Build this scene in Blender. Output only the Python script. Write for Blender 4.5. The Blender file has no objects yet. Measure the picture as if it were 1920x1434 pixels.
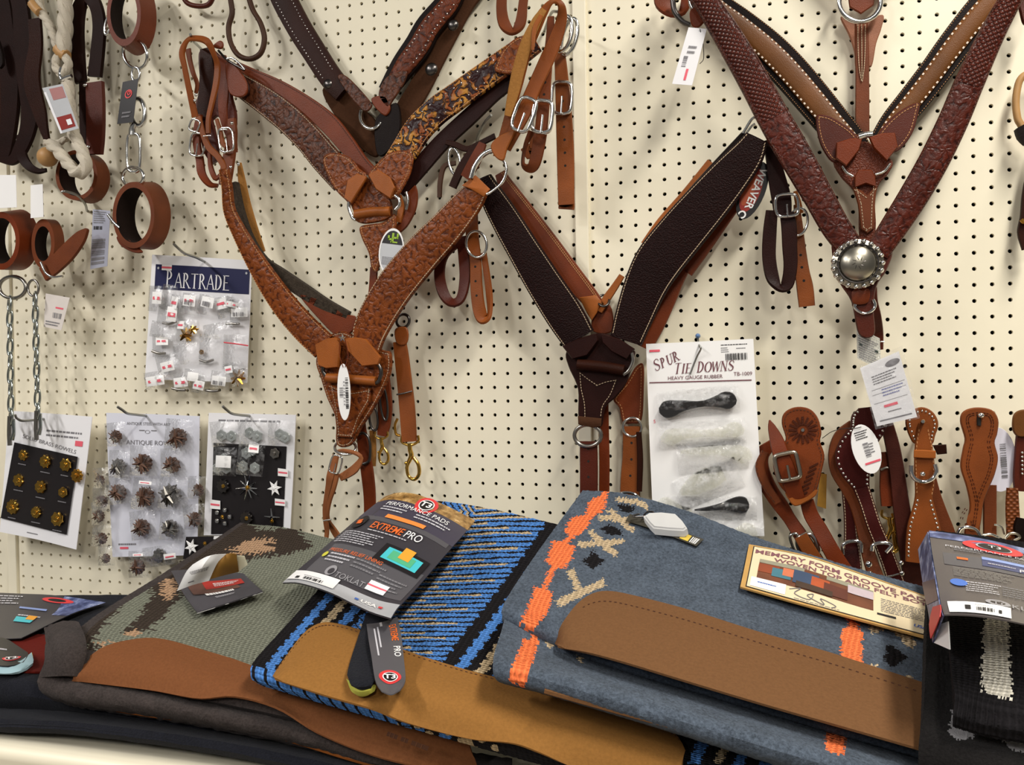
import bpy, math, random
import numpy as np
from mathutils import Vector as V, Matrix
from mathutils.geometry import tessellate_polygon
random.seed(7)
sc = bpy.context.scene
COL = sc.collection
IN = 0.0254
EYE = 1.45
# ------------------------------------------------------------------ camera
F = 1580.0                       # focal length in pixels of the 1920 px wide frame
RW = np.array([[0.96210352, 0.01528592, 0.27225568], [-0.01066308, 0.9997729, -0.01845127], [-0.2724759, 0.01484895, 0.96204802]])
CW = np.array([10.52033047, 24.86157577, -58.50266089])            # camera, in inches on the pegboard grid (right, down, into the wall)
Z0 = EYE + CW[1] * IN         # height of the grid's zero row
CAM = V((CW[0]*IN, CW[2]*IN, EYE))
def w2b(v): return V((v[0], v[2], -v[1]))
AX_R, AX_D, AX_F = w2b(RW[0]), w2b(RW[1]), w2b(RW[2])
cd = bpy.data.cameras.new('camera'); cam = bpy.data.objects.new('camera', cd); COL.objects.link(cam)
cd.sensor_fit = 'HORIZONTAL'; cd.sensor_width = 36; cd.lens = 36*F/1920; cd.clip_start = .02
M = Matrix.Identity(4)
for i, a in enumerate((AX_R, -AX_D, -AX_F)):
    for j in range(3): M[j][i] = a[j]
M.translation = CAM
cam.matrix_world = M
sc.camera = cam
# ------------------------------------------------------------------ light and exposure
vs = sc.view_settings
sc.display_settings.display_device = 'sRGB'
vs.view_transform = 'Standard'; vs.look = 'None'; vs.gamma = 1; vs.use_curve_mapping = False
vs.exposure = 0.2
wd = bpy.data.worlds.new('shop_light'); sc.world = wd; wd.use_nodes = True
wd.node_tree.nodes['Background'].inputs[0].default_value = (1.0, .97, .93, 1)
wd.node_tree.nodes['Background'].inputs[1].default_value = 0.1
def tube_light(name, x, y, z, lx, ly, power, col=(1, .955, .87)):
    l = bpy.data.lights.new(name, 'AREA'); l.shape = 'RECTANGLE'; l.size = lx; l.size_y = ly
    l.energy = power; l.color = col
    o = bpy.data.objects.new(name, l); COL.objects.link(o); o.location = (x, y, z)
    return o
# fluorescent ceiling fixtures of the shop, in two rows in front of the wall
tube_light('ceiling_light', 1.05, -1.15, 3.15, .22, 1.2, 54)
tube_light('ceiling_light', -2.0, -2.1, 3.15, .22, 1.2, 58, (1, .97, .94))
tube_light('ceiling_light', .9, -3.6, 3.15, .3, 1.2, 48)
tube_light('ceiling_light', -1.6, -3.9, 3.15, .22, 1.2, 56, (1, .97, .94))

# ------------------------------------------------------------------ geometry helpers
def ray(px, py):
    return AX_R*((px-960)/F) + AX_D*((py-717)/F) + AX_F
def P(px, py, d):             # point at distance d in front of the wall
    r = ray(px, py); t = (-d - CAM.y)/r.y
    return CAM + r*t
def mpp(p):                   # metres per pixel at a point
    return (p-CAM).dot(AX_F)/F
def proj(p):
    q = p-CAM; z = q.dot(AX_F)
    return (960+F*q.dot(AX_R)/z, 717+F*q.dot(AX_D)/z)
class Crop:
    def __init__(s, x, y, k): s.x, s.y, s.k = x, y, k
    def __call__(s, a, b): return (s.x+a/s.k, s.y+b/s.k)
FULL = Crop(0, 0, 1); A = Crop(0, 0, 2.758); B = Crop(320, 0, 2.758); C_ = Crop(640, 0, 2.758); D = Crop(1080, 0, 2.757)
E = Crop(1440, 0, 2.758); Fc = Crop(0, 440, 4); G = Crop(0, 740, 3.2); H = Crop(400, 300, 3.4286); I = Crop(540, 560, 3.117)
J = Crop(780, 200, 2.869); K = Crop(980, 520, 2.868); Mc = Crop(1380, 740, 3.5556); N = Crop(0, 960, 3.025)
O = Crop(440, 900, 2.685); Q = Crop(920, 900, 2.685); S = Crop(1360, 960, 3.025)
T1 = Crop(320, 50, 4.481); T2 = Crop(800, 180, 3.258); T3 = Crop(1380, 230, 3.876); T4 = Crop(560, 780, 5.975); T5 = Crop(1560, 500, 4.48)
T6 = Crop(530, 920, 5.189)

def thing(name, label, cat, at, group=None):
    o = bpy.data.objects.new(name, None); o.empty_display_size = .02; COL.objects.link(o)
    o.location = at; o['label'] = label; o['category'] = cat
    if group: o['group'] = group
    return o
def root_of(o):
    while o.parent: o = o.parent
    return o
def tag(o, label, cat, group=None):
    o['label'] = label; o['category'] = cat
    if group: o['group'] = group
    return o
def mk(name, verts, faces, mat, par=None, uv=None, smooth=True, mats=None, mi=None, stuff=False, label=None, sharp=None):
    me = bpy.data.meshes.new(name)
    base = root_of(par).location if par else (sum((V(v) for v in verts), V())/len(verts))
    vv = np.array([tuple(v) for v in verts], dtype=float)-np.array(tuple(base))
    me.from_pydata(vv.tolist(), [], faces)
    for m in (mats or [mat]): me.materials.append(m)
    if mi is not None: me.polygons.foreach_set('material_index', mi)
    if uv is not None:
        L = me.uv_layers.new(name='UVMap'); li = np.empty(len(me.loops), dtype=np.int32)
        me.loops.foreach_get('vertex_index', li)
        L.data.foreach_set('uv', np.array(uv, dtype=np.float32)[li].ravel())
    if smooth: me.polygons.foreach_set('use_smooth', [True]*len(me.polygons))
    if smooth and sharp: me.set_sharp_from_angle(angle=math.radians(sharp))
    o = bpy.data.objects.new(name, me); COL.objects.link(o)
    if par: o.parent = par
    else: o.location = base
    if stuff: o['kind'] = 'stuff'
    if label: o['label'] = label
    me.update()
    return o
def spl(pts, n):               # catmull-rom through rows of numbers
    p = np.array(pts, float); m = len(p)
    if m == 1: return p
    t = np.linspace(0, m-1, n); i = np.clip(t.astype(int), 0, m-2); f = (t-i)[:, None]
    p0 = np.where((i > 0)[:, None], p[np.maximum(i-1, 0)], 2*p[i]-p[i+1]); p1 = p[i]; p2 = p[i+1]
    p3 = np.where((i < m-2)[:, None], p[np.minimum(i+2, m-1)], 2*p[i+1]-p[i])
    return .5*((2*p1)+(-p0+p2)*f+(2*p0-5*p1+4*p2-p3)*f*f+(-p0+3*p1-3*p2+p3)*f**3)
class Rib: pass
def frames(C, pts, d, step, closed=False):
    rows = []
    for q in pts:
        x, y = C(q[0], q[1]); rows.append((x, y, q[2]/C.k, q[3] if len(q) > 3 and q[3] is not None else d, q[4] if len(q) > 4 else 0))
    L = sum(math.dot(a, b) if False else math.hypot(a[0]-b[0], a[1]-b[1]) for a, b in zip(rows, rows[1:]))
    n = max(4, int(L*mpp(P(rows[0][0], rows[0][1], d))/step)+1)
    r = spl(rows, n)
    R = Rib(); R.c = [P(a[0], a[1], a[3]) for a in r]; R.w = [max(.0004, a[2]*mpp(c)) for a, c in zip(r, R.c)]
    R.t = []; R.s = []; R.n = []; R.l = [0.0]
    for i in range(n):
        t = (R.c[min(i+1, n-1)]-R.c[max(i-1, 0)]).normalized()
        s = t.cross(V((0, -1, 0)))
        if s.length < .05: s = R.s[-1].copy() if R.s else V((1, 0, 0))
        s.normalize(); nn = s.cross(t).normalized()
        if nn.y > 0 and abs(nn.y) > .2: nn = -nn
        a = math.radians(r[i][4]); s2 = s*math.cos(a)+nn*math.sin(a); n2 = nn*math.cos(a)-s*math.sin(a)
        R.t.append(t); R.s.append(s2); R.n.append(n2)
        if i: R.l.append(R.l[-1]+(R.c[i]-R.c[i-1]).length)
    return R
def ribbon(name, mat, C, pts, d=.03, th=.004, par=None, back=None, step=.006, dome=0.0, label=None, bev=.0012):
    """a leather strap: centre line in photo pixels with half widths, standing d in front of the wall"""
    R = frames(C, pts, d, step); n = len(R.c)
    vs_, uv, mi = [], [], []
    for i in range(n):
        w = R.w[i]; b = min(bev, w*.4)
        prof = [(-w, 0), (-w, th*.6), (-w+b, th), (-w*.5, th+dome*.75), (0, th+dome), (w*.5, th+dome*.75), (w-b, th), (w, th*.6), (w, 0), (0, 0)]
        for a, h in prof:
            vs_.append(R.c[i]+R.s[i]*a+R.n[i]*h); uv.append((R.l[i], a))
    k = 10; fs = []
    for i in range(n-1):
        for j in range(k):
            a, b_ = i*k+j, i*k+(j+1) % k
            fs.append((a, b_, b_+k, a+k)); mi.append(1 if (back and j in (8, 9)) else 0)
    fs.append(tuple(range(k))); fs.append(tuple(reversed(range((n-1)*k, n*k)))); mi += [0, 0]
    R.th = th; R.dome = dome
    R.o = mk(name, vs_, fs, mat, par, uv, mats=[mat, back] if back else None, mi=mi if back else None, label=label, sharp=50)
    return R
BOXF = [(0, 1, 2, 3), (7, 6, 5, 4), (0, 4, 5, 1), (1, 5, 6, 2), (2, 6, 7, 3), (3, 7, 4, 0)]
class Bag:                     # many small pieces joined in one part
    def __init__(s): s.v = []; s.f = []
    def add(s, v, f):
        o = len(s.v); s.v += v; s.f += [tuple(a+o for a in q) for q in f]
    def box(s, c, x, y, z):    # half axes
        s.add([c-x-y-z, c-x+y-z, c+x+y-z, c+x-y-z, c-x-y+z, c-x+y+z, c+x+y+z, c+x-y+z], BOXF)
    def dome(s, c, x, y, z, k=8):
        v = []; f = []
        for e, h in ((1, 0), (.85, .55), (.45, .9)):
            for i in range(k):
                a = 2*math.pi*i/k; v.append(c+(x*math.cos(a)+y*math.sin(a))*e+z*h)
        v.append(c+z)
        for q in range(2):
            for i in range(k): f.append((q*k+i, q*k+(i+1) % k, (q+1)*k+(i+1) % k, (q+1)*k+i))
        for i in range(k): f.append((2*k+i, 2*k+(i+1) % k, 3*k))
        s.add(v, f)
    def make(s, name, mat, par, stuff=True, smooth=False, **kw):
        if s.v: return mk(name, s.v, s.f, mat, par, smooth=smooth, stuff=stuff, **kw)
def along(R, gap, a=0, b=1):
    L = R.l[-1]; u = a*L; out = []
    while u < b*L:
        i = max(0, int(np.searchsorted(R.l, u))-1); i = min(i, len(R.c)-2)
        f = (u-R.l[i])/max(1e-9, R.l[i+1]-R.l[i])
        mixv = lambda q: q[i].lerp(q[i+1], f)
        out.append((mixv(R.c), mixv(R.t).normalized(), mixv(R.s).normalized(), mixv(R.n).normalized(), R.w[i]*(1-f)+R.w[i+1]*f)); u += gap
    return out
def stitch(R, mat, par, offs, gap=.0052, ln=.0017, wd=.00055, a=.01, b=.99, name='stitching'):
    g = Bag()
    for o in offs:             # o: side * inset from the edge, in metres
        for c, t, s, n, w in along(R, gap, a, b):
            x = math.copysign(max(0, w-abs(o)), o); h = R.th+R.dome*max(0, 1-(x/w)**2)
            g.box(c+s*x+n*(h+.0002), t*ln, s*wd, n*.0005)
    return g.make(name, mat, par)
def studs(R, mat, par, offs, gap=.009, r=.0022, a=.01, b=.99, frac=None, name='stud_row'):
    g = Bag()
    for o in offs:
        for c, t, s, n, w in along(R, gap, a, b):
            x = math.copysign(max(0, w-abs(o)), o) if frac is None else o*w
            g.dome(c+s*x+n*(R.th+R.dome*.6), t*r, s*r, n*r*.7, 7)
    return g.make(name, mat, par, smooth=True)
def holes(R, mat, par, us, r=.0022):
    g = Bag(); L = R.l[-1]
    for u in us:
        for c, t, s, n, w in along(R, 9, u, u+.001):
            k = 8; ce = c+n*(R.th+.0002); g.add([ce+t*r*math.cos(2*math.pi*i/k)+s*r*math.sin(2*math.pi*i/k) for i in range(k)], [tuple(range(k))])
    return g.make('punch_hole', mat, par)
def plate(name, mat, C, outline, d=.03, th=.004, par=None, smooth_it=True, bev=.0016, tilt=(0, 0), label=None, n=None):
    """a flat leather or card piece cut to an outline"""
    pts = [C(*p) for p in outline]
    if smooth_it:
        q = pts[-2:]+pts+pts[:3]; k = 5
        r = spl(q, (len(q)-1)*k+1)[2*k:-2*k-k+k]
        r = r[:len(pts)*k]
        pts = [tuple(a) for a in r]
    ar = sum(a[0]*b[1]-b[0]*a[1] for a, b in zip(pts, pts[1:]+pts[:1]))
    if ar > 0: pts.reverse()
    cx = sum(p[0] for p in pts)/len(pts); cy = sum(p[1] for p in pts)/len(pts)
    def dep(p): return d+tilt[0]*(p[0]-cx)*.001+tilt[1]*(p[1]-cy)*.001
    ctr = P(cx, cy, d); s = mpp(ctr); m = len(pts)
    front = [P(p[0], p[1], dep(p)) for p in pts]
    nrm = V((0, -1, 0))
    ins = []
    for i in range(m):
        e = (front[(i+1) % m]-front[i-1]).normalized(); k = e.cross(nrm).normalized()
        c2 = front[i]+k*bev; c3 = front[i]-k*bev
        ins.append(c2 if (c2-ctr).length < (c3-ctr).length else c3)
    v = front+[p+nrm*th*.65 for p in front]+[p+nrm*th for p in ins]
    f = []
    for q in range(2):
        for i in range(m): f.append((q*m+i, q*m+(i+1) % m, (q+1)*m+(i+1) % m, (q+1)*m+i))
    for t in tessellate_polygon([[V((p.x, p.z, 0)) for p in ins]]): f.append(tuple(2*m+a for a in t))
    f.append(tuple(range(m)))
    uv = [(p.x-ctr.x, p.z-ctr.z) for p in v]
    o = mk(name, v, f, mat, par, uv, sharp=40, label=label)
    o_pts = [p+nrm*th for p in ins]
    return o, o_pts
def outline_stitch(pts, mat, par, inset=.003, gap=.005, closed=True, name='stitching', part=None):
    g = Bag(); ctr = sum(pts, V())/len(pts)
    q = pts if part is None else pts[int(part[0]*len(pts)):int(part[1]*len(pts))]
    if part is None: q = q+[q[0]]
    acc = 0
    for a, b in zip(q, q[1:]):
        L = (b-a).length
        if L < 1e-6: continue
        t = (b-a)/L; k = t.cross(V((0, -1, 0))).normalized()
        if k.dot(ctr-a) < 0: k = -k
        u = gap-acc if acc else 0
        while u < L:
            g.box(a+t*u+k*inset+V((0, -.0003, 0)), t*.0016, k*.0005, V((0, .0005, 0))); u += gap
        acc = (L-(u-gap))
        if acc >= gap: acc = 0
    return g.make(name, mat, par)
def line_stitch(C, pts, d, mat, par, gap=.005, smooth_it=True, name='stitching'):
    R = frames(C, [(a, b, 1) for a, b in pts], d, .004); R.th = .0; R.dome = 0
    g = Bag()
    for c, t, s, n, w in along(R, gap): g.box(c, t*.0016, s*.0005, n*.0006)
    return g.make(name, mat, par)
def tube(name, mat, pts, r, par=None, closed=False, k=8, n=None, label=None, raw=False):
    """round bar through world points; r one radius or one per point"""
    p = [tuple(a) for a in pts]; rr = r if isinstance(r, (list, tuple)) else [r]*len(p)
    if closed: p = p[-2:]+p+p[:3]; rr = list(rr[-2:])+list(rr)+list(rr[:3])
    m = len(p); n_ = (n or 5)
    q = spl([a+(b,) for a, b in zip(p, rr)], (m-1)*n_+1) if not raw else np.array([a+(b,) for a, b in zip(p, rr)])
    if closed: q = q[2*n_:-2*n_-1] if not raw else q[2:-3]
    c = [V(a[:3]) for a in q]; N_ = len(c); v = []; f = []; up = None
    for i in range(N_):
        t = (c[(i+1) % N_]-c[i-1]) if closed else (c[min(i+1, N_-1)]-c[max(i-1, 0)])
        t.normalize()
        if up is None: up = t.orthogonal().normalized()
        up = (up-t*up.dot(t)).normalized(); b = t.cross(up)
        for j in range(k):
            a = 2*math.pi*j/k; v.append(c[i]+(up*math.cos(a)+b*math.sin(a))*float(q[i][3]))
    if closed:                 # best seam offset
        best = min(range(k), key=lambda o: sum((v[(N_-1)*k+j]-v[(j+o) % k]).length for j in range(k)))
    for i in range(N_-1 if not closed else N_):
        for j in range(k):
            a, b = i*k+j, i*k+(j+1) % k
            if i < N_-1: f.append((a, b, b+k, a+k))
            else: f.append((a, b, (j+1+best) % k, (j+best) % k))
    if not closed: f.append(tuple(range(k))[::-1]); f.append(tuple(range((N_-1)*k, N_*k)))
    return mk(name, v, f, mat, par, sharp=60, label=label)
def ptube(name, mat, C, pts, rpx, par=None, d=.03, closed=False, k=8, n=None, label=None):
    """bar through photo points; pts (x, y[, d]); radius in crop pixels"""
    w = [P(*C(p[0], p[1]), p[2] if len(p) > 2 else d) for p in pts]
    r = [ (p[3] if len(p) > 3 else rpx)/C.k*mpp(a) for p, a in zip(pts, w)]
    return tube(name, mat, w, r, par, closed, k, n, label)
def ring(name, mat, C, cx, cy, rx, ry, wire, par=None, d=.03, rot=0, dd=(0, 0), n=14, label=None, square=0):
    """ring or buckle frame; dd = depth change across x and y half axes"""
    pts = []; a0 = math.radians(rot)
    for i in range(n if not square else 16):
        a = 2*math.pi*i/(n if not square else 16); x, y = math.cos(a), math.sin(a)
        if square:
            m = (abs(x)**square+abs(y)**square)**(-1/square); x *= m; y *= m
        X, Y = x*rx, y*ry
        pts.append((cx+X*math.cos(a0)-Y*math.sin(a0), cy+X*math.sin(a0)+Y*math.cos(a0), d+dd[0]*x+dd[1]*y))
    return ptube(name, mat, C, pts, wire, par, closed=True, n=3, label=label)
def buckle(C, cx, cy, rx, ry, wire, par, d, mat, rot=0, tongue=True, square=4, name='buckle'):
    b = ring(name, mat, C, cx, cy, rx, ry, wire, par, d, rot, square=square)
    a0 = math.radians(rot)
    def q(x, y): return (cx+x*math.cos(a0)-y*math.sin(a0), cy+x*math.sin(a0)+y*math.cos(a0), d+.004)
    if tongue: ptube('tongue', mat, C, [q(0, -ry*.1), q(0, ry*.5), q(0, ry*1.05)], wire*.6, b)
    return b
def cuff(name, mat, inner, C, fr, bk, par, th=.006, n=36, label=None):
    """leather band worn round: front rim and back rim ellipses (cx, cy, rx, ry, d)"""
    v, f, mi, uv = [], [], [], []
    rings = []
    for q, (cx, cy, rx, ry, d) in enumerate((fr, bk)):
        for inner_ in (0, 1):
            row = []
            for i in range(n):
                a = 2*math.pi*i/n; c = P(*C(cx, cy), d); s = mpp(c)/C.k
                k = 1-inner_*th/(min(rx, ry)*s)
                row.append(P(*C(cx+rx*math.cos(a)*k, cy+ry*math.sin(a)*k), d))
            rings.append(row)
    order = [rings[0], rings[2], rings[3], rings[1]]   # outer front, outer back, inner back, inner front
    M_ = 4
    allr = []
    for a in range(4):
        b = (a+1) % 4
        for s in range(M_ if a in (0, 2) else 1):
            t = s/(M_ if a in (0, 2) else 1)
            allr.append(([p.lerp(q, t) for p, q in zip(order[a], order[b])], a))
    T_ = len(allr)
    for r_, (row, a) in enumerate(allr):
        for i, p in enumerate(row): v.append(p); uv.append((i/n*.3, r_*.01))
    for r_ in range(T_):
        for i in range(n):
            f.append((r_*n+i, r_*n+(i+1) % n, ((r_+1) % T_)*n+(i+1) % n, ((r_+1) % T_)*n+i)); mi.append(1 if allr[r_][1] in (2,) else 0)
    return mk(name, v, f, mat, par, uv, mats=[mat, inner], mi=mi, sharp=40, label=label)

class Patch:
    """smooth sheet through a grid of control points (rows top to bottom)"""
    def __init__(s, rows):
        s.c = np.array([[tuple(p) for p in r] for r in rows], float); s.m, s.n = s.c.shape[:2]
        s.tu = s.tv = None
        q = s.grid(41, 41)
        def tab(L):
            c_ = np.r_[0, np.cumsum(L)]; return c_/c_[-1]
        s.tu = tab(np.linalg.norm(np.diff(q, axis=1), axis=2).mean(0)); s.tv = tab(np.linalg.norm(np.diff(q, axis=0), axis=2).mean(1))
        q = s.grid(13, 13)
        s.lu = float(np.linalg.norm(np.diff(q, axis=1), axis=2).sum(1).mean()); s.lv = float(np.linalg.norm(np.diff(q, axis=0), axis=2).sum(0).mean())
    def ev(s, u, v):
        """arrays of u, v -> points"""
        u = np.atleast_1d(np.asarray(u, float)); v = np.atleast_1d(np.asarray(v, float))
        if s.tu is not None:       # even spacing along the sheet
            k = np.linspace(0, 1, 41)
            def rm(t, tab): return np.where(t < 0, t, np.where(t > 1, t, np.interp(t, tab, k)))
            u = rm(u, s.tu); v = rm(v, s.tv)
        def w(t, m):
            t = t*(m-1); i = np.clip(np.floor(t).astype(int), 0, m-2); f = t-i
            W = np.zeros((len(t), m)); r = np.arange(len(t))
            h = [.5*(-f+2*f*f-f**3), .5*(2-5*f*f+3*f**3), .5*(f+4*f*f-3*f**3), .5*(-f*f+f**3)]
            for k in range(4):
                j = i+k-1
                lo = j < 0; hi = j > m-1; ok = ~(lo | hi)
                W[r[ok], j[ok]] += h[k][ok]
                W[r[lo], 0] += 2*h[k][lo]; W[r[lo], 1] -= h[k][lo]
                W[r[hi], m-1] += 2*h[k][hi]; W[r[hi], m-2] -= h[k][hi]
            return W
        return np.einsum('kb,ka,bac->kc', w(v, s.m), w(u, s.n), s.c)
    def grid(s, nu, nv, u0=0, u1=1, v0=0, v1=1):
        uu, vv = np.meshgrid(np.linspace(u0, u1, nu), np.linspace(v0, v1, nv))
        return s.ev(uu.ravel(), vv.ravel()).reshape(nv, nu, 3)
    def nrm(s, u, v):
        e = 1e-3; a = s.ev(np.asarray(u)+e, v)-s.ev(np.asarray(u)-e, v); b = s.ev(u, np.asarray(v)+e)-s.ev(u, np.asarray(v)-e)
        n = np.cross(b, a); n /= np.linalg.norm(n, axis=1, keepdims=True)+1e-12
        p = s.ev(u, v); flip = ((n*(np.array(tuple(CAM))-p)).sum(1) < 0); 
        if flip.mean() > .5: n = -n
        return n
    def at(s, u, v, off=0): 
        return V(s.ev(u, v)[0]+s.nrm(u, v)[0]*off)
def pix_patch(C, rows, d=.02):
    return Patch([[P(*C(p[0], p[1]), p[2] if len(p) > 2 else d) for p in r] for r in rows])
def sheet(name, pt, mat, par=None, nu=8, nv=8, th=.001, off=0, box=(0, 1, 0, 1), label=None, mats=None, paint=None, jit=0, sharp=40):
    u0, u1, v0, v1 = box; uu, vv = np.meshgrid(np.linspace(u0, u1, nu), np.linspace(v0, v1, nv)); uu = uu.ravel(); vv = vv.ravel()
    p = pt.ev(uu, vv); n = pt.nrm(uu, vv)
    if jit: 
        rg = np.random.RandomState(3); p = p+n*rg.uniform(-jit, jit, (len(p), 1))
    uv = np.c_[uu*pt.lu, -vv*pt.lv]; idx = np.arange(nu*nv).reshape(nv, nu)
    a, b, c, d = idx[:-1, :-1].ravel(), idx[:-1, 1:].ravel(), idx[1:, 1:].ravel(), idx[1:, :-1].ravel()
    f = np.c_[a, b, c, d].tolist(); mi = [0]*len(f)
    if paint is not None: mi = list(paint(uu.reshape(nv, nu), vv.reshape(nv, nu)))
    v = (p+n*(off+th))
    if th > 0:
        k = nu*nv; f = f+[[q+k for q in r[::-1]] for r in f]; v = np.r_[v, p+n*off]; uv = np.r_[uv, uv]
        per = np.r_[idx[0, :-1], idx[:-1, -1], idx[-1, :0:-1], idx[:0:-1, 0]]
        per2 = np.roll(per, -1)
        f += [[a_, a_+k, b_+k, b_] for a_, b_ in zip(per.tolist(), per2.tolist())]
        mi += [0]*(len(f)-len(mi))
        if paint is not None:   # rim takes the colour beside it
            F0 = (nu-1)*(nv-1); mi[F0:2*F0] = mi[:F0]
            rim = [min(nv-2, i//nu)*(nu-1)+min(nu-2, i % nu) for i in per.tolist()]
            mi[2*F0:] = [mi[r] for r in rim]
    return mk(name, v, f, mat, par, uv, mats=mats, mi=mi if mats else None, label=label, sharp=sharp)
def decal(name, pt, mat, par, box, off=.0012, nu=4, nv=4):
    return sheet(name, pt, mat, par, nu, nv, 0, off, box)
def disc(name, pt, mat, par, u, v, r, off=.0016, r0=0, ay=1, n=28, th=0, rot=0):
    vs_, f = [], []
    U = []; W_ = []
    for k in range(n):
        a = 2*math.pi*k/n
        for q in (r0, r):
            x, y = q*math.cos(a), q*ay*math.sin(a); x, y = x*math.cos(rot)-y*math.sin(rot), x*math.sin(rot)+y*math.cos(rot)
            U.append(u+x/pt.lu); W_.append(v+y/pt.lv)
    p = pt.ev(U, W_)+pt.nrm(U, W_)*off
    for k in range(n):
        a, b = 2*k, 2*((k+1) % n); f.append((a, b, b+1, a+1))
    if r0 == 0: f = [tuple(range(1, 2*n, 2))]
    return mk(name, p, f, mat, par, smooth=False)
def bars(name, pt, mat, par, rects, off=.0016):
    """flat printed bars on a sheet: (u0, u1, v0, v1)"""
    U, W_, f = [], [], []
    for (a, b, c, d) in rects:
        k = len(U); U += [a, b, b, a]; W_ += [c, c, d, d]; f.append((k, k+1, k+2, k+3))
    p = pt.ev(U, W_)+pt.nrm(U, W_)*off
    return mk(name, p, f, mat, par, smooth=False)
def barcode(pt, mat, par, u0, u1, v0, v1, n=16, off=.002, vert=False, name='barcode'):
    r = []; x = 0; rg = random.Random(int(u0*999+v0*77))
    ws = [rg.choice((1, 1, 2, 3)) for _ in range(2*n)]; T_ = sum(ws)
    for i, w in enumerate(ws):
        if i % 2 == 0:
            if vert: r.append((u0, u1, v0+(v1-v0)*x/T_, v0+(v1-v0)*(x+w)/T_))
            else: r.append((u0+(u1-u0)*x/T_, u0+(u1-u0)*(x+w)/T_, v0, v1))
        x += w
    return bars(name, pt, mat, par, r, off)
def greek(pt, mat, par, u0, u1, v0, v1, n, off=.0018, fill=.42, seed=1, name='small_print', rag=.25):
    """lines of print too small to read"""
    rg = random.Random(seed); r = []
    for i in range(n):
        y = v0+(v1-v0)*(i+.2)/n; h = (v1-v0)/n*fill; x = u0; e = u1-(u1-u0)*rg.uniform(0, rag)
        while x < e:
            w = (u1-u0)*rg.uniform(.04, .13); r.append((x, min(e, x+w), y, y+h)); x += w+(u1-u0)*.018
    return bars(name, pt, mat, par, r, off)
TEXTS = []
def text(name, s, pt, u, v, h, mat, par, off=.002, align='CENTER', shear=0, rot=0, sx=1, bold=0):
    TEXTS.append((name, s, pt, u, v, h, mat, par, off, align, shear, rot, sx, bold))
def make_texts():
    tmp = []
    for t in TEXTS:
        c = bpy.data.curves.new('lettering', 'FONT'); c.body = t[1]; c.size = 1; c.align_x = t[9]; c.shear = t[10]; c.resolution_u = 3; c.offset = t[13]
        o = bpy.data.objects.new('lettering', c); COL.objects.link(o); tmp.append(o)
    bpy.context.view_layer.update(); dg = bpy.context.evaluated_depsgraph_get()
    for t, o in zip(TEXTS, tmp):
        name, s, pt, u, v, h, mat, par, off, al, sh, rot, sx, bold = t
        me = bpy.data.meshes.new_from_object(o.evaluated_get(dg))
        co = np.array([tuple(q.co) for q in me.vertices])
        fs = [tuple(q.vertices) for q in me.polygons]
        bpy.data.objects.remove(o); bpy.data.meshes.remove(me)
        if not len(co): continue
        x, y = co[:, 0]*h*sx/.72, (co[:, 1]-.36)*h/.72; c_, s_ = math.cos(rot), math.sin(rot)
        U = u+(x*c_-y*s_)/pt.lu; W_ = v-(x*s_+y*c_)/pt.lv
        mk(name, pt.ev(U, W_)+pt.nrm(U, W_)*off, fs, mat, par, smooth=False)
# ------------------------------------------------------------------ materials
def lin(c):
    return tuple(((x/255)/12.92 if x/255 <= .04045 else ((x/255+.055)/1.055)**2.4) for x in c)+(1,)
class NT:
    def __init__(s, name):
        s.m = bpy.data.materials.new(name); s.m.use_nodes = True; s.t = s.m.node_tree; s.b = s.t.nodes['Principled BSDF']
    def n(s, typ, ins=None, **kw):
        x = s.t.nodes.new(typ)
        for k, v in kw.items(): setattr(x, k, v)
        for k, v in (ins or {}).items():
            if hasattr(v, 'is_output') or isinstance(v, bpy.types.NodeSocket): s.t.links.new(v, x.inputs[k])
            else: x.inputs[k].default_value = v
        return x
    def l(s, a, b): s.t.links.new(a, b)
    def uv(s, k=1):
        t = s.n('ShaderNodeTexCoord'); mp = s.n('ShaderNodeMapping', {'Vector': t.outputs['UV'], 'Scale': (k, k, k)}); return mp.outputs[0]
    def ob(s, k=1):
        t = s.n('ShaderNodeTexCoord'); mp = s.n('ShaderNodeMapping', {'Vector': t.outputs['Object'], 'Scale': (k, k, k)}); return mp.outputs[0]
    def math(s, op, a, b=0.0, c=None):
        x = s.n('ShaderNodeMath', operation=op)
        for i, v in enumerate((a, b) if c is None else (a, b, c)):
            if isinstance(v, (int, float)): x.inputs[i].default_value = v
            else: s.l(v, x.inputs[i])
        return x.outputs[0]
    def noise(s, vec, scale, detail=3, rough=.55): return s.n('ShaderNodeTexNoise', {'Vector': vec, 'Scale': scale, 'Detail': detail, 'Roughness': rough})
    def ramp(s, fac, stops):
        r = s.n('ShaderNodeValToRGB', {'Fac': fac}); e = r.color_ramp.elements
        while len(e) < len(stops): e.new(.5)
        for q, (p, c) in zip(e, stops): q.position = p; q.color = c
        return r.outputs[0]
    def mix(s, fac, a, b):
        x = s.n('ShaderNodeMix', data_type='RGBA')
        for i, v in ((0, fac), (6, a), (7, b)):
            if isinstance(v, (int, float, tuple)): x.inputs[i].default_value = v
            else: s.l(v, x.inputs[i])
        return x.outputs[2]
    def bump(s, h, dist, strength=1.0):
        b = s.n('ShaderNodeBump', {'Height': h, 'Distance': dist, 'Strength': strength}); s.l(b.outputs[0], s.b.inputs['Normal'])
    def set(s, col=None, rough=.5, metal=0, spec=.5):
        if isinstance(col, tuple): s.b.inputs['Base Color'].default_value = col
        elif col is not None: s.l(col, s.b.inputs['Base Color'])
        s.b.inputs['Roughness'].default_value = rough; s.b.inputs['Metallic'].default_value = metal; s.b.inputs['Specular IOR Level'].default_value = spec
        return s.m
def scale_col(c, k): return tuple(x*k for x in c[:3])+(1,)
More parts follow.
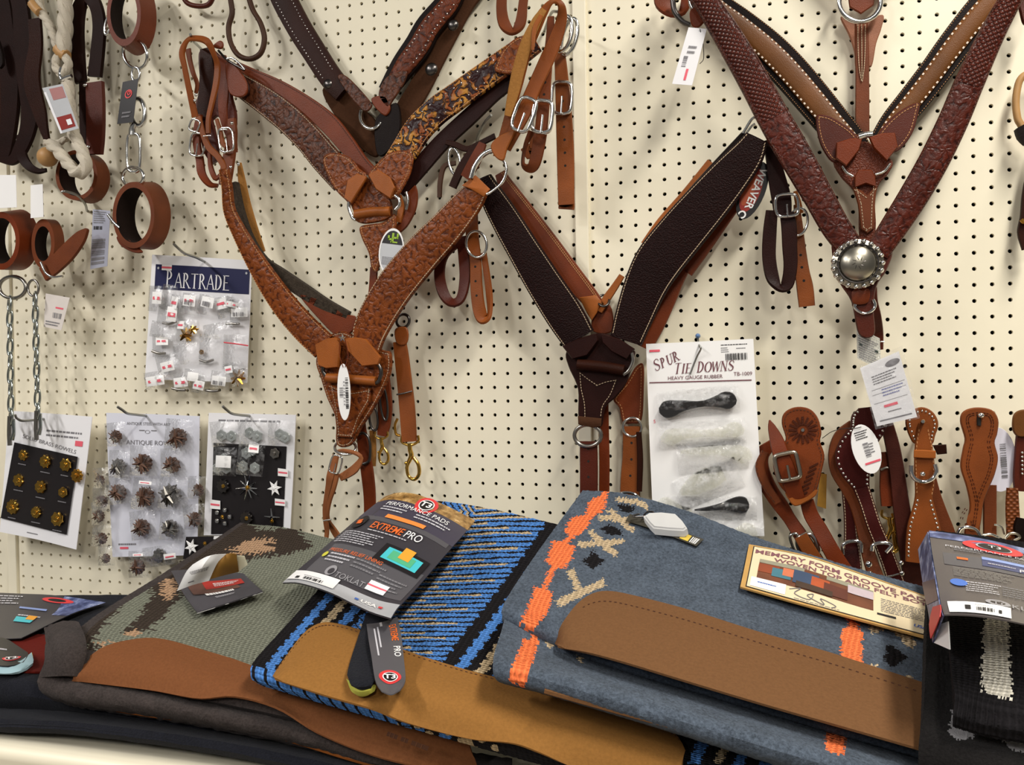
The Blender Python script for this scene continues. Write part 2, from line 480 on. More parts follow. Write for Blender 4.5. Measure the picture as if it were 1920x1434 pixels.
def plain(name, rgb, rough=.6, metal=0, spec=.4, vary=.06, grain=0):
    t = NT(name); c = lin(rgb); nz = t.noise(t.ob(), 40, 3)
    col = t.mix(nz.outputs[0], scale_col(c, 1-vary), scale_col(c, 1+vary))
    if grain: t.bump(t.noise(t.ob(), 900, 2).outputs[0], grain)
    return t.set(col, rough, metal, spec)
def leather(name, rgb, rough=.42, pat='plain', rgb2=None, spec=None, k=1.0):
    spec = spec or (.09 if max(rgb) < 75 else .2); t = NT(name); c = scale_col(lin(rgb), .66); d = scale_col(lin(rgb2), .62) if rgb2 else scale_col(c, .45)
    uv = t.uv(); ob = t.ob()
    big = t.noise(ob, 14, 3).outputs[0]; fine = t.noise(ob, 700, 2).outputs[0]
    base = t.mix(t.math('MULTIPLY', t.math('SUBTRACT', big, .3), 2.2), scale_col(c, .74), scale_col(c, 1.22))
    if pat == 'plain':
        t.bump(fine, .0004); return t.set(base, rough, 0, spec)
    if pat == 'suede':
        f2 = t.noise(ob, 260, 4).outputs[0]
        base = t.mix(f2, scale_col(c, .75), scale_col(c, 1.2)); t.bump(f2, .0006); return t.set(base, .9, 0, .15)
    if pat == 'grain':
        v = t.n('ShaderNodeTexVoronoi', {'Vector': ob, 'Scale': 420*k, 'Smoothness': .6}, feature='SMOOTH_F1')
        h = v.outputs['Distance']; t.bump(h, .0011); return t.set(t.mix(h, d, base), rough, 0, spec)
    if pat == 'floral':
        nz = t.noise(uv, 60*k, 2); w = t.n('ShaderNodeVectorMath', {0: uv, 1: nz.outputs['Color']}, operation='ADD')
        w2 = t.n('ShaderNodeVectorMath', {0: nz.outputs['Color'], 'Scale': .016/k}, operation='SCALE')
        w3 = t.n('ShaderNodeVectorMath', {0: uv, 1: w2.outputs[0]}, operation='ADD').outputs[0]
        v = t.n('ShaderNodeTexVoronoi', {'Vector': w3, 'Scale': 30*k}, feature='F1')
        rings = t.math('SINE', t.math('MULTIPLY', v.outputs['Distance'], 21))
        sx_ = t.n('ShaderNodeSeparateXYZ', {0: t.n('ShaderNodeVectorMath', {0: w3, 1: v.outputs['Position']}, operation='SUBTRACT').outputs[0]})
        ang = t.math('ARCTAN2', sx_.outputs[0], sx_.outputs[1])
        pet = t.math('SINE', t.math('ADD', t.math('MULTIPLY', ang, 7), t.math('MULTIPLY', v.outputs['Distance'], 9)))
        rings = t.math('ADD', t.math('MULTIPLY', rings, .45), t.math('MULTIPLY', pet, .6))
        e = t.n('ShaderNodeTexVoronoi', {'Vector': w3, 'Scale': 70*k}, feature='DISTANCE_TO_EDGE').outputs['Distance']
        st = t.n('ShaderNodeTexVoronoi', {'Vector': uv, 'Scale': 520}, feature='F1').outputs['Distance']
        h = t.math('ADD', t.math('MULTIPLY', rings, .5), t.math('ADD', t.math('MULTIPLY', t.math('MINIMUM', t.math('MULTIPLY', e, 5), 1.0), .5), t.math('MULTIPLY', st, .25)))
        fac = t.n('ShaderNodeMapRange', {'Value': h, 'From Min': -.25, 'From Max': .55}).outputs[0]
        t.bump(h, .0012, .6); return t.set(t.mix(fac, d, base), rough, 0, spec)
    if pat == 'basket':
        sx = t.n('ShaderNodeSeparateXYZ', {0: uv}); kk = 2*math.pi/.0085*k
        a = t.math('SINE', t.math('MULTIPLY', sx.outputs[0], kk)); b = t.math('SINE', t.math('MULTIPLY', sx.outputs[1], kk))
        h = t.math('ADD', t.math('MULTIPLY', t.math('MULTIPLY', a, b), .7), t.math('MULTIPLY', t.math('ABSOLUTE', a), .4))
        fac = t.n('ShaderNodeMapRange', {'Value': h, 'From Min': -.6, 'From Max': .6}).outputs[0]
        t.bump(h, .0014); return t.set(t.mix(fac, d, base), rough, 0, spec)
    if pat == 'painted':
        nz = t.noise(uv, 55*k, 2)
        w2 = t.n('ShaderNodeVectorMath', {0: nz.outputs['Color'], 'Scale': .02/k}, operation='SCALE')
        w3 = t.n('ShaderNodeVectorMath', {0: uv, 1: w2.outputs[0]}, operation='ADD').outputs[0]
        v = t.n('ShaderNodeTexVoronoi', {'Vector': w3, 'Scale': 36*k}, feature='F1')
        sx_ = t.n('ShaderNodeSeparateXYZ', {0: t.n('ShaderNodeVectorMath', {0: w3, 1: v.outputs['Position']}, operation='SUBTRACT').outputs[0]})
        ang = t.math('ARCTAN2', sx_.outputs[0], sx_.outputs[1])
        rings = t.math('SINE', t.math('ADD', t.math('MULTIPLY', ang, 4), t.math('MULTIPLY', v.outputs['Distance'], 11)))
        pet = t.math('MULTIPLY', t.n('ShaderNodeMapRange', {'Value': v.outputs['Distance'], 'From Min': .74, 'From Max': .6}).outputs[0], t.n('ShaderNodeMapRange', {'Value': rings, 'From Min': -.5, 'From Max': -.1}).outputs[0])
        hue = t.noise(uv, 30*k, 1).outputs[0]
        yel = t.mix(t.n('ShaderNodeMapRange', {'Value': hue, 'From Min': .42, 'From Max': .6}).outputs[0], lin((132, 70, 34)), lin((178, 124, 52)))
        t.bump(t.math('ADD', pet, t.math('MULTIPLY', rings, .3)), .0016); return t.set(t.mix(pet, d, yel), rough, 0, spec)
def felt(name, rgb, vary=.35, rough=.95, k=1.0, bump=.0022):
    t = NT(name); c = lin(rgb); ob = t.ob()
    a = t.noise(ob, 330*k, 4, .7).outputs[0]; b = t.noise(ob, 30, 2).outputs[0]
    f = t.n('ShaderNodeMapRange', {'Value': t.math('ADD', t.math('MULTIPLY', a, .75), t.math('MULTIPLY', b, .25)), 'From Min': .3, 'From Max': .7}).outputs[0]
    t.bump(a, bump); t.b.inputs['Sheen Weight'].default_value = .04
    return t.set(t.mix(f, scale_col(c, 1-vary), scale_col(c, 1+vary)), rough, 0, .1)
def wool(name, rgb, k=1.0):    # woven yarn: small ribs
    t = NT(name); c = lin(rgb); uv = t.uv(); ob = t.ob()
    sx = t.n('ShaderNodeSeparateXYZ', {0: uv}); nz = t.noise(ob, 120, 2).outputs[0]
    a = t.math('SINE', t.math('ADD', t.math('MULTIPLY', sx.outputs[0], 900*k), t.math('MULTIPLY', nz, 4)))
    b = t.math('SINE', t.math('ADD', t.math('MULTIPLY', sx.outputs[1], 1300*k), t.math('MULTIPLY', nz, 4)))
    h = t.math('MULTIPLY', t.math('ADD', a, b), .35); f = t.n('ShaderNodeMapRange', {'Value': t.math('ADD', h, t.noise(ob, 420, 3).outputs[0]), 'From Min': -.2, 'From Max': 1.2}).outputs[0]
    t.bump(h, .0018); return t.set(t.mix(f, scale_col(c, .62), scale_col(c, 1.25)), .95, 0, .1)
def metal(name, rgb, rough=.2):
    t = NT(name); nz = t.noise(t.ob(), 60, 3).outputs[0]; c = lin(rgb)
    return t.set(t.mix(nz, scale_col(c, .8), scale_col(c, 1.1)), rough, 1, .5)
def clear(name, op=.25, rough=.12, tint=(253, 253, 253)):
    t = NT(name); o = t.t.nodes['Material Output']
    tr = t.n('ShaderNodeBsdfTransparent', {'Color': lin(tint)}); gl = t.n('ShaderNodeBsdfGlossy', {'Color': (1, 1, 1, 1), 'Roughness': rough})
    fr = t.n('ShaderNodeFresnel', {'IOR': 1.45}); nz = t.noise(t.ob(), 120, 3).outputs[0]
    bm = t.n('ShaderNodeBump', {'Height': nz, 'Distance': .0022}); t.l(bm.outputs[0], gl.inputs['Normal']); t.l(bm.outputs[0], fr.inputs['Normal'])
    wr = t.noise(t.ob(), 70, 4, .7).outputs[0]
    milky = t.n('ShaderNodeMapRange', {'Value': wr, 'From Min': .45, 'From Max': .8, 'To Max': op*1.5}).outputs[0]
    df = t.n('ShaderNodeBsdfDiffuse', {'Color': lin((246, 246, 248))})
    m0 = t.n('ShaderNodeMixShader', {0: milky, 1: tr.outputs[0], 2: df.outputs[0]})
    m1 = t.n('ShaderNodeMixShader', {0: t.math('MULTIPLY', fr.outputs[0], .38), 1: m0.outputs[0], 2: gl.outputs[0]})
    t.l(m1.outputs[0], o.inputs[0]); t.m.node_tree.nodes.remove(t.b)
    return t.m
WALLM = plain('cream_pegboard_paint', (232, 224, 201), .55, 0, .35, .025)
WALLM2 = plain('cream_metal_paint', (234, 226, 203), .38, 0, .5, .02)
DARKM = plain('dark_board_back', (28, 23, 19), .9)
TAN = leather('tan_saddle_leather', (152, 80, 32)); TANF = leather('tan_carved_leather', (148, 76, 31), pat='floral', rgb2=(84, 36, 15), rough=.36)
TANL = leather('pale_tan_smooth_leather', (176, 98, 40), .4)
RED = leather('chestnut_leather', (130, 58, 26)); REDF = leather('chestnut_carved_leather', (120, 56, 28), pat='floral', rgb2=(64, 26, 14))
FLESH = leather('golden_flesh_side', (184, 128, 66), pat='suede'); MAHO = leather('mahogany_leather', (94, 38, 24), .36)
MAHF = leather('mahogany_carved_leather', (94, 37, 24), .36, 'floral', (54, 18, 12)); MAHB = leather('mahogany_basket_leather', (98, 40, 26), .34, 'basket', (50, 18, 12))
DKCH = leather('dark_chocolate_leather', (46, 22, 19), .4); DKG = leather('dark_chocolate_grain', (44, 21, 19), .5, 'grain', (26, 12, 11))
DKBR = leather('dark_brown_leather', (54, 25, 15), .4); BLK = leather('black_brown_edge', (28, 17, 14), .45); SUED = leather('brown_suede', (84, 52, 32), pat='suede')
CARV = leather('dark_carved_leather', (104, 58, 36), .4, 'floral', (46, 22, 15)); PAINT = leather('painted_flower_leather', (150, 90, 40), .35, 'painted', (50, 22, 22))
RUST = leather('rust_oiled_leather', (128, 54, 22), .38); HARN = leather('harness_leather', (126, 62, 28), .5); HARNI = leather('dark_lining', (38, 24, 19), .75, 'suede')
BASK = leather('tan_basket_leather', (150, 80, 36), .4, 'basket', (96, 44, 18)); BURG = leather('burgundy_leather', (74, 28, 26), .3)
LATI = leather('latigo_dark_leather', (40, 18, 13), .5); OLIVE = leather('bark_brown_cord', (82, 52, 34), .5); TOBAC = leather('tobacco_leather', (124, 76, 34), .42)
SHEAR = felt('dark_shearling', (58, 50, 42), .5, k=.6)
THR = plain('pale_thread', (180, 158, 130), .8); THRT = plain('tan_thread', (184, 132, 84), .8); THRW = plain('white_thread', (222, 206, 190), .7); THRD = plain('dark_thread', (70, 38, 20), .8)
SILV = metal('nickel_silver', (225, 224, 220), .16); STEEL = metal('grey_steel', (150, 146, 140), .3); DSTEEL = metal('dark_steel', (96, 92, 90), .3); CHROME = metal('chrome', (240, 240, 240), .07)
BRASS = metal('brass', (222, 176, 84), .2); BRASSD = metal('antique_brass', (190, 142, 62), .32); PEWT = metal('pewter', (176, 168, 154), .3); RUSTY = plain('rusty_brown_steel', (98, 70, 56), .5, .35, vary=.3)
ZINC = metal('zinc_wire', (158, 158, 154), .35)
WHITE = plain('white_card', (232, 231, 234), .55, vary=.015); WHITE2 = plain('white_paper', (238, 237, 236), .6, vary=.015); CREAMP = plain('cream_paper', (226, 208, 172), .6, vary=.03)
INK = plain('black_ink', (38, 36, 38), .6); INKG = plain('grey_ink', (122, 120, 124), .6); INKR = plain('red_ink', (214, 74, 86), .6); INKP = plain('pink_price_ink', (226, 96, 112), .6)
NAVY = plain('navy_print', (30, 32, 72), .35, spec=.5); BLKP = plain('black_card', (26, 22, 24), .4); CHARC = plain('charcoal_print', (58, 55, 60), .35, vary=.03); CHARL = plain('mid_grey_print', (84, 82, 86), .35, vary=.03)
LGREY = plain('light_grey_print', (176, 177, 181), .35); ORANG = plain('orange_print', (236, 140, 66), .45); REDP = plain('red_print', (214, 60, 62), .45); CYAN = plain('cyan_print', (72, 190, 200), .4); GREENP = plain('green_print', (84, 176, 130), .4)
YELP = plain('yellow_print', (206, 200, 66), .45); BLUEP = plain('blue_print', (70, 110, 190), .4); SILVP = plain('silver_foil_label', (226, 228, 232), .2, .45); LBLUE = plain('pale_blue_print', (150, 170, 214), .4); MAROON = plain('maroon_ink', (108, 62, 70), .6)
ROPE = plain('cotton_rope', (206, 196, 178), .9, vary=.12, grain=.0015); RAWH = plain('rawhide', (176, 134, 84), .5, vary=.2); WOODM = plain('raw_wood_edge', (190, 148, 84), .6, vary=.15)
CLR = clear('clear_poly', .07, .1); CLR2 = clear('clear_blister', .12, .08); RUBB = plain('black_rubber', (34, 33, 34), .35, spec=.5); SMOK = clear('clear_rubber', .3, .06, (252, 252, 248))
PINB = plain('blue_plastic_pin', (86, 120, 168), .35)
# ------------------------------------------------------------------ the wall of pegboard, its uprights and the shelf
def struct(o): o['kind'] = 'structure'; return o
def boxmesh(name, a, b, mat, par=None, bev=0):
    (x0, y0, z0), (x1, y1, z1) = a, b
    c = V(((x0+x1)/2, (y0+y1)/2, (z0+z1)/2)); g = Bag(); g.box(c, V((abs(x1-x0)/2, 0, 0)), V((0, abs(y1-y0)/2, 0)), V((0, 0, abs(z1-z0)/2)))
    o = g.make(name, mat, par, stuff=False)
    if bev:
        m = o.modifiers.new('soft_edge', 'BEVEL'); m.width = bev; m.segments = 3
    return o
J0, J1 = -66, 10
zj = lambda j: Z0+j*IN
wall = struct(boxmesh('wall_back', (-94*IN, .016, 0), (78*IN, .05, 3.2), DARKM))
def pegboard(i0, i1, oi, oj, xa, xb):
    """one perforated panel; holes every inch"""
    cols = np.arange(i0, i1+1)+oi; rows = np.arange(J0, J1+1)+oj
    xx, zz = np.meshgrid(cols*IN, Z0+rows*IN); cx, cz = xx.ravel(), zz.ravel(); n = len(cx); h = IN/2; r = .134*IN
    sq = [(-h, -h), (0, -h), (h, -h), (h, 0), (h, h), (0, h), (-h, h), (-h, 0)]; ci = [(r*math.cos(math.radians(225+45*k)), r*math.sin(math.radians(225+45*k))) for k in range(8)]
    ve = np.zeros((n, 24, 3))
    for k in range(8):
        x = cx+sq[k][0]; x = np.where(np.isclose(cx, cols[0]*IN) & (sq[k][0] < 0), xa, x); x = np.where(np.isclose(cx, cols[-1]*IN) & (sq[k][0] > 0), xb, x)
        ve[:, k, 0] = x; ve[:, k, 2] = cz+sq[k][1]
        ve[:, 8+k, 0] = cx+ci[k][0]; ve[:, 8+k, 2] = cz+ci[k][1]
        ve[:, 16+k, 0] = cx+ci[k][0]; ve[:, 16+k, 2] = cz+ci[k][1]; ve[:, 16+k, 1] = .006
    f = []
    for k in range(8):
        k2 = (k+1) % 8; f += [(k, k2, 8+k2, 8+k), (8+k, 8+k2, 16+k2, 16+k)]
    fa = (np.array(f)[None]+24*np.arange(n)[:, None, None]).reshape(-1, 4)
    o = mk('pegboard_panel', ve.reshape(-1, 3), fa.tolist(), WALLM, wall, smooth=False)
    return o
OL = (-.382, -.111)
pegboard(0, 48, 0, 0, -.5*IN, 48.8*IN)
pegboard(51, 76, .1, .05, 49.2*IN, 77*IN)
struct(boxmesh('trim_3', (48.6*IN, -.0075, .3), (49.6*IN, .01, zj(J1)), WALLM2, bev=.0022))
pegboard(-50, -1, OL[0], OL[1], -51*IN, -.85*IN)
pegboard(-92, -53, .15, -.12, -93*IN, -51.4*IN)
struct(boxmesh('trim_1', (-1.21*IN, -.0075, .3), (-.24*IN, .01, zj(J1)), WALLM2, bev=.0022))
struct(boxmesh('trim_2', (-51.75*IN, -.0075, .3), (-50.84*IN, .01, zj(J1)), WALLM2, bev=.0022))
fl = struct(boxmesh('floor', (-3.6, -4.5, -.05), (3.4, .05, 0), plain('shop_floor', (150, 142, 130), .5)))
SD = .50
SZ = P(0, 1391, SD).z-.007
sh = thing('shelf', 'cream metal shelf whose front edge runs along the bottom left under the pads', 'shelf', V((-.4, -SD/2, SZ)))
boxmesh('shelf_deck', (-93*IN, -SD+.004, SZ-.022), (77*IN, -.002, SZ-.002), WALLM2, sh)
def shelf_front():
    prof = [(-SD+.03, SZ), (-SD+.006, SZ), (-SD-.001, SZ-.003), (-SD-.004, SZ-.010), (-SD-.004, SZ-.018), (-SD-.002, SZ-.022), (-SD-.002, SZ-.055), (-SD+.004, SZ-.058), (-SD+.03, SZ-.058)]
    v = [V((x, a, b)) for x in (-93*IN, 77*IN) for a, b in prof]; k = len(prof)
    f = [(i, i+1, k+i+1, k+i) for i in range(k-1)]
    return mk('front_edge', v, f, WALLM2, sh, smooth=True, sharp=50)
shelf_front()
# ------------------------------------------------------------------ pegs
def peg(C, pts, label, r=.0026, group='bent wire pegboard hooks'):
    w = [P(*C(p[0], p[1]), p[2]) for p in pts]
    t = thing('peg_hook', label, 'hook', w[0], group)
    tube('hook_wire', ZINC, w, r, t, k=8)
    return t
def ring_in(C, cx, cy, r, par, d, mat=SILV, wire=8, rot=0, ry=None, dd=(0, .01)):
    return ring('ring', mat, C, cx, cy, r, ry or r, wire, par, d, rot, dd)
CATC = 'breast collar'
# ---------------- A: dark studded collar at the back, top centre
a = thing('breast_collar', 'dark brown breast collar with white stud rows, hanging behind the floral one at top', CATC, P(*C_(150, 600), .02))
pl, _ = plate('felt_backing', SUED, B, [(790, 470), (880, 430), (1000, 560), (1070, 640), (1085, 780), (1050, 812), (960, 740), (860, 610)], .012, .006, a)
r = ribbon('shoulder_strap', DKBR, B, [(420, -330, 60), (500, -170, 64), (560, -60, 66), (600, 20, 68), (670, 150, 66), (745, 270, 64), (830, 400, 62), (900, 480, 58)], .024, .007, a, dome=.002)
studs(r, SILV, a, (.0105, -.0105), .0075, .0014, .02, .88)
plate('billet_tab', CARV, B, [(868, 402), (915, 398), (1030, 520), (1038, 560), (1000, 575), (930, 500)], .034, .004, a)
r = ribbon('flap_backing', SUED, C_, [(860, -330, 50), (780, -190, 54), (700, -60, 55), (640, 20, 55), (560, 160, 58), (480, 310, 60), (410, 450, 60), (330, 580, 60), (280, 680, 50)], .012, .005, a)
r = ribbon('shoulder_strap', BLK, C_, [(740, -330, 66), (660, -190, 70), (590, -60, 70), (555, 20, 70), (455, 140, 74), (400, 240, 78), (320, 350, 70), (235, 480, 50)], .024, .006, a)
r = ribbon('strap_face', REDF, C_, [(740, -330, 46), (660, -190, 50), (590, -60, 50), (558, 20, 50), (458, 140, 54), (402, 238, 56), (330, 335, 52), (275, 410, 36)], .031, .003, a, dome=.002)
studs(r, SILV, a, (.007, -.007), .0088, .0016, .02, .85)
plate('billet_tab', CARV, C_, [(196, 492), (230, 410), (290, 376), (340, 370), (330, 425), (270, 520), (240, 556)], .036, .004, a)
for (cx, cy, cr, CC) in ((578, 130, 30, C_), (465, 358, 34, C_), (815, 436, 28, B)):
    p = P(*CC(cx, cy), .03); s = mpp(p)/CC.k*cr; g = Bag(); g.dome(p, V((s, 0, 0)), V((0, 0, s)), V((0, -.006, 0)), 16); g.make('concho', DSTEEL, a, stuff=False, smooth=True)
ring_in(C_, 155, 600, 58, a, .028, SILV, 9, ry=66)
plate('centre_leather', BLK, B, [(1060, 640), (1110, 570), (1180, 540), (1190, 690), (1115, 800), (1070, 790)], .03, .006, a)
plate('centre_tab', RED, C_, [(160, 510), (230, 500), (255, 560), (230, 600), (180, 560)], .036, .004, a)
# ---------------- B: carved collar with painted flowers
b = thing('breast_collar', 'tan breast collar with painted yellow flowers on its right arm and a leafy carved yoke', CATC, P(690, 330, .05))
r = ribbon('arm_lining', RED, B, [(340, 360, 40), (420, 400, 44), (560, 462, 46), (700, 545, 48), (820, 640, 52), (910, 745, 48), (985, 840, 40), (1045, 890, 28)], .046, .006, b)
stitch(r, THRD, b, (-.004,), .005)
r = ribbon('shoulder_strap', CARV, B, [(330, 410, 52), (380, 450, 60), (500, 530, 70), (620, 625, 74), (720, 725, 75), (800, 820, 78), (900, 930, 78)], .058, .006, b, dome=.002)
stitch(r, THR, b, (.003, -.003), .005)
plate('billet_tab', DKBR, B, [(290, 330), (350, 360), (400, 420), (410, 480), (375, 505), (330, 480), (300, 410)], .068, .004, b)
r = ribbon('arm_lining', DKCH, C_, [(300, 990, 42), (360, 920, 48), (430, 840, 48), (530, 730, 46), (670, 600, 46), (800, 480, 42), (920, 400, 36)], .046, .006, b)
r = ribbon('shoulder_strap', PAINT, C_, [(280, 850, 70), (330, 780, 76), (400, 670, 78), (490, 580, 76), (600, 500, 74), (710, 420, 72), (815, 345, 70), (920, 275, 70), (1010, 215, 60)], .058, .006, b, dome=.002)
stitch(r, THRT, b, (.0025, -.0025), .005); studs(r, SILV, b, (.012, -.012), .017, .0016, .1, .8, name='paint_dot')
o, q = plate('leaf_tab', TANF, C_, [(795, 362), (815, 300), (860, 235), (935, 190), (955, 260), (935, 370), (880, 386), (820, 378)], .068, .004, b)
outline_stitch(q, THRT, b)
o, q = plate('leaf_tab', TANF, H, [(708, 10), (730, 80), (780, 180), (850, 255), (900, 280), (985, 110), (940, 55), (880, -15), (790, -45), (725, -30)], .07, .004, b)
outline_stitch(q, THRT, b)
o, q = plate('leaf_tab', TANF, H, [(1000, 105), (1060, 20), (1130, -40), (1220, -60), (1285, -30), (1275, 70), (1230, 170), (1160, 255), (1060, 200)], .07, .004, b)
outline_stitch(q, THRT, b)
plate('fold_over', TANL, H, [(846, 245), (892, 278), (995, 112), (930, 88), (868, 132)], .078, .005, b, smooth_it=False)
plate('fold_over', TANL, H, [(1002, 98), (1062, 62), (1140, 112), (1172, 180), (1142, 250), (1050, 190)], .078, .005, b, smooth_it=False)
o, q = plate('yoke', TANF, H, [(890, 270), (940, 180), (1000, 120), (1060, 180), (1140, 250), (1152, 330), (1130, 380), (1000, 410), (925, 395), (905, 330)], .06, .006, b)
ptube('roll_bar', TANL, H, [(915, 352), (1020, 335), (1140, 330)], 34, b, .064)
o, q = plate('yoke_tail', TANF, H, [(948, 432), (1030, 412), (1100, 402), (1168, 348), (1180, 420), (1160, 500), (1110, 580), (1070, 690), (1050, 722), (1022, 700), (1004, 600), (960, 505)], .06, .005, b)
outline_stitch(q, THRT, b)
ribbon('tail_strap', RED, H, [(1035, 690, 26), (1030, 780, 26), (1020, 900, 26), (1015, 1010, 26)], .05, .004, b)
for pts in ([(872, 270), (872, 310), (895, 370), (915, 385)], [(1168, 228), (1192, 250), (1195, 290), (1170, 320)]): ptube('ring', SILV, H, pts, 12, b, .074)
ptube('ring', SILV, H, [(1240, 205), (1252, 260), (1240, 320)], 10, b, .055)
ribbon('side_strap', RED, H, [(1260, 150, 36), (1285, 220, 34), (1275, 310, 34), (1230, 400, 34), (1190, 450, 26)], .045, .005, b)
ribbon('side_strap', TANL, H, [(1195, 230, 18), (1210, 310, 22), (1190, 400, 20)], .05, .004, b)
# its right hand tug: hung from the silver ring at the hook
r = ribbon('tug_strap', TAN, C_, [(1120, 230, 26), (1132, 300, 30), (1142, 430, 36), (1152, 600, 42), (1160, 800, 45), (1164, 1060, 42)], .07, .005, b, label='tan tug strap with a row of holes')
holes(r, DARKM, b, (.36, .44, .52, .6, .68, .76)); 
ribbon('tug_fold', TAN, C_, [(1164, 1060, 42), (1166, 1070, 42), (1166, 1000, 40), (1160, 800, 38)], .062, .004, b)
buckle(C_, 1140, 505, 52, 82, 9, b, .08, SILV, 3)
ring('ring', SILV, C_, 1150, 175, 40, 92, 12, b, .09, 12); ring('ring', SILV, C_, 1180, 190, 36, 95, 12, b, .075, 14)
ribbon('tug_loop', TAN, C_, [(950, 760, 26), (985, 800, 28), (1010, 700, 28)], .06, .004, b)
# its left hand tug: loops at the left hook
r = ribbon('tug_strap', TAN, T1, [(210, 760, 30, .1), (165, 560, 26, .11), (120, 340, 24, .12), (100, 220, 28, .125), (150, 120, 34, .128, 35), (220, 105, 34, .125, 40), (310, 130, 30, .12, 20), (365, 230, 22, .11), (395, 330, 26, .1), (385, 480, 28, .1), (350, 640, 24, .1), (320, 780, 22, .1), (320, 900, 20, .1)], .1, .004, b, FLESH)
ribbon('tug_strap', HARN, T1, [(150, 190, 26, .1), (165, 290, 22, .1), (195, 400, 20, .1), (225, 480, 18, .1), (215, 560, 16, .1)], .1, .003, b, FLESH)
ribbon('tug_strap', DKBR, T1, [(300, 190, 50, .075), (315, 330, 68, .075), (315, 480, 74, .075), (300, 640, 74, .075), (280, 780, 60, .075)], .08, .006, b)
ribbon('tug_strap', RED, T1, [(440, 250, 34, .07), (450, 400, 50, .07), (455, 560, 52, .07), (450, 700, 45, .07), (470, 830, 36, .07), (520, 950, 40, .07), (530, 1060, 40, .07)], .08, .006, b)
plate('billet_tab', RED, T1, [(470, 300), (560, 340), (640, 460), (645, 560), (590, 595), (510, 570), (480, 480)], .085, .004, b)
ptube('ring', DSTEEL, T1, [(400, 200), (470, 275), (540, 320), (620, 365)], 11, b, .09); ptube('ring', SILV, T1, [(470, 272), (520, 265), (580, 310), (625, 362)], 8, b, .095)
plate('strap_tip', RED, T1, [(360, 170), (410, 125), (440, 130), (445, 170), (420, 190)], .1, .004, b)
plate('collar_end', MAHO, T1, [(262, 215), (350, 190), (430, 250), (500, 330), (520, 560), (560, 740), (545, 900), (470, 860), (410, 760), (340, 800), (250, 790), (215, 700), (262, 520), (250, 320)], .066, .008, b)
ribbon('tug_strap', MAHO, T1, [(300, 760, 60, .07), (320, 900, 74, .07), (350, 1040, 70, .07), (390, 1140, 40, .07)], .08, .006, b)
ribbon('tug_strap', HARN, T1, [(520, 780, 34, .085), (525, 900, 44, .088), (505, 1050, 54, .092), (480, 1200, 60, .096), (462, 1330, 56, .1)], .09, .006, b)
r = ribbon('tug_strap', RED, T1, [(250, 740, 26, .085), (230, 860, 34, .085), (225, 980, 36, .085), (250, 1120, 36, .085), (265, 1240, 34, .085, 25), (330, 1330, 26, .085, 40), (400, 1345, 18, .08, 50)], .085, .005, b)
buckle(T1, 225, 990, 62, 95, 9, b, .095, SILV, 8)
ribbon('tug_strap', TAN, T1, [(240, 760, 22, .1), (270, 880, 26, .1), (320, 1010, 28, .1), (400, 1090, 28, .1), (450, 1180, 26, .1), (450, 1260, 24, .1)], .1, .004, b)
ribbon('tug_strap', TAN, T1, [(390, 780, 16, .1), (420, 880, 20, .1), (440, 980, 20, .1), (470, 1010, 18, .1)], .1, .004, b, FLESH)
ribbon('tug_loop', RED, T1, [(330, 1060, 18, .09), (340, 1180, 22, .09), (380, 1280, 22, .09, 30), (430, 1240, 18, .09)], .09, .004, b)
buckle(T1, 465, 950, 60, 100, 9, b, .105, SILV, -6); buckle(T1, 200, 830, 40, 50, 8, b, .105, SILV, 20, False)
for (x, y) in ((215, 575), (205, 620), (455, 1055), (505, 1180), (570, 1155), (465, 1400), (515, 810)):
    p = P(*T1(x, y), .11); g = Bag(); g.dome(p, V((.0034, 0, 0)), V((0, 0, .0034)), V((0, -.003, 0)), 8); g.make('rivet', SILV, b, stuff=False, smooth=True)
ptube('keeper_wire', SILV, T1, [(272, 922), (305, 915), (340, 915)], 5, b, .108); ptube('keeper_wire', SILV, T1, [(420, 868), (450, 862), (475, 866)], 5, b, .11)
peg(T1, [(300, 230, .0), (220, 150, .06), (190, 120, .11), (165, 65, .135)], 'wire peg hook at upper left holding the tangled collar tugs')
peg(C_, [(1050, 160, 0), (1085, 70, .06), (1110, 60, .1), (1135, 66, .115)], 'wire peg hook at top centre holding the two collar tugs')
# ---------------- C: front tan carved collar
c = thing('breast_collar', 'tan leaf-carved breast collar hanging in front with pale stitched edges and smooth rolled yoke', CATC, P(650, 640, .07))
ribbon('arm_lining', FLESH, H, [(170, 20, 14), (185, 130, 26), (215, 280, 30), (260, 430, 28), (325, 590, 14)], .055, .003, c)
ribbon('arm_lining', SHEAR, H, [(150, 150, 20), (185, 330, 24), (240, 500, 28), (330, 650, 34), (440, 740, 46), (600, 850, 48), (730, 930, 40), (880, 1000, 26)], .06, .012, c, step=.01)
plate('arm_lining', RED, H, [(560, 870), (660, 885), (760, 930), (850, 990), (920, 1010), (900, 1100), (800, 1130), (680, 1020)], .068, .004, c)
r = ribbon('shoulder_strap', TANF, H, [(75, 60, 34, .11), (95, 180, 36, .105), (112, 330, 42, .1), (180, 480, 52, .095), (275, 650, 66, .09), (375, 810, 80, .085), (480, 955, 88, .08), (595, 1085, 92, .078), (715, 1200, 92, .076)], .08, .007, c, dome=.003)
stitch(r, THRT, c, (.0025, -.0025), .005)
r2 = ribbon('shoulder_strap', TANF, H, [(1732, 148, 66, .1), (1640, 275, 98, .098), (1500, 440, 116, .095), (1340, 610, 127, .09), (1190, 790, 130, .086), (1085, 950, 126, .083), (1015, 1090, 118, .08), (985, 1220, 98, .078)], .085, .007, c, dome=.003)
stitch(r2, THR, c, (.003, -.003), .0048, .0017, .0007)
plate('end_fold', TANL, H, [(1600, 165), (1688, 98), (1782, 190), (1742, 238), (1660, 190)], .112, .003, c, smooth_it=False)
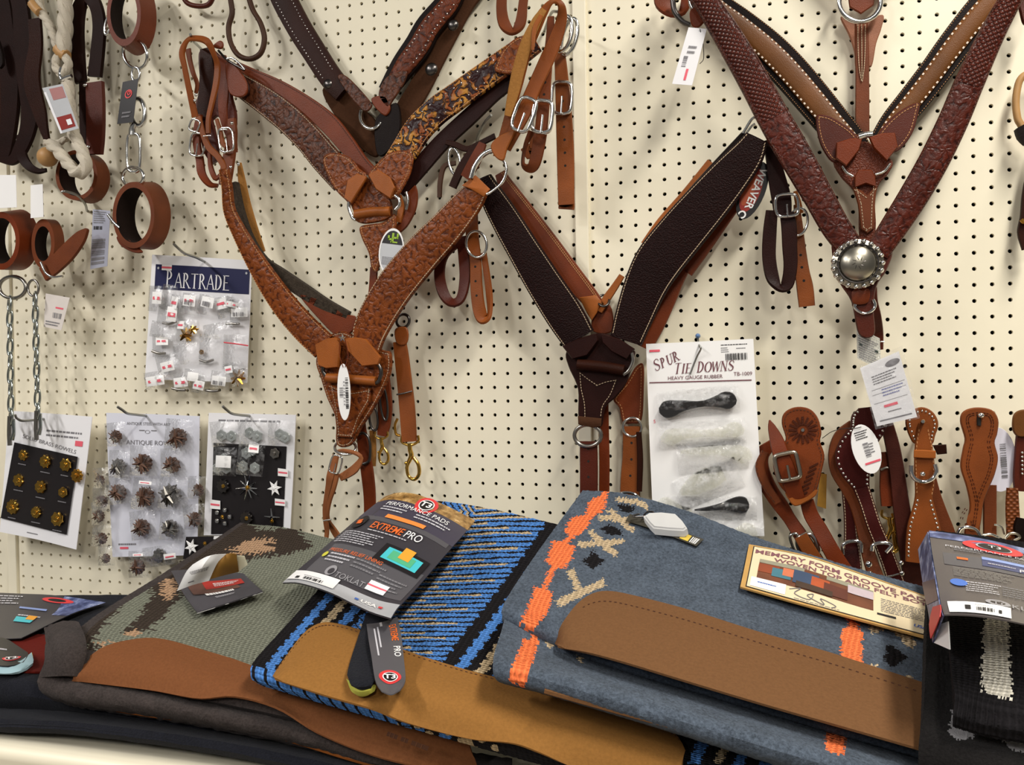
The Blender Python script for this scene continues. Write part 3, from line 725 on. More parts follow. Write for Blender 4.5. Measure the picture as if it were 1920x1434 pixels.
for pts in ([(295, 385), (312, 330), (352, 268), (392, 240), (418, 235)], [(462, 280), (482, 310), (486, 350), (462, 410), (405, 458), (380, 470)]): ptube('ring', SILV, J, pts, 15 if pts[0][0] < 300 else 8, c, .118)
# right tug up to the peg
r = ribbon('tug_strap', TAN, C_, [(815, 815, 32, .115), (850, 690, 30, .12), (880, 560, 26, .125), (915, 420, 30, .13), (950, 280, 32, .135), (1000, 150, 34, .14), (1050, 60, 28, .14, 20), (1095, 12, 22, .14, 45), (1135, 30, 20, .135, 30), (1140, 100, 28, .125), (1110, 200, 36, .12), (1060, 320, 40, .12), (1000, 450, 38, .122), (945, 580, 40, .124), (900, 670, 36, .124), (850, 770, 30, .12)], .12, .004, c, FLESH)
ribbon('tug_lining', FLESH, C_, [(860, 600, 18, .135), (890, 480, 30, .138), (920, 350, 34, .142), (960, 220, 32, .146), (1010, 110, 26, .148), (1050, 50, 16, .148)], .14, .002, c, label='golden flesh side of the looped tug')
ribbon('tug_strap', TANL, C_, [(990, 260, 8, .15), (1000, 150, 12, .15), (1035, 80, 12, .15)], .15, .002, c, FLESH)
plate('ring_wrap', TANL, C_, [(775, 760), (800, 720), (850, 690), (900, 680), (860, 770), (840, 830), (800, 815)], .13, .004, c)
r = ribbon('tug_strap', HARN, C_, [(1085, 90, 18, .1), (1078, 220, 22, .105), (1060, 400, 28, .11), (1045, 560, 32, .112), (1030, 700, 34, .11), (1005, 830, 32, .105), (980, 868, 26, .1, 30), (945, 850, 16, .095, 55), (955, 760, 16, .09, 50), (985, 680, 18, .09)], .1, .004, c, label='looped tan tug with a silver buckle')
holes(r, DARKM, c, (.2, .27, .34, .4)); buckle(C_, 1040, 602, 50, 82, 11, c, .125, SILV, 6)
buckle(C_, 945, 592, 48, 88, 10, c, .138, SILV, 20)
# yoke
o, q = plate('yoke', TANF, I, [(170, 360), (200, 470), (235, 580), (285, 700), (292, 850), (372, 856), (432, 760), (525, 610), (602, 440), (606, 320), (560, 300), (440, 240), (320, 190), (220, 240)], .07, .006, c)
outline_stitch(q, THR, c)
plate('fold_over', TANL, I, [(165, 268), (235, 232), (286, 226), (312, 258), (300, 400), (230, 408), (182, 388)], .088, .006, c, smooth_it=False)
plate('fold_over', TANL, I, [(335, 232), (400, 226), (462, 236), (548, 342), (530, 386), (440, 395), (352, 300)], .088, .006, c, smooth_it=False)
ptube('roll_bar', TANL, I, [(228, 462), (360, 470), (515, 482)], 28, c, .084)
o, q = plate('yoke_tail', TANF, I, [(246, 500), (310, 520), (372, 540), (490, 522), (484, 600), (425, 700), (386, 812), (292, 806), (276, 650)], .078, .004, c, smooth_it=False)
outline_stitch(q, THR, c)
ptube('ring', DSTEEL, I, [(215, 380), (205, 420), (225, 455)], 12, c, .085); ptube('ring', DSTEEL, I, [(520, 370), (545, 420), (530, 480), (500, 495)], 12, c, .085)
g = Bag(); p0 = P(*I(320, 230), .095); st = []
for k in range(10):
    a_ = math.radians(90+36*k); rr = (.008 if k % 2 == 0 else .0034); st.append(p0+V((math.cos(a_)*rr, 0, math.sin(a_)*rr)))
g.add(st+[s_+V((0, -.002, 0)) for s_ in st]+[p0+V((0, -.004, 0))], [(i, (i+1) % 10, 10+(i+1) % 10, 10+i) for i in range(10)]+[(10+i, 10+(i+1) % 10, 20) for i in range(10)]); g.make('star_rivet', SILV, c, stuff=False)
ring('ring', SILV, I, 335, 870, 62, 40, 9, c, .074, 0, (0, .012))
TIEL = leather('pale_brown_strap_leather', (176, 108, 66), .5)
# buckle strap below the yoke
r = ribbon('tie_strap', TIEL, T4, [(455, 385, 12, .07), (520, 395, 22, .085, 60), (640, 420, 24, .09, 50), (700, 470, 26, .085, 20), (640, 580, 48, .085), (560, 640, 48, .085), (470, 690, 40, .085)], .08, .004, c, HARNI)
r = ribbon('tie_strap', TIEL, T4, [(420, 440, 40, .085), (390, 560, 46, .085), (360, 680, 48, .085), (345, 770, 40, .08), (320, 900, 32, .075), (305, 1040, 34, .07), (310, 1180, 32, .065), (320, 1300, 26, .06), (300, 1440, 24, .06)], .08, .004, c, HARNI)
ribbon('tie_strap', TIEL, T4, [(440, 640, 26, .095), (400, 800, 26, .09), (350, 960, 22, .08), (330, 1120, 20, .07), (370, 1230, 34, .05), (430, 1330, 40, .045), (500, 1430, 34, .045)], .08, .004, c, HARNI)
ptube('keeper_wire', SILV, T4, [(275, 1172), (320, 1165), (370, 1158)], 9, c, .08)
buckle(T4, 415, 540, 62, 100, 10, c, .1, SILV, 15)
# straps hanging behind the yoke
r = ribbon('cinch_strap', RUST, T4, [(690, -60, 50, .035), (705, 150, 60, .038), (740, 420, 70, .04), (775, 640, 76, .04), (800, 900, 72, .035), (800, 1200, 66, .03)], .04, .005, c)
ptube('buckle', DSTEEL, T4, [(660, 215), (720, 190), (775, 230), (800, 320), (800, 450), (780, 510), (720, 535), (690, 500)], 17, c, .05)
ribbon('cinch_strap', FLESH, T4, [(830, 160, 36, .03), (840, 360, 34, .03), (845, 560, 22, .03)], .03, .004, c)
def snap(C, x, y, k, par, d):
    """brass swivel snap: cap, shank and hook"""
    s = thing_part = None
    cap = ptube('swivel_cap', BRASS, C, [(x-46*k, y-30*k), (x-48*k, y+5*k), (x-20*k, y+22*k), (x, y+26*k), (x+24*k, y+20*k), (x+50*k, y), (x+48*k, y-32*k)], 8*k, par, d)
    ptube('swivel_pin', BRASS, C, [(x-2*k, y+14*k), (x+2*k, y+60*k)], 14*k, par, d)
    ptube('snap_hook', BRASS, C, [(x+2*k, y+55*k, d, 14*k), (x+8*k, y+90*k, d, 15*k), (x-16*k, y+150*k, d, 11*k), (x-8*k, y+205*k, d, 10*k), (x+26*k, y+225*k, d, 11*k), (x+54*k, y+195*k, d, 11*k), (x+50*k, y+140*k, d, 11*k), (x+22*k, y+98*k, d, 10*k)], 12*k, par, d)
    g = Bag(); p = P(*C(x-22*k, y+130*k), d); q = 11*k*mpp(p)/C.k; g.dome(p, V((q, 0, 0)), V((0, 0, q)), V((0, -q, 0)), 8); g.make('thumb_stud', BRASS, par, stuff=False, smooth=True)
r = ribbon('snap_strap', RED, I, [(545, 380, 42, .03), (562, 520, 44, .034), (570, 640, 44, .036), (562, 740, 40, .036), (552, 800, 30, .036)], .04, .005, c)
for (x, y, w_, h_) in ((560, 610, 20, 100), (500, 700, 24, 70)): ring('buckle', DSTEEL, I, x, y, w_, h_, 7, c, .046, -6)
snap(I, 545, 800, .74, c, .04)
plate('strap_end', TAN, I, [(628, 180), (690, 165), (706, 215), (690, 268), (640, 262)], .045, .004, c)
r = ribbon('snap_strap', TAN, I, [(655, 250, 40, .04), (668, 350, 44, .04), (685, 500, 46, .04), (700, 650, 48, .042), (712, 835, 46, .045)], .04, .006, c)
ptube('keeper_wire', DSTEEL, I, [(635, 560), (680, 552), (725, 540)], 5, c, .052)
ring('ring', DSTEEL, I, 672, 130, 36, 40, 9, c, .04, 30)
snap(I, 712, 830, 1.0, c, .046); ptube('snap_hook', BRASSD, I, [(640, 700), (625, 740), (632, 790), (655, 800)], 8, c, .03)
# ---------------- D: dark collar with a chestnut one behind it
d2 = thing('breast_collar', 'chestnut breast collar mostly hidden behind the dark chocolate one, reddish yoke showing lower right', CATC, P(1150, 620, .03))
r = ribbon('shoulder_strap', RED, J, [(455, 360, 30), (490, 430, 42), (580, 560, 52), (700, 720, 56), (820, 885, 58), (925, 1015, 52), (990, 1085, 36)], .03, .006, d2)
stitch(r, THRT, d2, (-.004, -.007), .0045)
plate('leaf_tab', TANL, K, [(305, 108), (395, 96), (425, 128), (400, 190), (372, 232), (345, 190)], .04, .003, d2, smooth_it=False); ribbon('arm_fold', TANL, K, [(415, 185, 16), (450, 118, 22), (490, 60, 20), (535, -10, 16)], .032, .004, d2); plate('yoke_top', RED, K, [(380, 180), (430, 130), (480, 170), (480, 290), (380, 290)], .026, .004, d2)
r = ribbon('shoulder_strap', RED, K, [(860, -60, 45), (815, 20, 50), (770, 130, 50), (715, 260, 46), (655, 380, 40)], .03, .006, d2)
r = ribbon('shoulder_strap', RED, D, [(880, 930, 30), (820, 1040, 40), (740, 1150, 45), (640, 1290, 48), (560, 1400, 48)], .03, .006, d2)
r = ribbon('shoulder_strap', TANL, D, [(700, 840, 24), (570, 1010, 30), (450, 1150, 32), (360, 1270, 28)], .03, .005, d2)
ring_in(K, 435, 125, 30, d2, .036, DSTEEL, 7)
o, q = plate('yoke', RED, K, [(560, 560), (610, 480), (650, 470), (652, 600), (640, 765), (590, 785), (540, 778), (520, 700), (490, 650)], .014, .005, d2)
outline_stitch(q, THRT, d2)
ring('ring', SILV, K, 590, 805, 50, 50, 8, d2, .024)
r = ribbon('tail_strap', TAN, K, [(585, 800, 46), (588, 950, 50), (580, 1080, 52), (575, 1240, 52)], .02, .005, d2); holes(r, DARKM, d2, (.2, .4, .6))
ring('ring', CHROME, K, 560, 1200, 68, 44, 9, d2, .034)
ribbon('tail_strap', DKBR, K, [(625, 830, 14), (632, 980, 16), (628, 1150, 14)], .028, .003, d2)
r = ribbon('tail_strap', RUST, K, [(435, 620, 26), (436, 800, 28), (440, 1000, 28), (438, 1220, 28)], .024, .004, d2)
dd = thing('breast_collar', 'dark chocolate pebbled breast collar with white stitched edges beside the central upright', CATC, P(1130, 640, .05))
r = ribbon('shoulder_strap', DKG, J, [(370, 380, 40, .075), (410, 480, 66, .07), (485, 610, 80, .065), (580, 770, 88, .06), (690, 950, 97, .056), (800, 1120, 102, .054), (880, 1250, 92, .052)], .06, .008, dd, dome=.003)
stitch(r, THR, dd, (.0035, -.0035), .0046)
r = ribbon('shoulder_strap', DKG, D, [(935, 715, 62, .08), (880, 810, 88, .078), (785, 925, 106, .074), (665, 1065, 118, .07), (545, 1205, 124, .066), (430, 1350, 124, .063), (360, 1480, 112, .061), (300, 1640, 98, .059), (260, 1760, 84, .057)], .06, .008, dd, dome=.003)
stitch(r, THR, dd, (.004, -.004), .0046, .0018, .0006)
ribbon('strap_edge', BLK, D, [(870, 690, 14, .07), (700, 880, 20, .066), (540, 1060, 20, .062), (380, 1260, 20, .058), (270, 1440, 18, .055)], .06, .006, dd)
ptube('ring', SILV, D, [(862, 690), (880, 660), (905, 620), (925, 605)], 8, dd, .085); ptube('ring', SILV, D, [(880, 690), (905, 655), (925, 640)], 7, dd, .08)
o, q = plate('yoke', DKCH, K, [(238, 400), (250, 480), (300, 600), (305, 760), (365, 790), (425, 800), (445, 700), (505, 640), (562, 560), (600, 430), (598, 390), (520, 330), (420, 300), (320, 330)], .056, .007, dd)
plate('fold_over', DKCH, K, [(215, 370), (300, 330), (400, 300), (410, 340), (350, 420), (270, 440)], .07, .006, dd, smooth_it=False)
plate('fold_over', DKCH, K, [(425, 300), (520, 330), (605, 385), (560, 440), (480, 400), (430, 350)], .07, .006, dd, smooth_it=False)
ptube('roll_bar', DKBR, K, [(295, 468), (420, 480), (545, 500)], 30, dd, .07)
ptube('ring', STEEL, K, [(585, 405), (592, 450), (570, 500), (540, 522)], 10, dd, .072)
line_stitch(K, [(310, 515), (355, 550), (400, 580)], .0645, THR, dd); line_stitch(K, [(400, 580), (450, 562), (500, 553)], .0645, THR, dd); line_stitch(K, [(500, 555), (470, 630), (430, 690), (418, 755)], .0645, THR, dd); line_stitch(K, [(308, 515), (315, 600), (332, 680), (335, 760)], .0645, THR, dd)
plate('yoke_end', SUED, K, [(298, 745), (425, 758), (422, 800), (380, 808), (300, 790)], .064, .003, dd, smooth_it=False)
ring('ring', STEEL, K, 350, 850, 72, 58, 11, dd, .06)
r = ribbon('tail_strap', MAHO, K, [(355, 880, 47), (357, 1000, 48), (357, 1100, 48), (356, 1260, 48)], .052, .006, dd); holes(r, DARKM, dd, (.1, .28, .5, .7))
# its left tugs by the middle peg
peg(J, [(325, 205, .0), (338, 150, .035), (370, 85, .07), (405, 45, .085)], 'wire peg hook behind the dark collar left of the upright')
ribbon('tug_strap', DKBR, T2, [(120, 285, 14, .055), (180, 300, 18, .055), (250, 325, 18, .055), (330, 290, 18, .055), (420, 245, 18, .06)], .05, .004, dd)
ring('ring', LBLUE if False else SILV, T2, 170, 400, 34, 82, 9, dd, .05, -8)
ribbon('tug_strap', OLIVE, T2, [(180, 410, 14, .045), (110, 430, 16, .045), (85, 520, 16, .045), (80, 620, 14, .045)], .05, .004, dd)
ribbon('tug_strap', DKBR, T2, [(300, 310, 24, .06), (220, 430, 28, .06), (160, 560, 26, .06)], .06, .005, dd)
ribbon('tug_strap', RED, T2, [(345, 290, 26, .075), (300, 390, 38, .075), (240, 500, 36, .07)], .07, .005, dd)
ribbon('tug_strap', MAHO, T2, [(220, 860, 40, .05), (110, 960, 36, .05), (80, 1080, 34, .052), (100, 1200, 34, .055, 25), (150, 1265, 30, .058, 40), (210, 1240, 32, .058, 20), (235, 1120, 34, .055), (230, 980, 36, .052), (220, 860, 40, .05)], .05, .005, dd, label='looped dark tug with a row of holes')
r = ribbon('tug_strap', TAN, T2, [(275, 720, 40, .05), (280, 850, 40, .054), (300, 1000, 36, .056), (305, 1150, 38, .058), (320, 1290, 40, .06), (345, 1365, 36, .06, 30), (390, 1340, 22, .058, 50), (385, 1200, 22, .054, 20), (350, 960, 18, .05)], .05, .005, dd, label='looped tan tug under a silver buckle')
holes(r, DARKM, dd, (.3, .38, .46)); ring('buckle', SILV, T2, 305, 905, 62, 80, 9, dd, .066, -8, n=12)
# right tugs at the peg beside the oval tag
ribbon('tug_strap', DKCH, T3, [(230, 130, 34, .06), (270, 280, 50, .06), (300, 420, 62, .06), (330, 560, 68, .06), (340, 680, 60, .06)], .06, .006, dd)
r = ribbon('tug_strap', DKCH, T3, [(260, 640, 42, .06), (245, 800, 48, .06), (240, 980, 48, .06), (265, 1130, 46, .062, 10), (310, 1205, 30, .066, 40), (370, 1180, 44, .068, 10), (395, 1050, 48, .068), (390, 900, 52, .068), (385, 760, 54, .068), (370, 660, 50, .066)], .06, .005, dd, label='looped dark tug under a silver buckle')
r = ribbon('tug_strap', TAN, T3, [(440, 600, 22, .05), (455, 760, 30, .052), (465, 920, 40, .054), (480, 1080, 50, .056), (500, 1200, 58, .056), (515, 1335, 56, .056)], .05, .006, dd, label='tan tug end with a cut tip'); holes(r, DARKM, dd, (.5, .62, .75))
buckle(T3, 370, 600, 82, 80, 11, dd, .078, CHROME, -4); ring('ring', SILV, T3, 455, 720, 66, 100, 10, dd, .066, 10)
ribbon('tug_strap', TANL, T3, [(430, 500, 14, .055), (450, 580, 22, .055), (470, 660, 20, .055)], .055, .004, dd)
# ---------------- G: small tan strap at the very top right
gq = thing('breast_collar', 'pale tan breast collar end with a ring and stitched drop strap at the top right', CATC, P(1610, 40, .02))
o, q = plate('yoke', leather('rose_tan_leather', (170, 112, 84), .45), E, [(375, 90), (470, 120), (590, 80), (585, 150), (558, 230), (540, 330), (520, 352), (455, 352), (445, 270), (415, 180)], .016, .005, gq)
plate('yoke_flap', RED, E, [(410, -40), (470, 0), (560, -40), (545, 30), (480, 75), (420, 40)], .03, .004, gq, smooth_it=False)
ribbon('drop_strap', HARN, E, [(482, 110, 30), (485, 250, 33), (487, 400, 33), (487, 560, 34), (487, 690, 34)], .02, .004, gq)
line_stitch(E, [(465, 130), (466, 250), (472, 350), (485, 425)], .026, THR, gq, .004); line_stitch(E, [(503, 130), (502, 250), (497, 350), (487, 425)], .026, THR, gq, .004); line_stitch(E, [(484, 130), (485, 250), (486, 400)], .026, THR, gq, .004)
ring('ring', SILV, E, 475, 8, 108, 104, 13, gq, .04)
ribbon('shoulder_strap', RED, E, [(180, -420, 60), (260, -300, 64), (340, -180, 62), (420, -70, 50), (445, -20, 44)], .03, .006, gq); ribbon('shoulder_strap', RED, E, [(780, -420, 60), (700, -300, 64), (620, -180, 62), (535, -70, 50), (505, -20, 44)], .03, .006, gq)
# ---------------- E: brown collar with black edges and white stitches
e = thing('breast_collar', 'tobacco brown breast collar with black edging and white spots, behind the mahogany one', CATC, P(1610, 270, .03))
def banded(pts, CC, side):
    r0 = ribbon('shoulder_strap', BLK, CC, pts, .026, .009, e)
    r = ribbon('strap_face', TOBAC, CC, [(p[0], p[1], p[2]*.6) for p in pts], .036, .004, e, dome=.002)
    stitch(r, THRW, e, (.002, -.002), .0088, .0017, .0012)
    stitch(r0, THRT, e, (.0022, -.0022), .004, .0009, .0004)
banded([(590, -90, 70), (720, 40, 76), (850, 140, 82), (990, 258, 88), (1110, 380, 90), (1230, 520, 88), (1330, 640, 84), (1410, 730, 78), (1470, 810, 66)], D, 0)
banded([(1440, -350, 90), (1340, -230, 94), (1250, -120, 96), (1170, -10, 94), (1075, 95, 88), (960, 240, 84), (850, 390, 80), (745, 525, 78), (650, 640, 72), (580, 740, 60)], E, 1)
o, q = plate('leaf_tab', MAHO, E, [(250, 605), (310, 602), (380, 640), (440, 685), (470, 740), (410, 800), (340, 842), (285, 780), (256, 700)], .042, .005, e); outline_stitch(q, THRT, e)
o, q = plate('leaf_tab', MAHO, E, [(778, 535), (772, 600), (740, 700), (668, 785), (600, 780), (560, 720), (600, 650), (690, 570)], .042, .005, e); outline_stitch(q, THRT, e)
o, q = plate('yoke', leather('reddish_stamped_leather', (136, 66, 42), .42, 'grain', (98, 42, 24)), E, [(338, 830), (420, 770), (500, 735), (570, 780), (642, 838), (620, 900), (570, 960), (552, 1050), (556, 1170), (540, 1250), (475, 1250), (466, 1060), (440, 985), (375, 915)], .038, .006, e)
plate('fold_over', RUST, E, [(352, 742), (420, 720), (488, 712), (470, 780), (405, 862), (350, 822)], .052, .006, e, smooth_it=False)
plate('fold_over', RUST, E, [(520, 712), (590, 692), (654, 690), (670, 765), (612, 835), (545, 770)], .052, .006, e, smooth_it=False)
plate('roll_bar', RUST, E, [(446, 915), (466, 880), (535, 880), (553, 918), (556, 968), (505, 952), (448, 972)], .048, .005, e, smooth_it=False)
o, q = plate('yoke_tail', HARN, E, [(438, 970), (480, 985), (510, 1010), (560, 960), (552, 1060), (548, 1180), (512, 1208), (478, 1185), (464, 1060)], .046, .004, e, smooth_it=False); outline_stitch(q, THR, e)
ptube('ring', SILV, E, [(385, 858), (405, 890), (440, 912)], 7, e, .05); ptube('ring', SILV, E, [(632, 845), (600, 885), (555, 902)], 7, e, .05)
ptube('ring', SILV, E, [(468, 708), (500, 698), (540, 694)], 17, e, .055)
# ---------------- F: mahogany basket weave collar with the big concho
f = thing('breast_collar', 'mahogany basket-stamped breast collar with a large round silver concho at its point', CATC, P(1605, 480, .06))
FR = [(560, -120, 50), (610, -60, 56), (670, 10, 60), (760, 150, 68), (850, 300, 73), (940, 460, 76), (1020, 610, 79), (1100, 750, 81), (1175, 880, 78), (1260, 1030, 73), (1345, 1180, 70), (1440, 1310, 62)]
def two_tone(CC, pts, cut):
    base = ribbon('shoulder_strap', MAHF, CC, pts, .088, .007, f, dome=.003)
    stitch(base, THRD, f, (.0025, -.0025), .005)
    ribbon('stamped_panel', MAHB, CC, [(p[0], p[1], p[2]*.74) for p in cut], .0945, .0022, f, dome=.002)
two_tone(D, FR, FR[:7])
FL = [(1430, -340, 44), (1360, -220, 46), (1300, -110, 48), (1250, 0, 56), (1150, 190, 64), (1035, 440, 72), (955, 630, 74), (858, 830, 75), (755, 1010, 74), (660, 1160, 70), (560, 1310, 62)]
two_tone(E, FL, FL[:6])
plate('yoke', MAHO, E, [(330, 1250), (420, 1230), (540, 1240), (640, 1290), (610, 1400), (560, 1480), (545, 1600), (548, 1730), (470, 1730), (430, 1560), (360, 1440)], .086, .006, f)
plate('keeper', RED, E, [(440, 1500), (520, 1495), (518, 1560), (470, 1575), (436, 1560)], .094, .003, f)
p = P(*E(463, 1365), .1); s = mpp(p)/E.k
g = Bag(); g.dome(p, V((128*s, 0, 0)), V((0, 0, 128*s)), V((0, -.006, 0)), 28); con = g.make('concho', PEWT, f, stuff=False, smooth=True)
g = Bag(); g.dome(p+V((0, -.005, 0)), V((94*s, 0, 0)), V((0, 0, 94*s)), V((0, -.011, 0)), 28); g.make('concho_dome', metal('engraved_silver', (168, 162, 148), .3), con, stuff=False, smooth=True)
tube('concho_rim', DSTEEL, [p+V((98*s*math.cos(k*math.pi/8), -.0075, 98*s*math.sin(k*math.pi/8))) for k in range(16)], .0016, con, True, k=6, n=2)
for k in range(19):
    a_ = 2*math.pi*k/19; g = Bag(); g.dome(p+V((118*s*math.cos(a_), -.002, 118*s*math.sin(a_))), V((15*s, 0, 0)), V((0, 0, 15*s)), V((0, -.007, 0)), 8); g.make('concho_bead', SILV if k % 1 == 0 else PEWT, con, stuff=False, smooth=True)
for k in range(8):
    a_ = math.pi*k/4; c0 = p+V((0, -.0135, 0))
    tube('engraving', DSTEEL, [c0+V((16*s*math.cos(a_), -.002, 16*s*math.sin(a_))), c0+V((38*s*math.cos(a_+.25), -.0008, 38*s*math.sin(a_+.25))), c0+V((66*s*math.cos(a_), .003, 66*s*math.sin(a_)))], .0006, con, k=5, n=3)
r = ribbon('tail_strap', MAHO, T5, [(290, 180, 80, .082), (300, 300, 78, .078), (330, 420, 76, .068), (350, 560, 74, .046), (365, 700, 60, .042)], .05, .005, f)
ptube('ring', CHROME, T5, [(195, 315), (195, 345), (240, 385), (290, 390), (340, 365), (362, 320), (345, 275)], 13, f, .094)
# top-left ring of this collar
ptube('ring', DSTEEL, D, [(500, 0), (510, 60), (550, 110), (590, 130)], 14, f, .06); ptube('ring', SILV, D, [(590, -20), (595, 30), (625, 70)], 12, f, .075)
ribbon('tug_strap', RED, D, [(440, -60, 40, .04), (450, 20, 42, .04, 10), (490, 75, 30, .045, 40), (550, 70, 26, .05, 40), (570, 0, 26, .05), (560, -60, 26, .05)], .05, .005, f)
plate('end_fold', RUST, D, [(590, 60), (640, 30), (690, 70), (640, 140), (600, 135)], .075, .004, f)
# ---------------- loops of other tack at the top edge
t = thing('leather_loop', 'dark brown round leather loop hanging at the top left of centre, teardrop shaped', 'loop', P(*B(390, 100), .03))
ptube('round_cord', OLIVE, B, [(280, -200), (300, -60), (312, 10), (318, 70), (300, 140), (310, 220), (350, 285), (410, 305), (465, 275), (485, 200), (465, 120), (425, 50), (395, -40), (340, -200)], 14, t, .035)
t = thing('leather_loop', 'short dark brown leather loop cut by the top edge above the left hook', 'loop', P(*B(140, 10), .03))
ptube('round_cord', MAHO, B, [(50, -60), (80, 10), (140, 32), (200, 20), (230, -50)], 13, t, .03)
t = thing('leather_loop', 'flat brown strap loop hanging from the top edge left of the upright', 'loop', P(*C_(880, 100), .03))
ribbon('loop_strap', HARN, C_, [(850, -220, 24, .03), (835, -60, 26, .03), (830, 50, 28, .034), (845, 130, 30, .038, 15), (885, 172, 24, .042, 40), (925, 130, 30, .042, 10), (940, 30, 24, .04), (945, -60, 24, .038), (920, -220, 24, .034)], .03, .005, t, HARNI)
# things cut by the right edge of the frame
t = thing('rope_rein', 'tan rope loop with a black leather grip at the right edge of the frame', 'rein', P(1912, 200, .03))
ptube('rope', RAWH, E, [(1480, 560), (1470, 440), (1410, 380), (1345, 380), (1300, 420), (1282, 520), (1290, 610), (1310, 650), (1350, 740), (1410, 760), (1470, 690), (1480, 570)], 18, t, .03)
ribbon('grip', BLK, E, [(1300, 660, 30), (1325, 700, 40), (1350, 740, 30)], .03, .012, t)
t = thing('leather_tassel', 'dark leather end with a yellow flash at the right edge beneath the rope loop', 'strap', P(1916, 440, .03))
ribbon('strap_end', DKBR, E, [(1400, 700, 30), (1380, 850, 34), (1350, 1000, 34), (1330, 1120, 26), (1325, 1200, 34), (1340, 1290, 26)], .03, .006, t)
ptube('yellow_flash', BRASSD, E, [(1310, 1135), (1325, 1150), (1340, 1140)], 10, t, .04)
t = thing('leather_tab', 'dark red leather corner cut by the top right edge of the frame', 'strap', P(1915, 20, .03))
plate('tab', MAHO, E, [(1290, 0), (1330, -40), (1380, 0), (1360, 110), (1320, 130), (1300, 70)], .05, .006, t)
# ------------------------------------------------------------------ upper left: straps, rope, hobbles
def tagcard(name, label, C, corners, d, mat=None, group=None, cat='tag', bulge=0, mid=None):
    """small hang tag through four corners (TL, TR, BR, BL)"""
    tl, tr, br, bl = [(c[0], c[1], c[2] if len(c) > 2 else d) for c in corners]
    m = lambda a, b, e=0: ((a[0]+b[0])/2, (a[1]+b[1])/2, (a[2]+b[2])/2+e)
    top, bot = m(tl, tr, bulge), m(bl, br, bulge)
    pt = pix_patch(C, [[tl, top, tr], [m(tl, bl), m(top, bot), m(tr, br)], [bl, bot, br]])
    t = thing(name, label, cat, pt.at(.5, .0), group)
    sheet('card', pt, mat or WHITE, t, 5, 5, .0008)
    return t, pt
def string(C, pts, par, mat=None, r=.0006, d=.03):
    w = [P(*C(p[0], p[1]), p[2] if len(p) > 2 else d) for p in pts]
    return tube('loop_string', mat or DARKM, w, r, par, k=5, n=4)
t = thing('leather_strap', 'dark brown latigo strap hanging straight down at the far left edge', 'strap', P(*A(40, 300), .05))
ribbon('strap_run', LATI, A, [(20, -300, 40), (10, -60, 48), (30, 60, 52), (50, 250, 56), (62, 420, 58), (62, 560, 54), (50, 700, 46), (36, 800, 36), (20, 830, 20)], .05, .008, t)
ribbon('strap_run', DKBR, A, [(-20, 250, 30), (-10, 400, 34), (20, 550, 40), (14, 700, 40), (0, 830, 34)], .042, .006, t)
t = thing('leather_strap', 'dark brown looped strap with a curled end beside the white rope', 'strap', P(*A(160, 300), .06))
ribbon('strap_run', LATI, A, [(60, -300, 40), (90, -60, 44), (115, 50, 50), (130, 220, 58), (150, 400, 62), (165, 560, 56), (150, 680, 48), (110, 780, 40), (70, 830, 26), (10, 828, 14)], .06, .007, t)
ribbon('strap_run', DKBR, A, [(185, 100, 40), (190, 240, 42), (170, 420, 50), (210, 580, 40), (235, 680, 24), (262, 770, 10)], .07, .005, t)
ribbon('strap_run', LATI, A, [(120, 700, 34), (118, 800, 30), (150, 860, 22, None, 20), (200, 888, 16, None, 30), (244, 880, 10)], .062, .005, t)
t = thing('leather_strap', 'near black strap end at the left edge, lower of the dark bundle', 'strap', P(*A(10, 330), .07))
ribbon('strap_run', BLK, A, [(-20, 200, 20), (0, 280, 26), (10, 340, 20), (14, 352, 8)], .075, .006, t)
# white cotton rope with rawhide wraps
t = thing('cotton_rope', 'white cotton rope with rawhide wraps and a round wooden bead', 'rope', P(*A(330, 250), .09))
def rope(pts, rpx, d=.09):
    r0 = ptube('rope_core', ROPE, A, pts, rpx*.8, t, d, k=7)
    c = [P(*A(p[0], p[1]), p[2] if len(p) > 2 else d) for p in pts]
    q = spl([tuple(a) for a in c], (len(c)-1)*12+1); s = rpx/A.k*mpp(c[0]); L = 0; st = [[], [], []]
    for i in range(len(q)):
        p = V(q[i]); tt = (V(q[min(i+1, len(q)-1)])-V(q[max(i-1, 0)])).normalized()
        if i: L += (p-V(q[i-1])).length
        u = tt.cross(V((0, -1, 0))).normalized(); w = u.cross(tt)
        for k in range(3):
            a = L/(s*7)*2*math.pi+k*2*math.pi/3; st[k].append(p+(u*math.cos(a)+w*math.sin(a))*s*.5)
    for k in range(3): tube('rope_strand', ROPE, st[k], s*.56, t, k=6, n=1, raw=True)
rope([(320, -280), (335, -60), (338, 60), (335, 160), (325, 270)], 38)
rope([(260, -260), (205, -30), (215, 60), (262, 140), (300, 250)], 24, .085)
rope([(300, 290), (288, 340), (318, 385), (352, 340), (340, 290)], 22, .095)
rope([(352, 420), (360, 560, .1), (380, 690, .115), (430, 800, .125), (440, 870, .13), (400, 895, .13), (355, 850, .125), (300, 780, .12), (262, 745, .115)], 32)
rope([(232, 735), (262, 745), (310, 735), (345, 715)], 16, .1)
for pts, r_ in (([(300, 262), (320, 275), (345, 280)], 30), ([(305, 800), (322, 805), (345, 815)], 22), ([(165, 30), (185, 45), (205, 55)], 24)):
    ptube('rawhide_wrap', RAWH, A, [(p[0], p[1]-12) for p in pts[:1]]+[pts[1]]+[(p[0], p[1]+10) for p in pts[2:]], r_, t, .092)
p = P(*A(245, 812), .1); s = 50/A.k*mpp(p)
bm = bpy.data.meshes.new('bead'); import bmesh
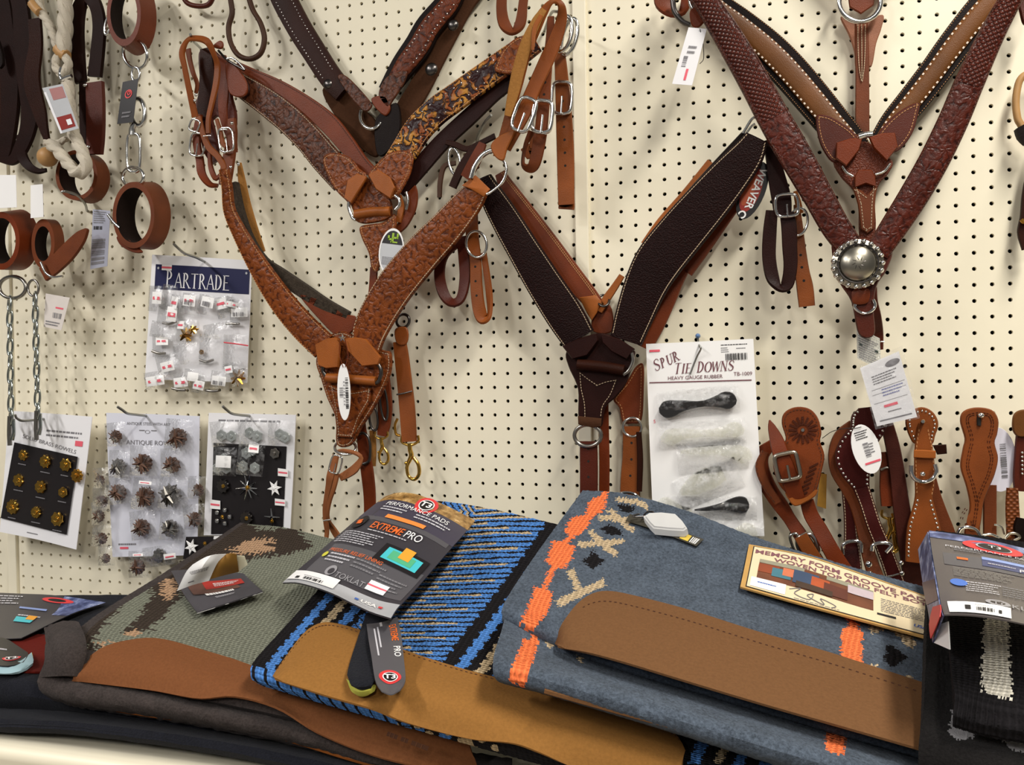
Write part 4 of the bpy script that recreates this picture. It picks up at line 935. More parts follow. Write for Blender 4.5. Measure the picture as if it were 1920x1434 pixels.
b_ = bmesh.new(); bmesh.ops.create_uvsphere(b_, u_segments=20, v_segments=12, radius=s); bmesh.ops.translate(b_, verts=b_.verts, vec=p-t.location); b_.to_mesh(bm); b_.free()
bm.materials.append(RAWH); bm.polygons.foreach_set('use_smooth', [True]*len(bm.polygons)); o = bpy.data.objects.new('bead', bm); COL.objects.link(o); o.parent = t
ptube('clip', CHROME, A, [(318, 350), (312, 380), (320, 410), (345, 400), (370, 392)], 10, t, .1)
t, pt = tagcard('hang_tag', 'shiny white and red hang tag clipped to the white rope', A, [(220, 456), (325, 434), (408, 664), (316, 692)], .145, SILVP)
decal('red_print', pt, plain('dark_red_print', (140, 46, 40), .3), t, (.08, .9, .66, .94)); decal('red_print', pt, plain('rosy_print', (170, 120, 118), .3), t, (.3, .95, .05, .3)); decal('price_label', pt, WHITE, t, (.55, .8, .76, .88), .002); decal('white_border', pt, WHITE, t, (0, .12, .1, 1), .0015)
# dark hobble
t = thing('hobble', 'dark brown leather hobble with a long loop at top and cuff below', 'hobble', P(*A(480, 450), .06))
ribbon('strap_loop', LATI, A, [(425, 430, 34), (412, 300, 38), (404, 150, 42), (418, 40, 40), (455, -10, 36, None, 20), (500, 30, 36), (520, 130, 38), (512, 260, 40), (496, 400, 42)], .06, .007, t)
r = ribbon('strap_body', MAHO, A, [(498, 430, 52), (502, 560, 54), (502, 700, 52), (498, 800, 46)], .065, .008, t); ribbon('strap_body', LATI, A, [(434, 430, 20), (436, 560, 22), (440, 700, 22), (445, 780, 18)], .06, .006, t)
cuff('cuff', HARN, LATI, A, (395, 905, 108, 130, .075), (470, 925, 100, 128, .035), t, .007)
for q in ((440, 440), (455, 760)): 
    p = P(*A(*q), .075); g = Bag(); g.dome(p, V((.005, 0, 0)), V((0, 0, .0035)), V((0, -.003, 0)), 8); g.make('rivet', SILV, t, stuff=False, smooth=True)
# chain hobble with two chestnut cuffs
t = thing('hobble', 'chestnut leather hobble of two lined cuffs joined by nickel links and a swivel', 'hobble', P(*A(700, 400), .07))
cuff('cuff', RUST, HARNI, A, (640, 70, 88, 168, .1), (712, 92, 98, 196, .05), t, .007)
cuff('cuff', HARN, HARNI, A, (690, 1112, 108, 172, .1), (782, 1116, 102, 176, .05), t, .007)
plate('cuff_tip', RED, A, [(610, 1225), (660, 1235), (730, 1290), (735, 1308), (690, 1305), (630, 1270)], .09, .005, t)
ring('ring', SILV, A, 700, 280, 60, 78, 9, t, .08, -20, (.01, 0)); ring('ring', SILV, A, 558, 135, 14, 45, 8, t, .09, 10)
ring('swivel_eye', SILV, A, 703, 385, 20, 36, 8, t, .08); ring('snap', SILV, A, 716, 580, 34, 70, 12, t, .08, -4); ptube('swivel_barrel', SILV, A, [(700, 640), (688, 670), (686, 700)], 20, t, .08)
ring('chain_link', SILV, A, 692, 790, 34, 98, 9, t, .08, 0, square=4); ring('ring', SILV, A, 690, 915, 54, 50, 10, t, .085, 0, (.012, 0))
ptube('stud_wire', SILV, A, [(560, 1110), (590, 1150), (620, 1178)], 9, t, .1)
t, pt = tagcard('hang_tag', 'small black hang tag with a red emblem on the chain hobble', A, [(636, 425), (716, 407), (690, 632), (607, 642)], .095, BLKP)
disc('emblem', pt, REDP, t, .5, .32, .0085, r0=.0062); disc('emblem', pt, REDP, t, .52, .3, .004, r0=.002); greek(pt, INKG, t, .25, .8, .72, .9, 2)
# tan hobble at the left edge with two chains
t = thing('hobble', 'tan leather hobble with pointed strap end and two hanging zinc chains', 'hobble', P(*A(150, 1250), .07))
cuff('cuff', RUST, HARNI, A, (5, 1245, 96, 150, .11), (105, 1240, 98, 158, .06), t, .008)
cuff('cuff', HARN, HARNI, A, (222, 1260, 60, 128, .09), (278, 1265, 56, 130, .06), t, .007)
ribbon('strap_end', HARN, A, [(230, 1420, 40), (290, 1370, 46), (360, 1300, 48), (420, 1230, 36), (452, 1192, 14), (458, 1184, 4)], .085, .006, t)
ring('ring', STEEL, Fc, 95, 395, 100, 82, 14, t, .08); ring('ring', STEEL, Fc, 250, 400, 40, 60, 9, t, .08)
ptube('ring_pin', SILV, Fc, [(305, 205), (345, 285), (400, 318), (470, 312)], 10, t, .1)
for (x0, y0, x1, y1, n_) in ((72, 470, 84, 1420, 9), (262, 440, 285, 1380, 9)):
    for k in range(n_):
        f_ = (k+.5)/n_; x = x0+(x1-x0)*f_; y = y0+(y1-y0)*f_; hl = (y1-y0)/n_*.62
        ring('chain_link', metal('zinc_chain', (176, 182, 178), .22) if (k, x0) == (0, 72) else bpy.data.materials['zinc_chain'], Fc, x, y, 19 if k % 2 else 10, hl, 9, t, .08, 3, (.0 if k % 2 else .008, 0), n=10)
    ptube('chain_snap', STEEL, Fc, [(x1-10, y1-60), (x1-14, y1+60), (x1-10, y1+160)], 16, t, .085)
    ptube('chain_snap', bpy.data.materials['zinc_chain'], Fc, [(x1+16, y1-40), (x1+20, y1+60), (x1+10, y1+120)], 12, t, .085)
peg(A, [(450, 1090, 0), (440, 1055, .05), (400, 1010, .09), (340, 990, .12), (318, 992, .125)], 'wire peg hook under the dark hobble cuff at left', group='bent wire pegboard hooks')
# loose tags
t, pt = tagcard('price_tag', 'blank white square price tag at the left edge above the tan hobble', A, [(-30, 905), (84, 905), (88, 1072), (-26, 1078)], .12, WHITE2)
t, pt = tagcard('price_tag', 'narrow blank white price tag right of the square tag at left', A, [(160, 958), (222, 952), (226, 1122), (160, 1128)], .1, WHITE2)
t, pt = tagcard('barcode_tag', 'shiny silver barcode tag hanging between the two chestnut cuffs', A, [(482, 1082), (572, 1090), (556, 1376), (468, 1392)], .06, plain('foil_sticker', (196, 198, 214), .3, .45))
barcode(pt, INK, t, .1, .62, .28, .34, 10, .0014); greek(pt, INKG, t, .08, .8, .02, .24, 6); barcode(pt, INKG, t, .05, .8, .5, .95, 9, .0014, True)
t, pt = tagcard('price_tag', 'white price tag with red stripe hanging beside the second chain', Fc, [(345, 440), (525, 472), (462, 716), (330, 690)], .07, plain('offwhite_tag', (214, 206, 200), .6))
decal('red_stripe', pt, INKP, t, (.5, .85, .34, .39)); barcode(pt, INKG, t, .42, .85, .52, .68, 10, .0014); greek(pt, INKG, t, .1, .85, .78, .94, 2)
# ------------------------------------------------------------------ display cards on the wall
def bag(C, cx, cy, w, h, par, d, rot=0, fill=None, label_=None, seed=0):
    """small poly bag with a price slip"""
    rg = random.Random(seed); a = math.radians(rot)
    def q(x, y, e=0): return (cx+x*math.cos(a)-y*math.sin(a), cy+x*math.sin(a)+y*math.cos(a), d+e)
    w2, h2 = w/2, h/2
    pt = pix_patch(C, [[q(-w2, -h2), q(0, -h2, .003), q(w2, -h2)], [q(-w2, 0, .004), q(0, 0, .012), q(w2, 0, .003)], [q(-w2, h2), q(0, h2, .006), q(w2, h2, .002)]])
    o = sheet('poly_bag', pt, CLR, par, 6, 6, .0006)
    if label_:
        u0, u1, v0, v1, kind = label_
        sheet('price_slip', pt, WHITE2, o, 3, 3, .0004, .001, (u0, u1, v0, v1))
        if 'r' in kind: decal('red_stripe', pt, INKP, o, (u0+(u1-u0)*.15, u0+(u1-u0)*.85, v0+(v1-v0)*.42, v0+(v1-v0)*.66), .0022, 2, 2)
        if 'b' in kind: barcode(pt, INKG, o, u0+(u1-u0)*.15, u0+(u1-u0)*.85, v0+(v1-v0)*.5, v1-(v1-v0)*.1, 8, .0022)
    return o, pt
def lump(name, mat, C, cx, cy, r, par, d, kind='knob', pts=8, seed=0, inner=.5, thick=.3):
    """spur rowel or bit of hardware seen from the front: 'knob' flower, 'star' points or 'wheel'"""
    p = P(*C(cx, cy), d); s = r/C.k*mpp(p); v = []; f = []; rg = random.Random(seed); a0 = rg.uniform(0, 1)
    n = pts*2 if kind == 'star' else pts*4
    for lay, (k, h) in enumerate(((1, 0), (1, thick*.6), (.9, thick), (.35, thick*.9), (.28, thick*1.5))):
        for i in range(n):
            a = 2*math.pi*i/n+a0
            if kind == 'star': e = 1 if i % 2 == 0 else inner
            elif kind == 'wheel': e = 1-.14*(i % 4 in (0, 3))
            else: e = 1-.2*abs(math.cos(pts*a/2))**.7 if lay < 3 else 1
            v.append(p+V((math.cos(a)*e*k*s, -h*s, math.sin(a)*e*k*s)))
    v.append(p+V((0, -thick*1.7*s, 0)))
    for l in range(4):
        for i in range(n): f.append((l*n+i, l*n+(i+1) % n, (l+1)*n+(i+1) % n, (l+1)*n+i))
    for i in range(n): f.append((4*n+i, 4*n+(i+1) % n, 5*n))
    f.append(tuple(range(n)))
    return mk(name, v, f, mat, par, sharp=35)
def spikes(name, mat, C, cx, cy, r, par, d, n=10, seed=0, w=.16, lift=.5):
    """bundle of spiky rowel points"""
    rg = random.Random(seed); p = P(*C(cx, cy), d); s = r/C.k*mpp(p); g = Bag()
    for k in range(n*2):
        a = 2*math.pi*k/(n*2)+rg.uniform(-.1, .1); L = s*rg.uniform(.75, 1.0); y = -s*rg.uniform(0, lift)
        dr = V((math.cos(a), 0, math.sin(a))); sd = V((-math.sin(a), 0, math.cos(a)))
        c = p+V((0, y, 0)); wv = sd*s*w; hv = V((0, -s*w, 0))
        b = [c+dr*L*.12+wv, c+dr*L*.12+hv, c+dr*L*.12-wv, c+dr*L*.12-hv]; tp = [c+dr*L+q*.35 for q in (wv, hv, -wv, -hv)]
        g.add(b+tp, [(0, 1, 5, 4), (1, 2, 6, 5), (2, 3, 7, 6), (3, 0, 4, 7), (4, 5, 6, 7)])
    return g.make(name, mat, par, stuff=False)
# serif capitals drawn as strokes, for the two headings set in roman capitals
SER = {'P': ([('v', .18, 0, 1)], [('a', .2, .74, .42, .26)]), 'A': ([('l', .5, 1, .04, 0, .5), ('l', .5, 1, .96, 0, 1), ('h', .2, .75, .36)], []), 'R': ([('v', .18, 0, 1), ('l', .42, .48, .95, 0, 1)], [('a', .2, .74, .42, .26)]),
 'T': ([('v', .5, 0, 1), ('h', .02, .98, .97)], []), 'D': ([('v', .18, 0, 1)], [('a', .2, .5, .62, .5)]), 'E': ([('v', .18, 0, 1), ('h', .18, .8, .975), ('h', .18, .66, .52), ('h', .18, .86, .025)], []),
 'S': ([], [('s',)]), 'U': ([('v', .15, .3, 1), ('V', .85, .3, 1)], [('u',)]), 'I': ([('v', .5, 0, 1)], []), 'O': ([], [('o',)]), 'W': ([('l', .0, 1, .28, 0, 1), ('l', .5, 1, .28, 0, .5), ('l', .5, 1, .76, 0, 1), ('l', 1, 1, .76, 0, .5)], []), 'N': ([('V', .12, 0, 1), ('V', .88, 0, 1), ('l', .12, 1, .88, 0, 1)], [])}
def serif(word, pt, u, v, h, mat, par, off=.002, shear=0, rot=0, sx=.7, sp=.14, wt=.13, big=1.0):
    x = 0; U = []; W_ = []; f = []
    def poly(p):
        k = len(U)
        for a, b in p:
            X, Y = (a+shear*b)*h, (b-.5)*h; U.append(u+(X*math.cos(rot)-Y*math.sin(rot))/pt.lu); W_.append(v-(X*math.sin(rot)+Y*math.cos(rot))/pt.lv)
        f.append(tuple(range(k, k+len(p))))
    for n_, ch in enumerate(word):
        if ch == ' ': x += .45; continue
        k = big if n_ == 0 or word[n_-1] == ' ' else 1.0
        w = sx*k*(.5 if ch == 'I' else 1.25 if ch == 'W' else 1); st, cu = SER[ch]
        for q in st:
            if q[0] in 'vV':
                t = wt if q[0] == 'v' else wt*.45; X = x+q[1]*w
                poly([(X-t/2, q[2]*k), (X+t/2, q[2]*k), (X+t/2, q[3]*k), (X-t/2, q[3]*k)])
                for yy in (0, 1):
                    if (yy == 0 and q[2] == 0) or (yy == 1 and q[3] == 1): poly([(X-wt, yy*k-(.045 if yy else 0)), (X+wt, yy*k-(.045 if yy else 0)), (X+wt, yy*k+(0 if yy else .045)), (X-wt, yy*k+(0 if yy else .045))])
            elif q[0] == 'h': poly([(x+q[1]*w, q[3]*k-.022), (x+q[2]*w, q[3]*k-.022), (x+q[2]*w, q[3]*k+.022), (x+q[1]*w, q[3]*k+.022)])
            else:
                t = wt*q[5]*.9; poly([(x+q[1]*w-t/2, q[2]*k), (x+q[3]*w-t/2, q[4]*k), (x+q[3]*w+t/2, q[4]*k), (x+q[1]*w+t/2, q[2]*k)])
                if q[4] == 0 and ch in 'AR': poly([(x+q[3]*w-wt, 0), (x+q[3]*w+wt, 0), (x+q[3]*w+wt, .045), (x+q[3]*w-wt, .045)])
        for q in cu:
            pts = []
            if q[0] == 'a': pts = [(x+(q[1]+q[3]*math.cos(a))*w, (q[2]+q[4]*math.sin(a))*k, abs(math.cos(a))) for a in np.linspace(-math.pi/2, math.pi/2, 13)]
            if q[0] == 'o': pts = [(x+(.5+.48*math.cos(a))*w, (.5+.5*math.sin(a))*k, abs(math.cos(a))) for a in np.linspace(0, 2*math.pi, 25)]
            if q[0] == 'u': pts = [(x+(.5-.35*math.cos(a))*w, (.3-.3*math.sin(a))*k, .5) for a in np.linspace(0, math.pi, 11)]
            if q[0] == 's': pts = [(x+a*w, b*k, c) for a, b, c in ((.86, .74, .1), (.78, .93, .2), (.5, 1, .2), (.2, .9, .5), (.18, .68, .9), (.5, .52, 1), (.82, .36, .9), (.82, .12, .5), (.5, 0, .2), (.2, .06, .2), (.1, .26, .1))]
            for a, b in zip(pts, pts[1:]):
                dx, dy = b[0]-a[0], b[1]-a[1]; L = math.hypot(dx, dy) or 1; ta, tb = (.04+wt*.8*a[2])/2, (.04+wt*.8*b[2])/2; nx, ny = -dy/L, dx/L
                poly([(a[0]-nx*ta, a[1]-ny*ta), (b[0]-nx*tb, b[1]-ny*tb), (b[0]+nx*tb, b[1]+ny*tb), (a[0]+nx*ta, a[1]+ny*ta)])
        x += w+sp
    return mk('lettering', pt.ev(U, W_)+pt.nrm(U, W_)*off, f, mat, par, smooth=False)
# ---- hardware card with the navy heading
pc = pix_patch(Fc, [[(1145, 150), (1520, 170), (1892, 195)], [(1118, 620), (1490, 640), (1875, 660)], [(1090, 1085), (1460, 1095), (1855, 1110)]], .022)
t = thing('display_card', 'white hardware card with navy heading and rows of small poly bags', 'card', pc.at(.5, .0))
sheet('card', pc, WHITE, t, 5, 5, .0015)
hb = (.045, .985, .075, .275); decal('heading', pc, NAVY, t, hb, .0022); decal('price_sticker', pc, WHITE2, t, (.11, .21, .075, .12), .003); decal('red_stripe', pc, INKP, t, (.11, .21, .09, .105), .0033)
serif('PARTRADE', pc, .16, .195, .03, WHITE, t, .0034, sx=.58, sp=.05, wt=.1, big=1.12)
for u in (.075, .955): disc('eyelet', pc, SILVP, t, u, .105, .0025, .003)
rg = random.Random(5)
for k, (x, y, w, h, lb) in enumerate([(1180, 480, 130, 190, (.3, .8, .25, .7, 'r')), (1270, 470, 110, 190, None), (1260, 600, 150, 150, (.55, .95, .1, .8, 'r')), (1330, 540, 120, 170, (.1, .6, .1, .6, 'r')), (1430, 520, 130, 160, (.1, .8, .1, .6, 'rb')), (1560, 530, 150, 150, (.2, .8, .1, .6, 'b')), (1690, 540, 140, 160, (.05, .7, .1, .6, 'r')), (1800, 580, 150, 190, (.1, .9, .35, .7, 'b')), (1740, 530, 100, 120, (.1, .9, .3, .6, 'r')),
        (1400, 720, 150, 170, (.05, .45, .1, .45, 'r')), (1230, 720, 200, 120, None), (1640, 720, 220, 120, None), (1230, 830, 170, 170, (.2, .75, .15, .5, 'r')), (1400, 890, 190, 160, None), (1580, 860, 170, 230, None), (1770, 880, 190, 260, None), (1270, 980, 180, 170, (.2, .75, .35, .75, 'r')), (1175, 1090, 180, 130, (.1, .85, .3, .8, 'r')), (1370, 1100, 150, 130, (.1, .8, .3, .8, 'r')), (1510, 1120, 130, 140, (.1, .75, .35, .8, 'r')), (1650, 1090, 140, 130, (.1, .85, .3, .8, 'b')), (1760, 1020, 150, 130, (.05, .5, .2, .6, 'r')), (1440, 1070, 120, 120, (.3, .9, .2, .7, '')), (1800, 1070, 140, 120, None)]):
    bag(Fc, x, y, w, h, t, .026+.003*(k % 3), rg.uniform(-14, 14), label_=lb, seed=k)
spikes('brass_fitting', BRASS, Fc, 1400, 755, 62, t, .03, 4, 1, .3); spikes('brass_fitting', BRASS, Fc, 1455, 712, 42, t, .034, 4, 2, .34); spikes('brass_fitting', BRASSD, Fc, 1795, 1075, 66, t, .03, 4, 3, .28); lump('brass_fitting', BRASSD, Fc, 1512, 880, 22, t, .03, pts=5)
for k, (x, y) in enumerate(((1270, 660), (1190, 880), (1550, 945), (1745, 660), (1340, 1155), (1590, 1165))): ptube('steel_fitting', STEEL, Fc, [(x-50, y+rg.uniform(-8, 8)), (x, y+8), (x+50, y+rg.uniform(-12, 12))], 10, t, .032)
ptube('red_seal', INKR, Fc, [(1680, 808), (1770, 818), (1860, 832)], 5, t, .04)
# ---- brass rowels card, tilted
pb = pix_patch(G, [[(58, 95, .05), (305, 112, .046), (556, 132, .04)], [(30, 460, .05), (270, 495, .046), (508, 530, .042)], [(2, 822, .05), (230, 868, .046), (460, 928, .044)]], .045)
t = thing('display_card', 'tilted white card with a black panel of nine round brass rowels', 'card', pb.at(.5, 0))
sheet('card', pb, WHITE, t, 5, 5, .0015)
ppx = pix_patch(G, [[(90, 285, .052), (468, 372, .046)], [(8, 738, .052), (402, 838, .047)]]); sheet('black_panel', ppx, BLKP, t, 4, 4, .0012, .0006)
for k, (x, y, r) in enumerate(((142, 362, 34), (275, 400, 44), (397, 420, 44), (115, 512, 40), (247, 552, 44), (380, 585, 36), (80, 672, 46), (220, 705, 40), (348, 745, 48), (465, 485, 42))):
    lump('brass_rowel', BRASS if k < 9 else BRASSD, G, x, y, r, t, .052, 'knob' if k % 3 else 'wheel', (8, 9, 8, 7, 8, 6, 9, 12, 8, 10)[k], k)
    if k < 9: cp = pix_patch(G, [[(x-32, y+r+12, .055), (x+26, y+r+24, .054)], [(x-33, y+r+19, .055), (x+25, y+r+31, .054)]]); greek(cp, INKG, t, 0, 1, 0, 1, 1, .0003, .8, k, 'caption')
text('lettering', 'SOLID BRASS ROWELS', pb, .53, .235, .0085, INKG, t, .0024, rot=-.165, sx=1.15)
greek(pb, INKG, t, .48, .92, .12, .19, 2); decal('red_stripe', pb, INKP, t, (.84, .93, .19, .23), .0026, 2, 2); decal('dash', pb, INKG, t, (.36, .5, .955, .962), .0024, 2, 2)
# ---- antique rowels card
pa = pix_patch(G, [[(640, 108), (920, 116), (1200, 128)], [(655, 500), (925, 500), (1195, 500)], [(678, 972), (930, 968), (1185, 960)]], .024)
t = thing('display_card', 'white card of brown antique rowels bagged in rows, in the middle of three', 'card', pa.at(.5, 0))
sheet('card', pa, plain('bluish_white_card', (216, 217, 228), .5, vary=.02), t, 5, 5, .0015)
text('lettering', 'ANTIQUE ROWELS', pa, .5, .2, .0095, INKG, t, .0024, sx=1.1, rot=-.01); text('lettering', 'ANTIQUE STEEL WITH ART', pa, .46, .068, .006, INKG, t, .0024, sx=1.0); disc('emblem', pa, INKG, t, .45, .125, .006, .0024, .0048, .6); bars('emblem_wing', pa, INKG, t, [(.36, .42, .112, .118), (.49, .55, .112, .118)], .0024)
rr = [(703, 250, 40, 'k'), (1075, 255, 60, 'w'), (718, 430, 50, 's'), (870, 410, 58, 'k'), (1040, 420, 52, 'k'), (605, 512, 32, 'k'), (720, 585, 52, 'k'), (880, 610, 62, 'k'), (1035, 600, 66, 's'), (1195, 570, 38, 'k'), (618, 640, 40, 'k'), (600, 725, 38, 'k'), (1175, 745, 44, 'k'), (860, 795, 54, 's'), (1030, 800, 56, 's'), (618, 860, 36, 'k'), (640, 980, 30, 'k'), (835, 1030, 48, 'k')]
for k, (x, y, r, kd) in enumerate(rr):
    m_ = STEEL if (x, y) in ((718, 430), (1035, 600), (1030, 800)) else RUSTY
    lump('antique_rowel', m_, G, x, y, r*.95, t, .034, 'wheel', 9+k % 4, k, thick=.5); spikes('rowel_points', m_, G, x, y, r*1.12, t, .036, 11, k, .15, .7)
    bag(G, x+(k % 3-1)*8, y-14, r*2.3+30, r*2.4+44, t, .037, (k*37 % 13)-6, label_={0: None}.get(k, (.25, .7, .1, .2, 'r') if k in (7, 17) else None), seed=k)
bag(G, 970, 965, 220, 120, t, .038, -8, label_=(.62, .9, .45, .7, 'r')); lump('antique_rowel', STEEL, G, 960, 965, 46, t, .03, 'wheel', 9)
greek(pa, INKG, t, .08, .3, .9, .93, 1); decal('red_stripe', pa, INKP, t, (.1, .2, .93, .945), .0024, 2, 2)
# ---- stainless rowels card
ps = pix_patch(G, [[(1255, 108), (1515, 114), (1778, 120)], [(1240, 470), (1500, 472), (1762, 476)], [(1225, 842), (1480, 840), (1742, 832)]], .024)
t = thing('display_card', 'white card with a black panel of silver star rowels, behind the camouflage pad', 'card', ps.at(.5, 0))
sheet('card', ps, WHITE, t, 5, 5, .0015); ptop = ps
pk = pix_patch(G, [[(1283, 288, .026), (1720, 310, .026)], [(1268, 835, .026), (1698, 828, .026)]]); sheet('black_panel', pk, BLKP, t, 4, 4, .001)
greek(ps, INKG, t, .12, .85, .045, .08, 1)
spikes('star_rowel', CHROME, G, 1487, 558, 84, t, .031, 5, 4, .085, .1); lump('rowel_centre', BRASS, G, 1485, 556, 16, t, .034)
lump('star_rowel', WHITE2, G, 1648, 560, 50, t, .031, 'star', 6, 1, .42, .12); lump('star_rowel', STEEL, G, 1650, 352, 34, t, .03, 'wheel', 6, 2)
for k, (x, y, r) in enumerate(((1340, 548, 44), (1480, 740, 44))): lump('star_rowel', DSTEEL, G, x, y, r, t, .03, 'wheel', 9, k); lump('rowel_centre', BRASS, G, x, y, 14, t, .045)
for k in range(5): a_ = k*1.256; lump('star_rowel', CHROME, G, 1337+42*math.cos(a_), 732+42*math.sin(a_), 16, t, .031, 'knob', 4, k)
lump('rowel_centre', BRASS, G, 1335, 732, 14, t, .033); spikes('star_rowel', CHROME, G, 1633, 735, 58, t, .031, 2, 5, .12, .1); lump('rowel_centre', BRASS, G, 1632, 758, 14, t, .034)
for k, (x, y) in enumerate(((1330, 245), (1390, 250), (1500, 230), (1545, 250), (1680, 240), (1712, 255), (1480, 350), (1520, 330), (1460, 430), (1530, 440), (1310, 440), (1360, 440), (1340, 390))): lump('flower_rowel', plain('pale_zinc', (196, 202, 200), .35, .7) if k == 0 else bpy.data.materials['pale_zinc'], G, x, y, 40, t, .03, 'knob', 6, k, thick=.2)
for k, (x, y, w, h, lb) in enumerate([(1350, 230, 170, 150, None), (1520, 225, 180, 160, None), (1690, 230, 160, 150, None), (1350, 400, 140, 170, (.15, .8, .3, .7, '')), (1505, 385, 160, 200, (.45, .8, .05, .3, 'r'))]): bag(G, x, y, w, h, t, .036, k*3-6, label_=lb, seed=k)
for q in ((1668, 440, 1728, 492), (1650, 622, 1712, 668), (1262, 628, 1322, 688)):
    pp = pix_patch(G, [[(q[0], q[1], .03), (q[2], q[1]+8, .03)], [(q[0], q[3]-6, .03), (q[2], q[3], .03)]]); o = sheet('price_sticker', pp, WHITE2, t, 2, 2, .0006); decal('red_stripe', pp, INKP, o, (.05, .95, .4, .62), .001, 2, 2)
# small black card peeking out below
pq = pix_patch(G, [[(1118, 852), (1330, 848)], [(1100, 985), (1300, 985)]], .034)
t = thing('display_card', 'small black card with a white star rowel peeking above the camouflage pad', 'card', pq.at(.5, 0)); sheet('card', pq, BLKP, t, 3, 3, .001)
lump('star_rowel', WHITE2, G, 1150, 912, 50, t, .04, 'star', 6, 3, .42, .14); lump('rowel_centre', BRASS, G, 1230, 892, 14, t, .04); decal('price_sticker', pq, WHITE2, t, (.8, .98, -.02, .12), .002, 2, 2)
# pegs that carry the cards
peg(Fc, [(1575, 215, 0), (1540, 205, .02), (1470, 170, .06), (1385, 140, .1), (1330, 95, .122), (1302, 68, .13)], 'wire peg hook over the navy headed hardware card')
peg(G, [(905, 135, 0), (885, 128, .02), (820, 120, .06), (765, 112, .1), (735, 92, .115), (705, 72, .125)], 'wire peg hook over the antique rowels card')
peg(G, [(1520, 135, 0), (1505, 128, .02), (1440, 122, .06), (1390, 112, .1), (1362, 92, .115), (1337, 70, .125)], 'wire peg hook over the silver star rowels card')
peg(G, [(320, 140, .0), (300, 140, .03), (210, 152, .07), (135, 156, .1), (100, 140, .115), (90, 120, .12)], 'wire peg hook over the tilted brass rowels card')
# ---- spur tie downs card
pd = pix_patch(K, [[(664, 358, .044), (950, 345, .044), (1240, 330, .044)], [(682, 850, .044), (970, 850, .046), (1268, 850, .044)], [(705, 1380, .046), (1000, 1385, .046), (1300, 1390, .046)]])
t = thing('display_card', 'tall white card of rubber spur tie downs with maroon heading, beside the spur straps', 'card', pd.at(.5, 0))
sheet('card', pd, WHITE2, t, 5, 7, .0015)
serif('SPUR', pd, .06, .125, .0165, MAROON, t, .0024, .22, .42, .6, .09, .13, 1.15)
serif('TIE DOWNS', pd, .25, .138, .0165, MAROON, t, .0024, .22, .03, .62, .09, .13, 1.1)
text('lettering', 'HEAVY GAUGE RUBBER', pd, .45, .183, .0062, MAROON, t, .0024, sx=1.0, rot=.01); text('lettering', 'TB-1009', pd, .89, .172, .0062, MAROON, t, .0024, sx=1)
decal('rule', pd, MAROON, t, (.02, .965, .203, .2085), .0024); decal('red_stripe', pd, INKP, t, (.03, .13, .032, .044), .0024, 2, 2)
barcode(pd, INK, t, .74, .945, .068, .102, 18, .0024); greek(pd, INK, t, .7, .95, .02, .03, 1); greek(pd, INKG, t, .7, .78, .035, .065, 3, seed=2); greek(pd, INKG, t, .84, .93, .04, .05, 1, seed=3); text('lettering', '5', pd, .055, .41, .006, INKP, t, .0024)
def tie(pts, w, mat, d=.054):
    r = ribbon('tie_strap', mat, K, [(p[0], p[1], p[2], d) for p in pts], d, .004, t)
    return r
tie([(735, 715, 14), (760, 712, 42), (800, 705, 46), (860, 690, 30), (960, 680, 16), (1040, 668, 30), (1085, 660, 46), (1125, 665, 42), (1150, 670, 12)], 0, RUBB)
tie([(925, 1250, 4), (1000, 1243, 12), (1070, 1232, 20), (1120, 1224, 34), (1165, 1222, 46), (1200, 1225, 40), (1218, 1226, 12)], 0, RUBB)
for pts in ([(745, 870, 14), (790, 860, 44), (870, 840, 28), (980, 838, 18), (1080, 830, 28), (1145, 820, 44), (1190, 830, 14)], [(720, 1220, 14), (765, 1225, 46), (840, 1250, 30), (910, 1262, 18)], [(850, 1160, 14), (920, 1120, 50), (1000, 1080, 60), (1080, 1050, 40)], [(1130, 1370, 14), (1190, 1378, 60), (1240, 1380, 50), (1262, 1380, 14)], [(850, 940, 8), (960, 930, 22), (1080, 930, 30), (1180, 950, 44), (1205, 990, 30)]): tie(pts, 0, SMOK)
for k, (x, y, w, h, r_) in enumerate(((945, 670, 440, 150, -6), (965, 840, 470, 140, -4), (1020, 960, 380, 170, -6), (1000, 1110, 360, 170, -22), (1010, 1240, 500, 130, 0), (1150, 1360, 300, 130, 4))):
    pp = []
    a = math.radians(r_)
    for yy in (-.5, 0, .5): pp.append([(x+xx*w*math.cos(a)-yy*h*math.sin(a), y+xx*w*math.sin(a)+yy*h*math.cos(a), .049+.016*(1-abs(2*yy))*(1-abs(xx)*.9)) for xx in (-.5, -.25, 0, .25, .5)])
    bp = pix_patch(K, pp); sheet('blister_bag', bp, CLR2, t, 12, 8, .0006)
t2 = thing('push_pin', 'small blue push pin above the spur tie downs card', 'pin', P(*K(942, 315), .01)); g = Bag(); pp = P(*K(942, 315), .01); g.dome(pp, V((.0046, 0, 0)), V((0, 0, .0046)), V((0, -.012, 0)), 10); g.make('pin_head', PINB, t2, stuff=False, smooth=True); tube('pin_shaft', STEEL, [pp, pp+V((0, .012, 0))], .0009, t2, raw=True, k=5)
w = [P(*K(942, 325), .0), P(*K(950, 370), .052), P(*K(958, 385), .056), P(*K(935, 430), .05), P(*K(900, 520), .049)]; t3 = thing('hanging_wire', 'grey wire hanger over the heading of the spur tie downs card', 'wire', w[0]); tube('wire', ZINC, w, .0016, t3)
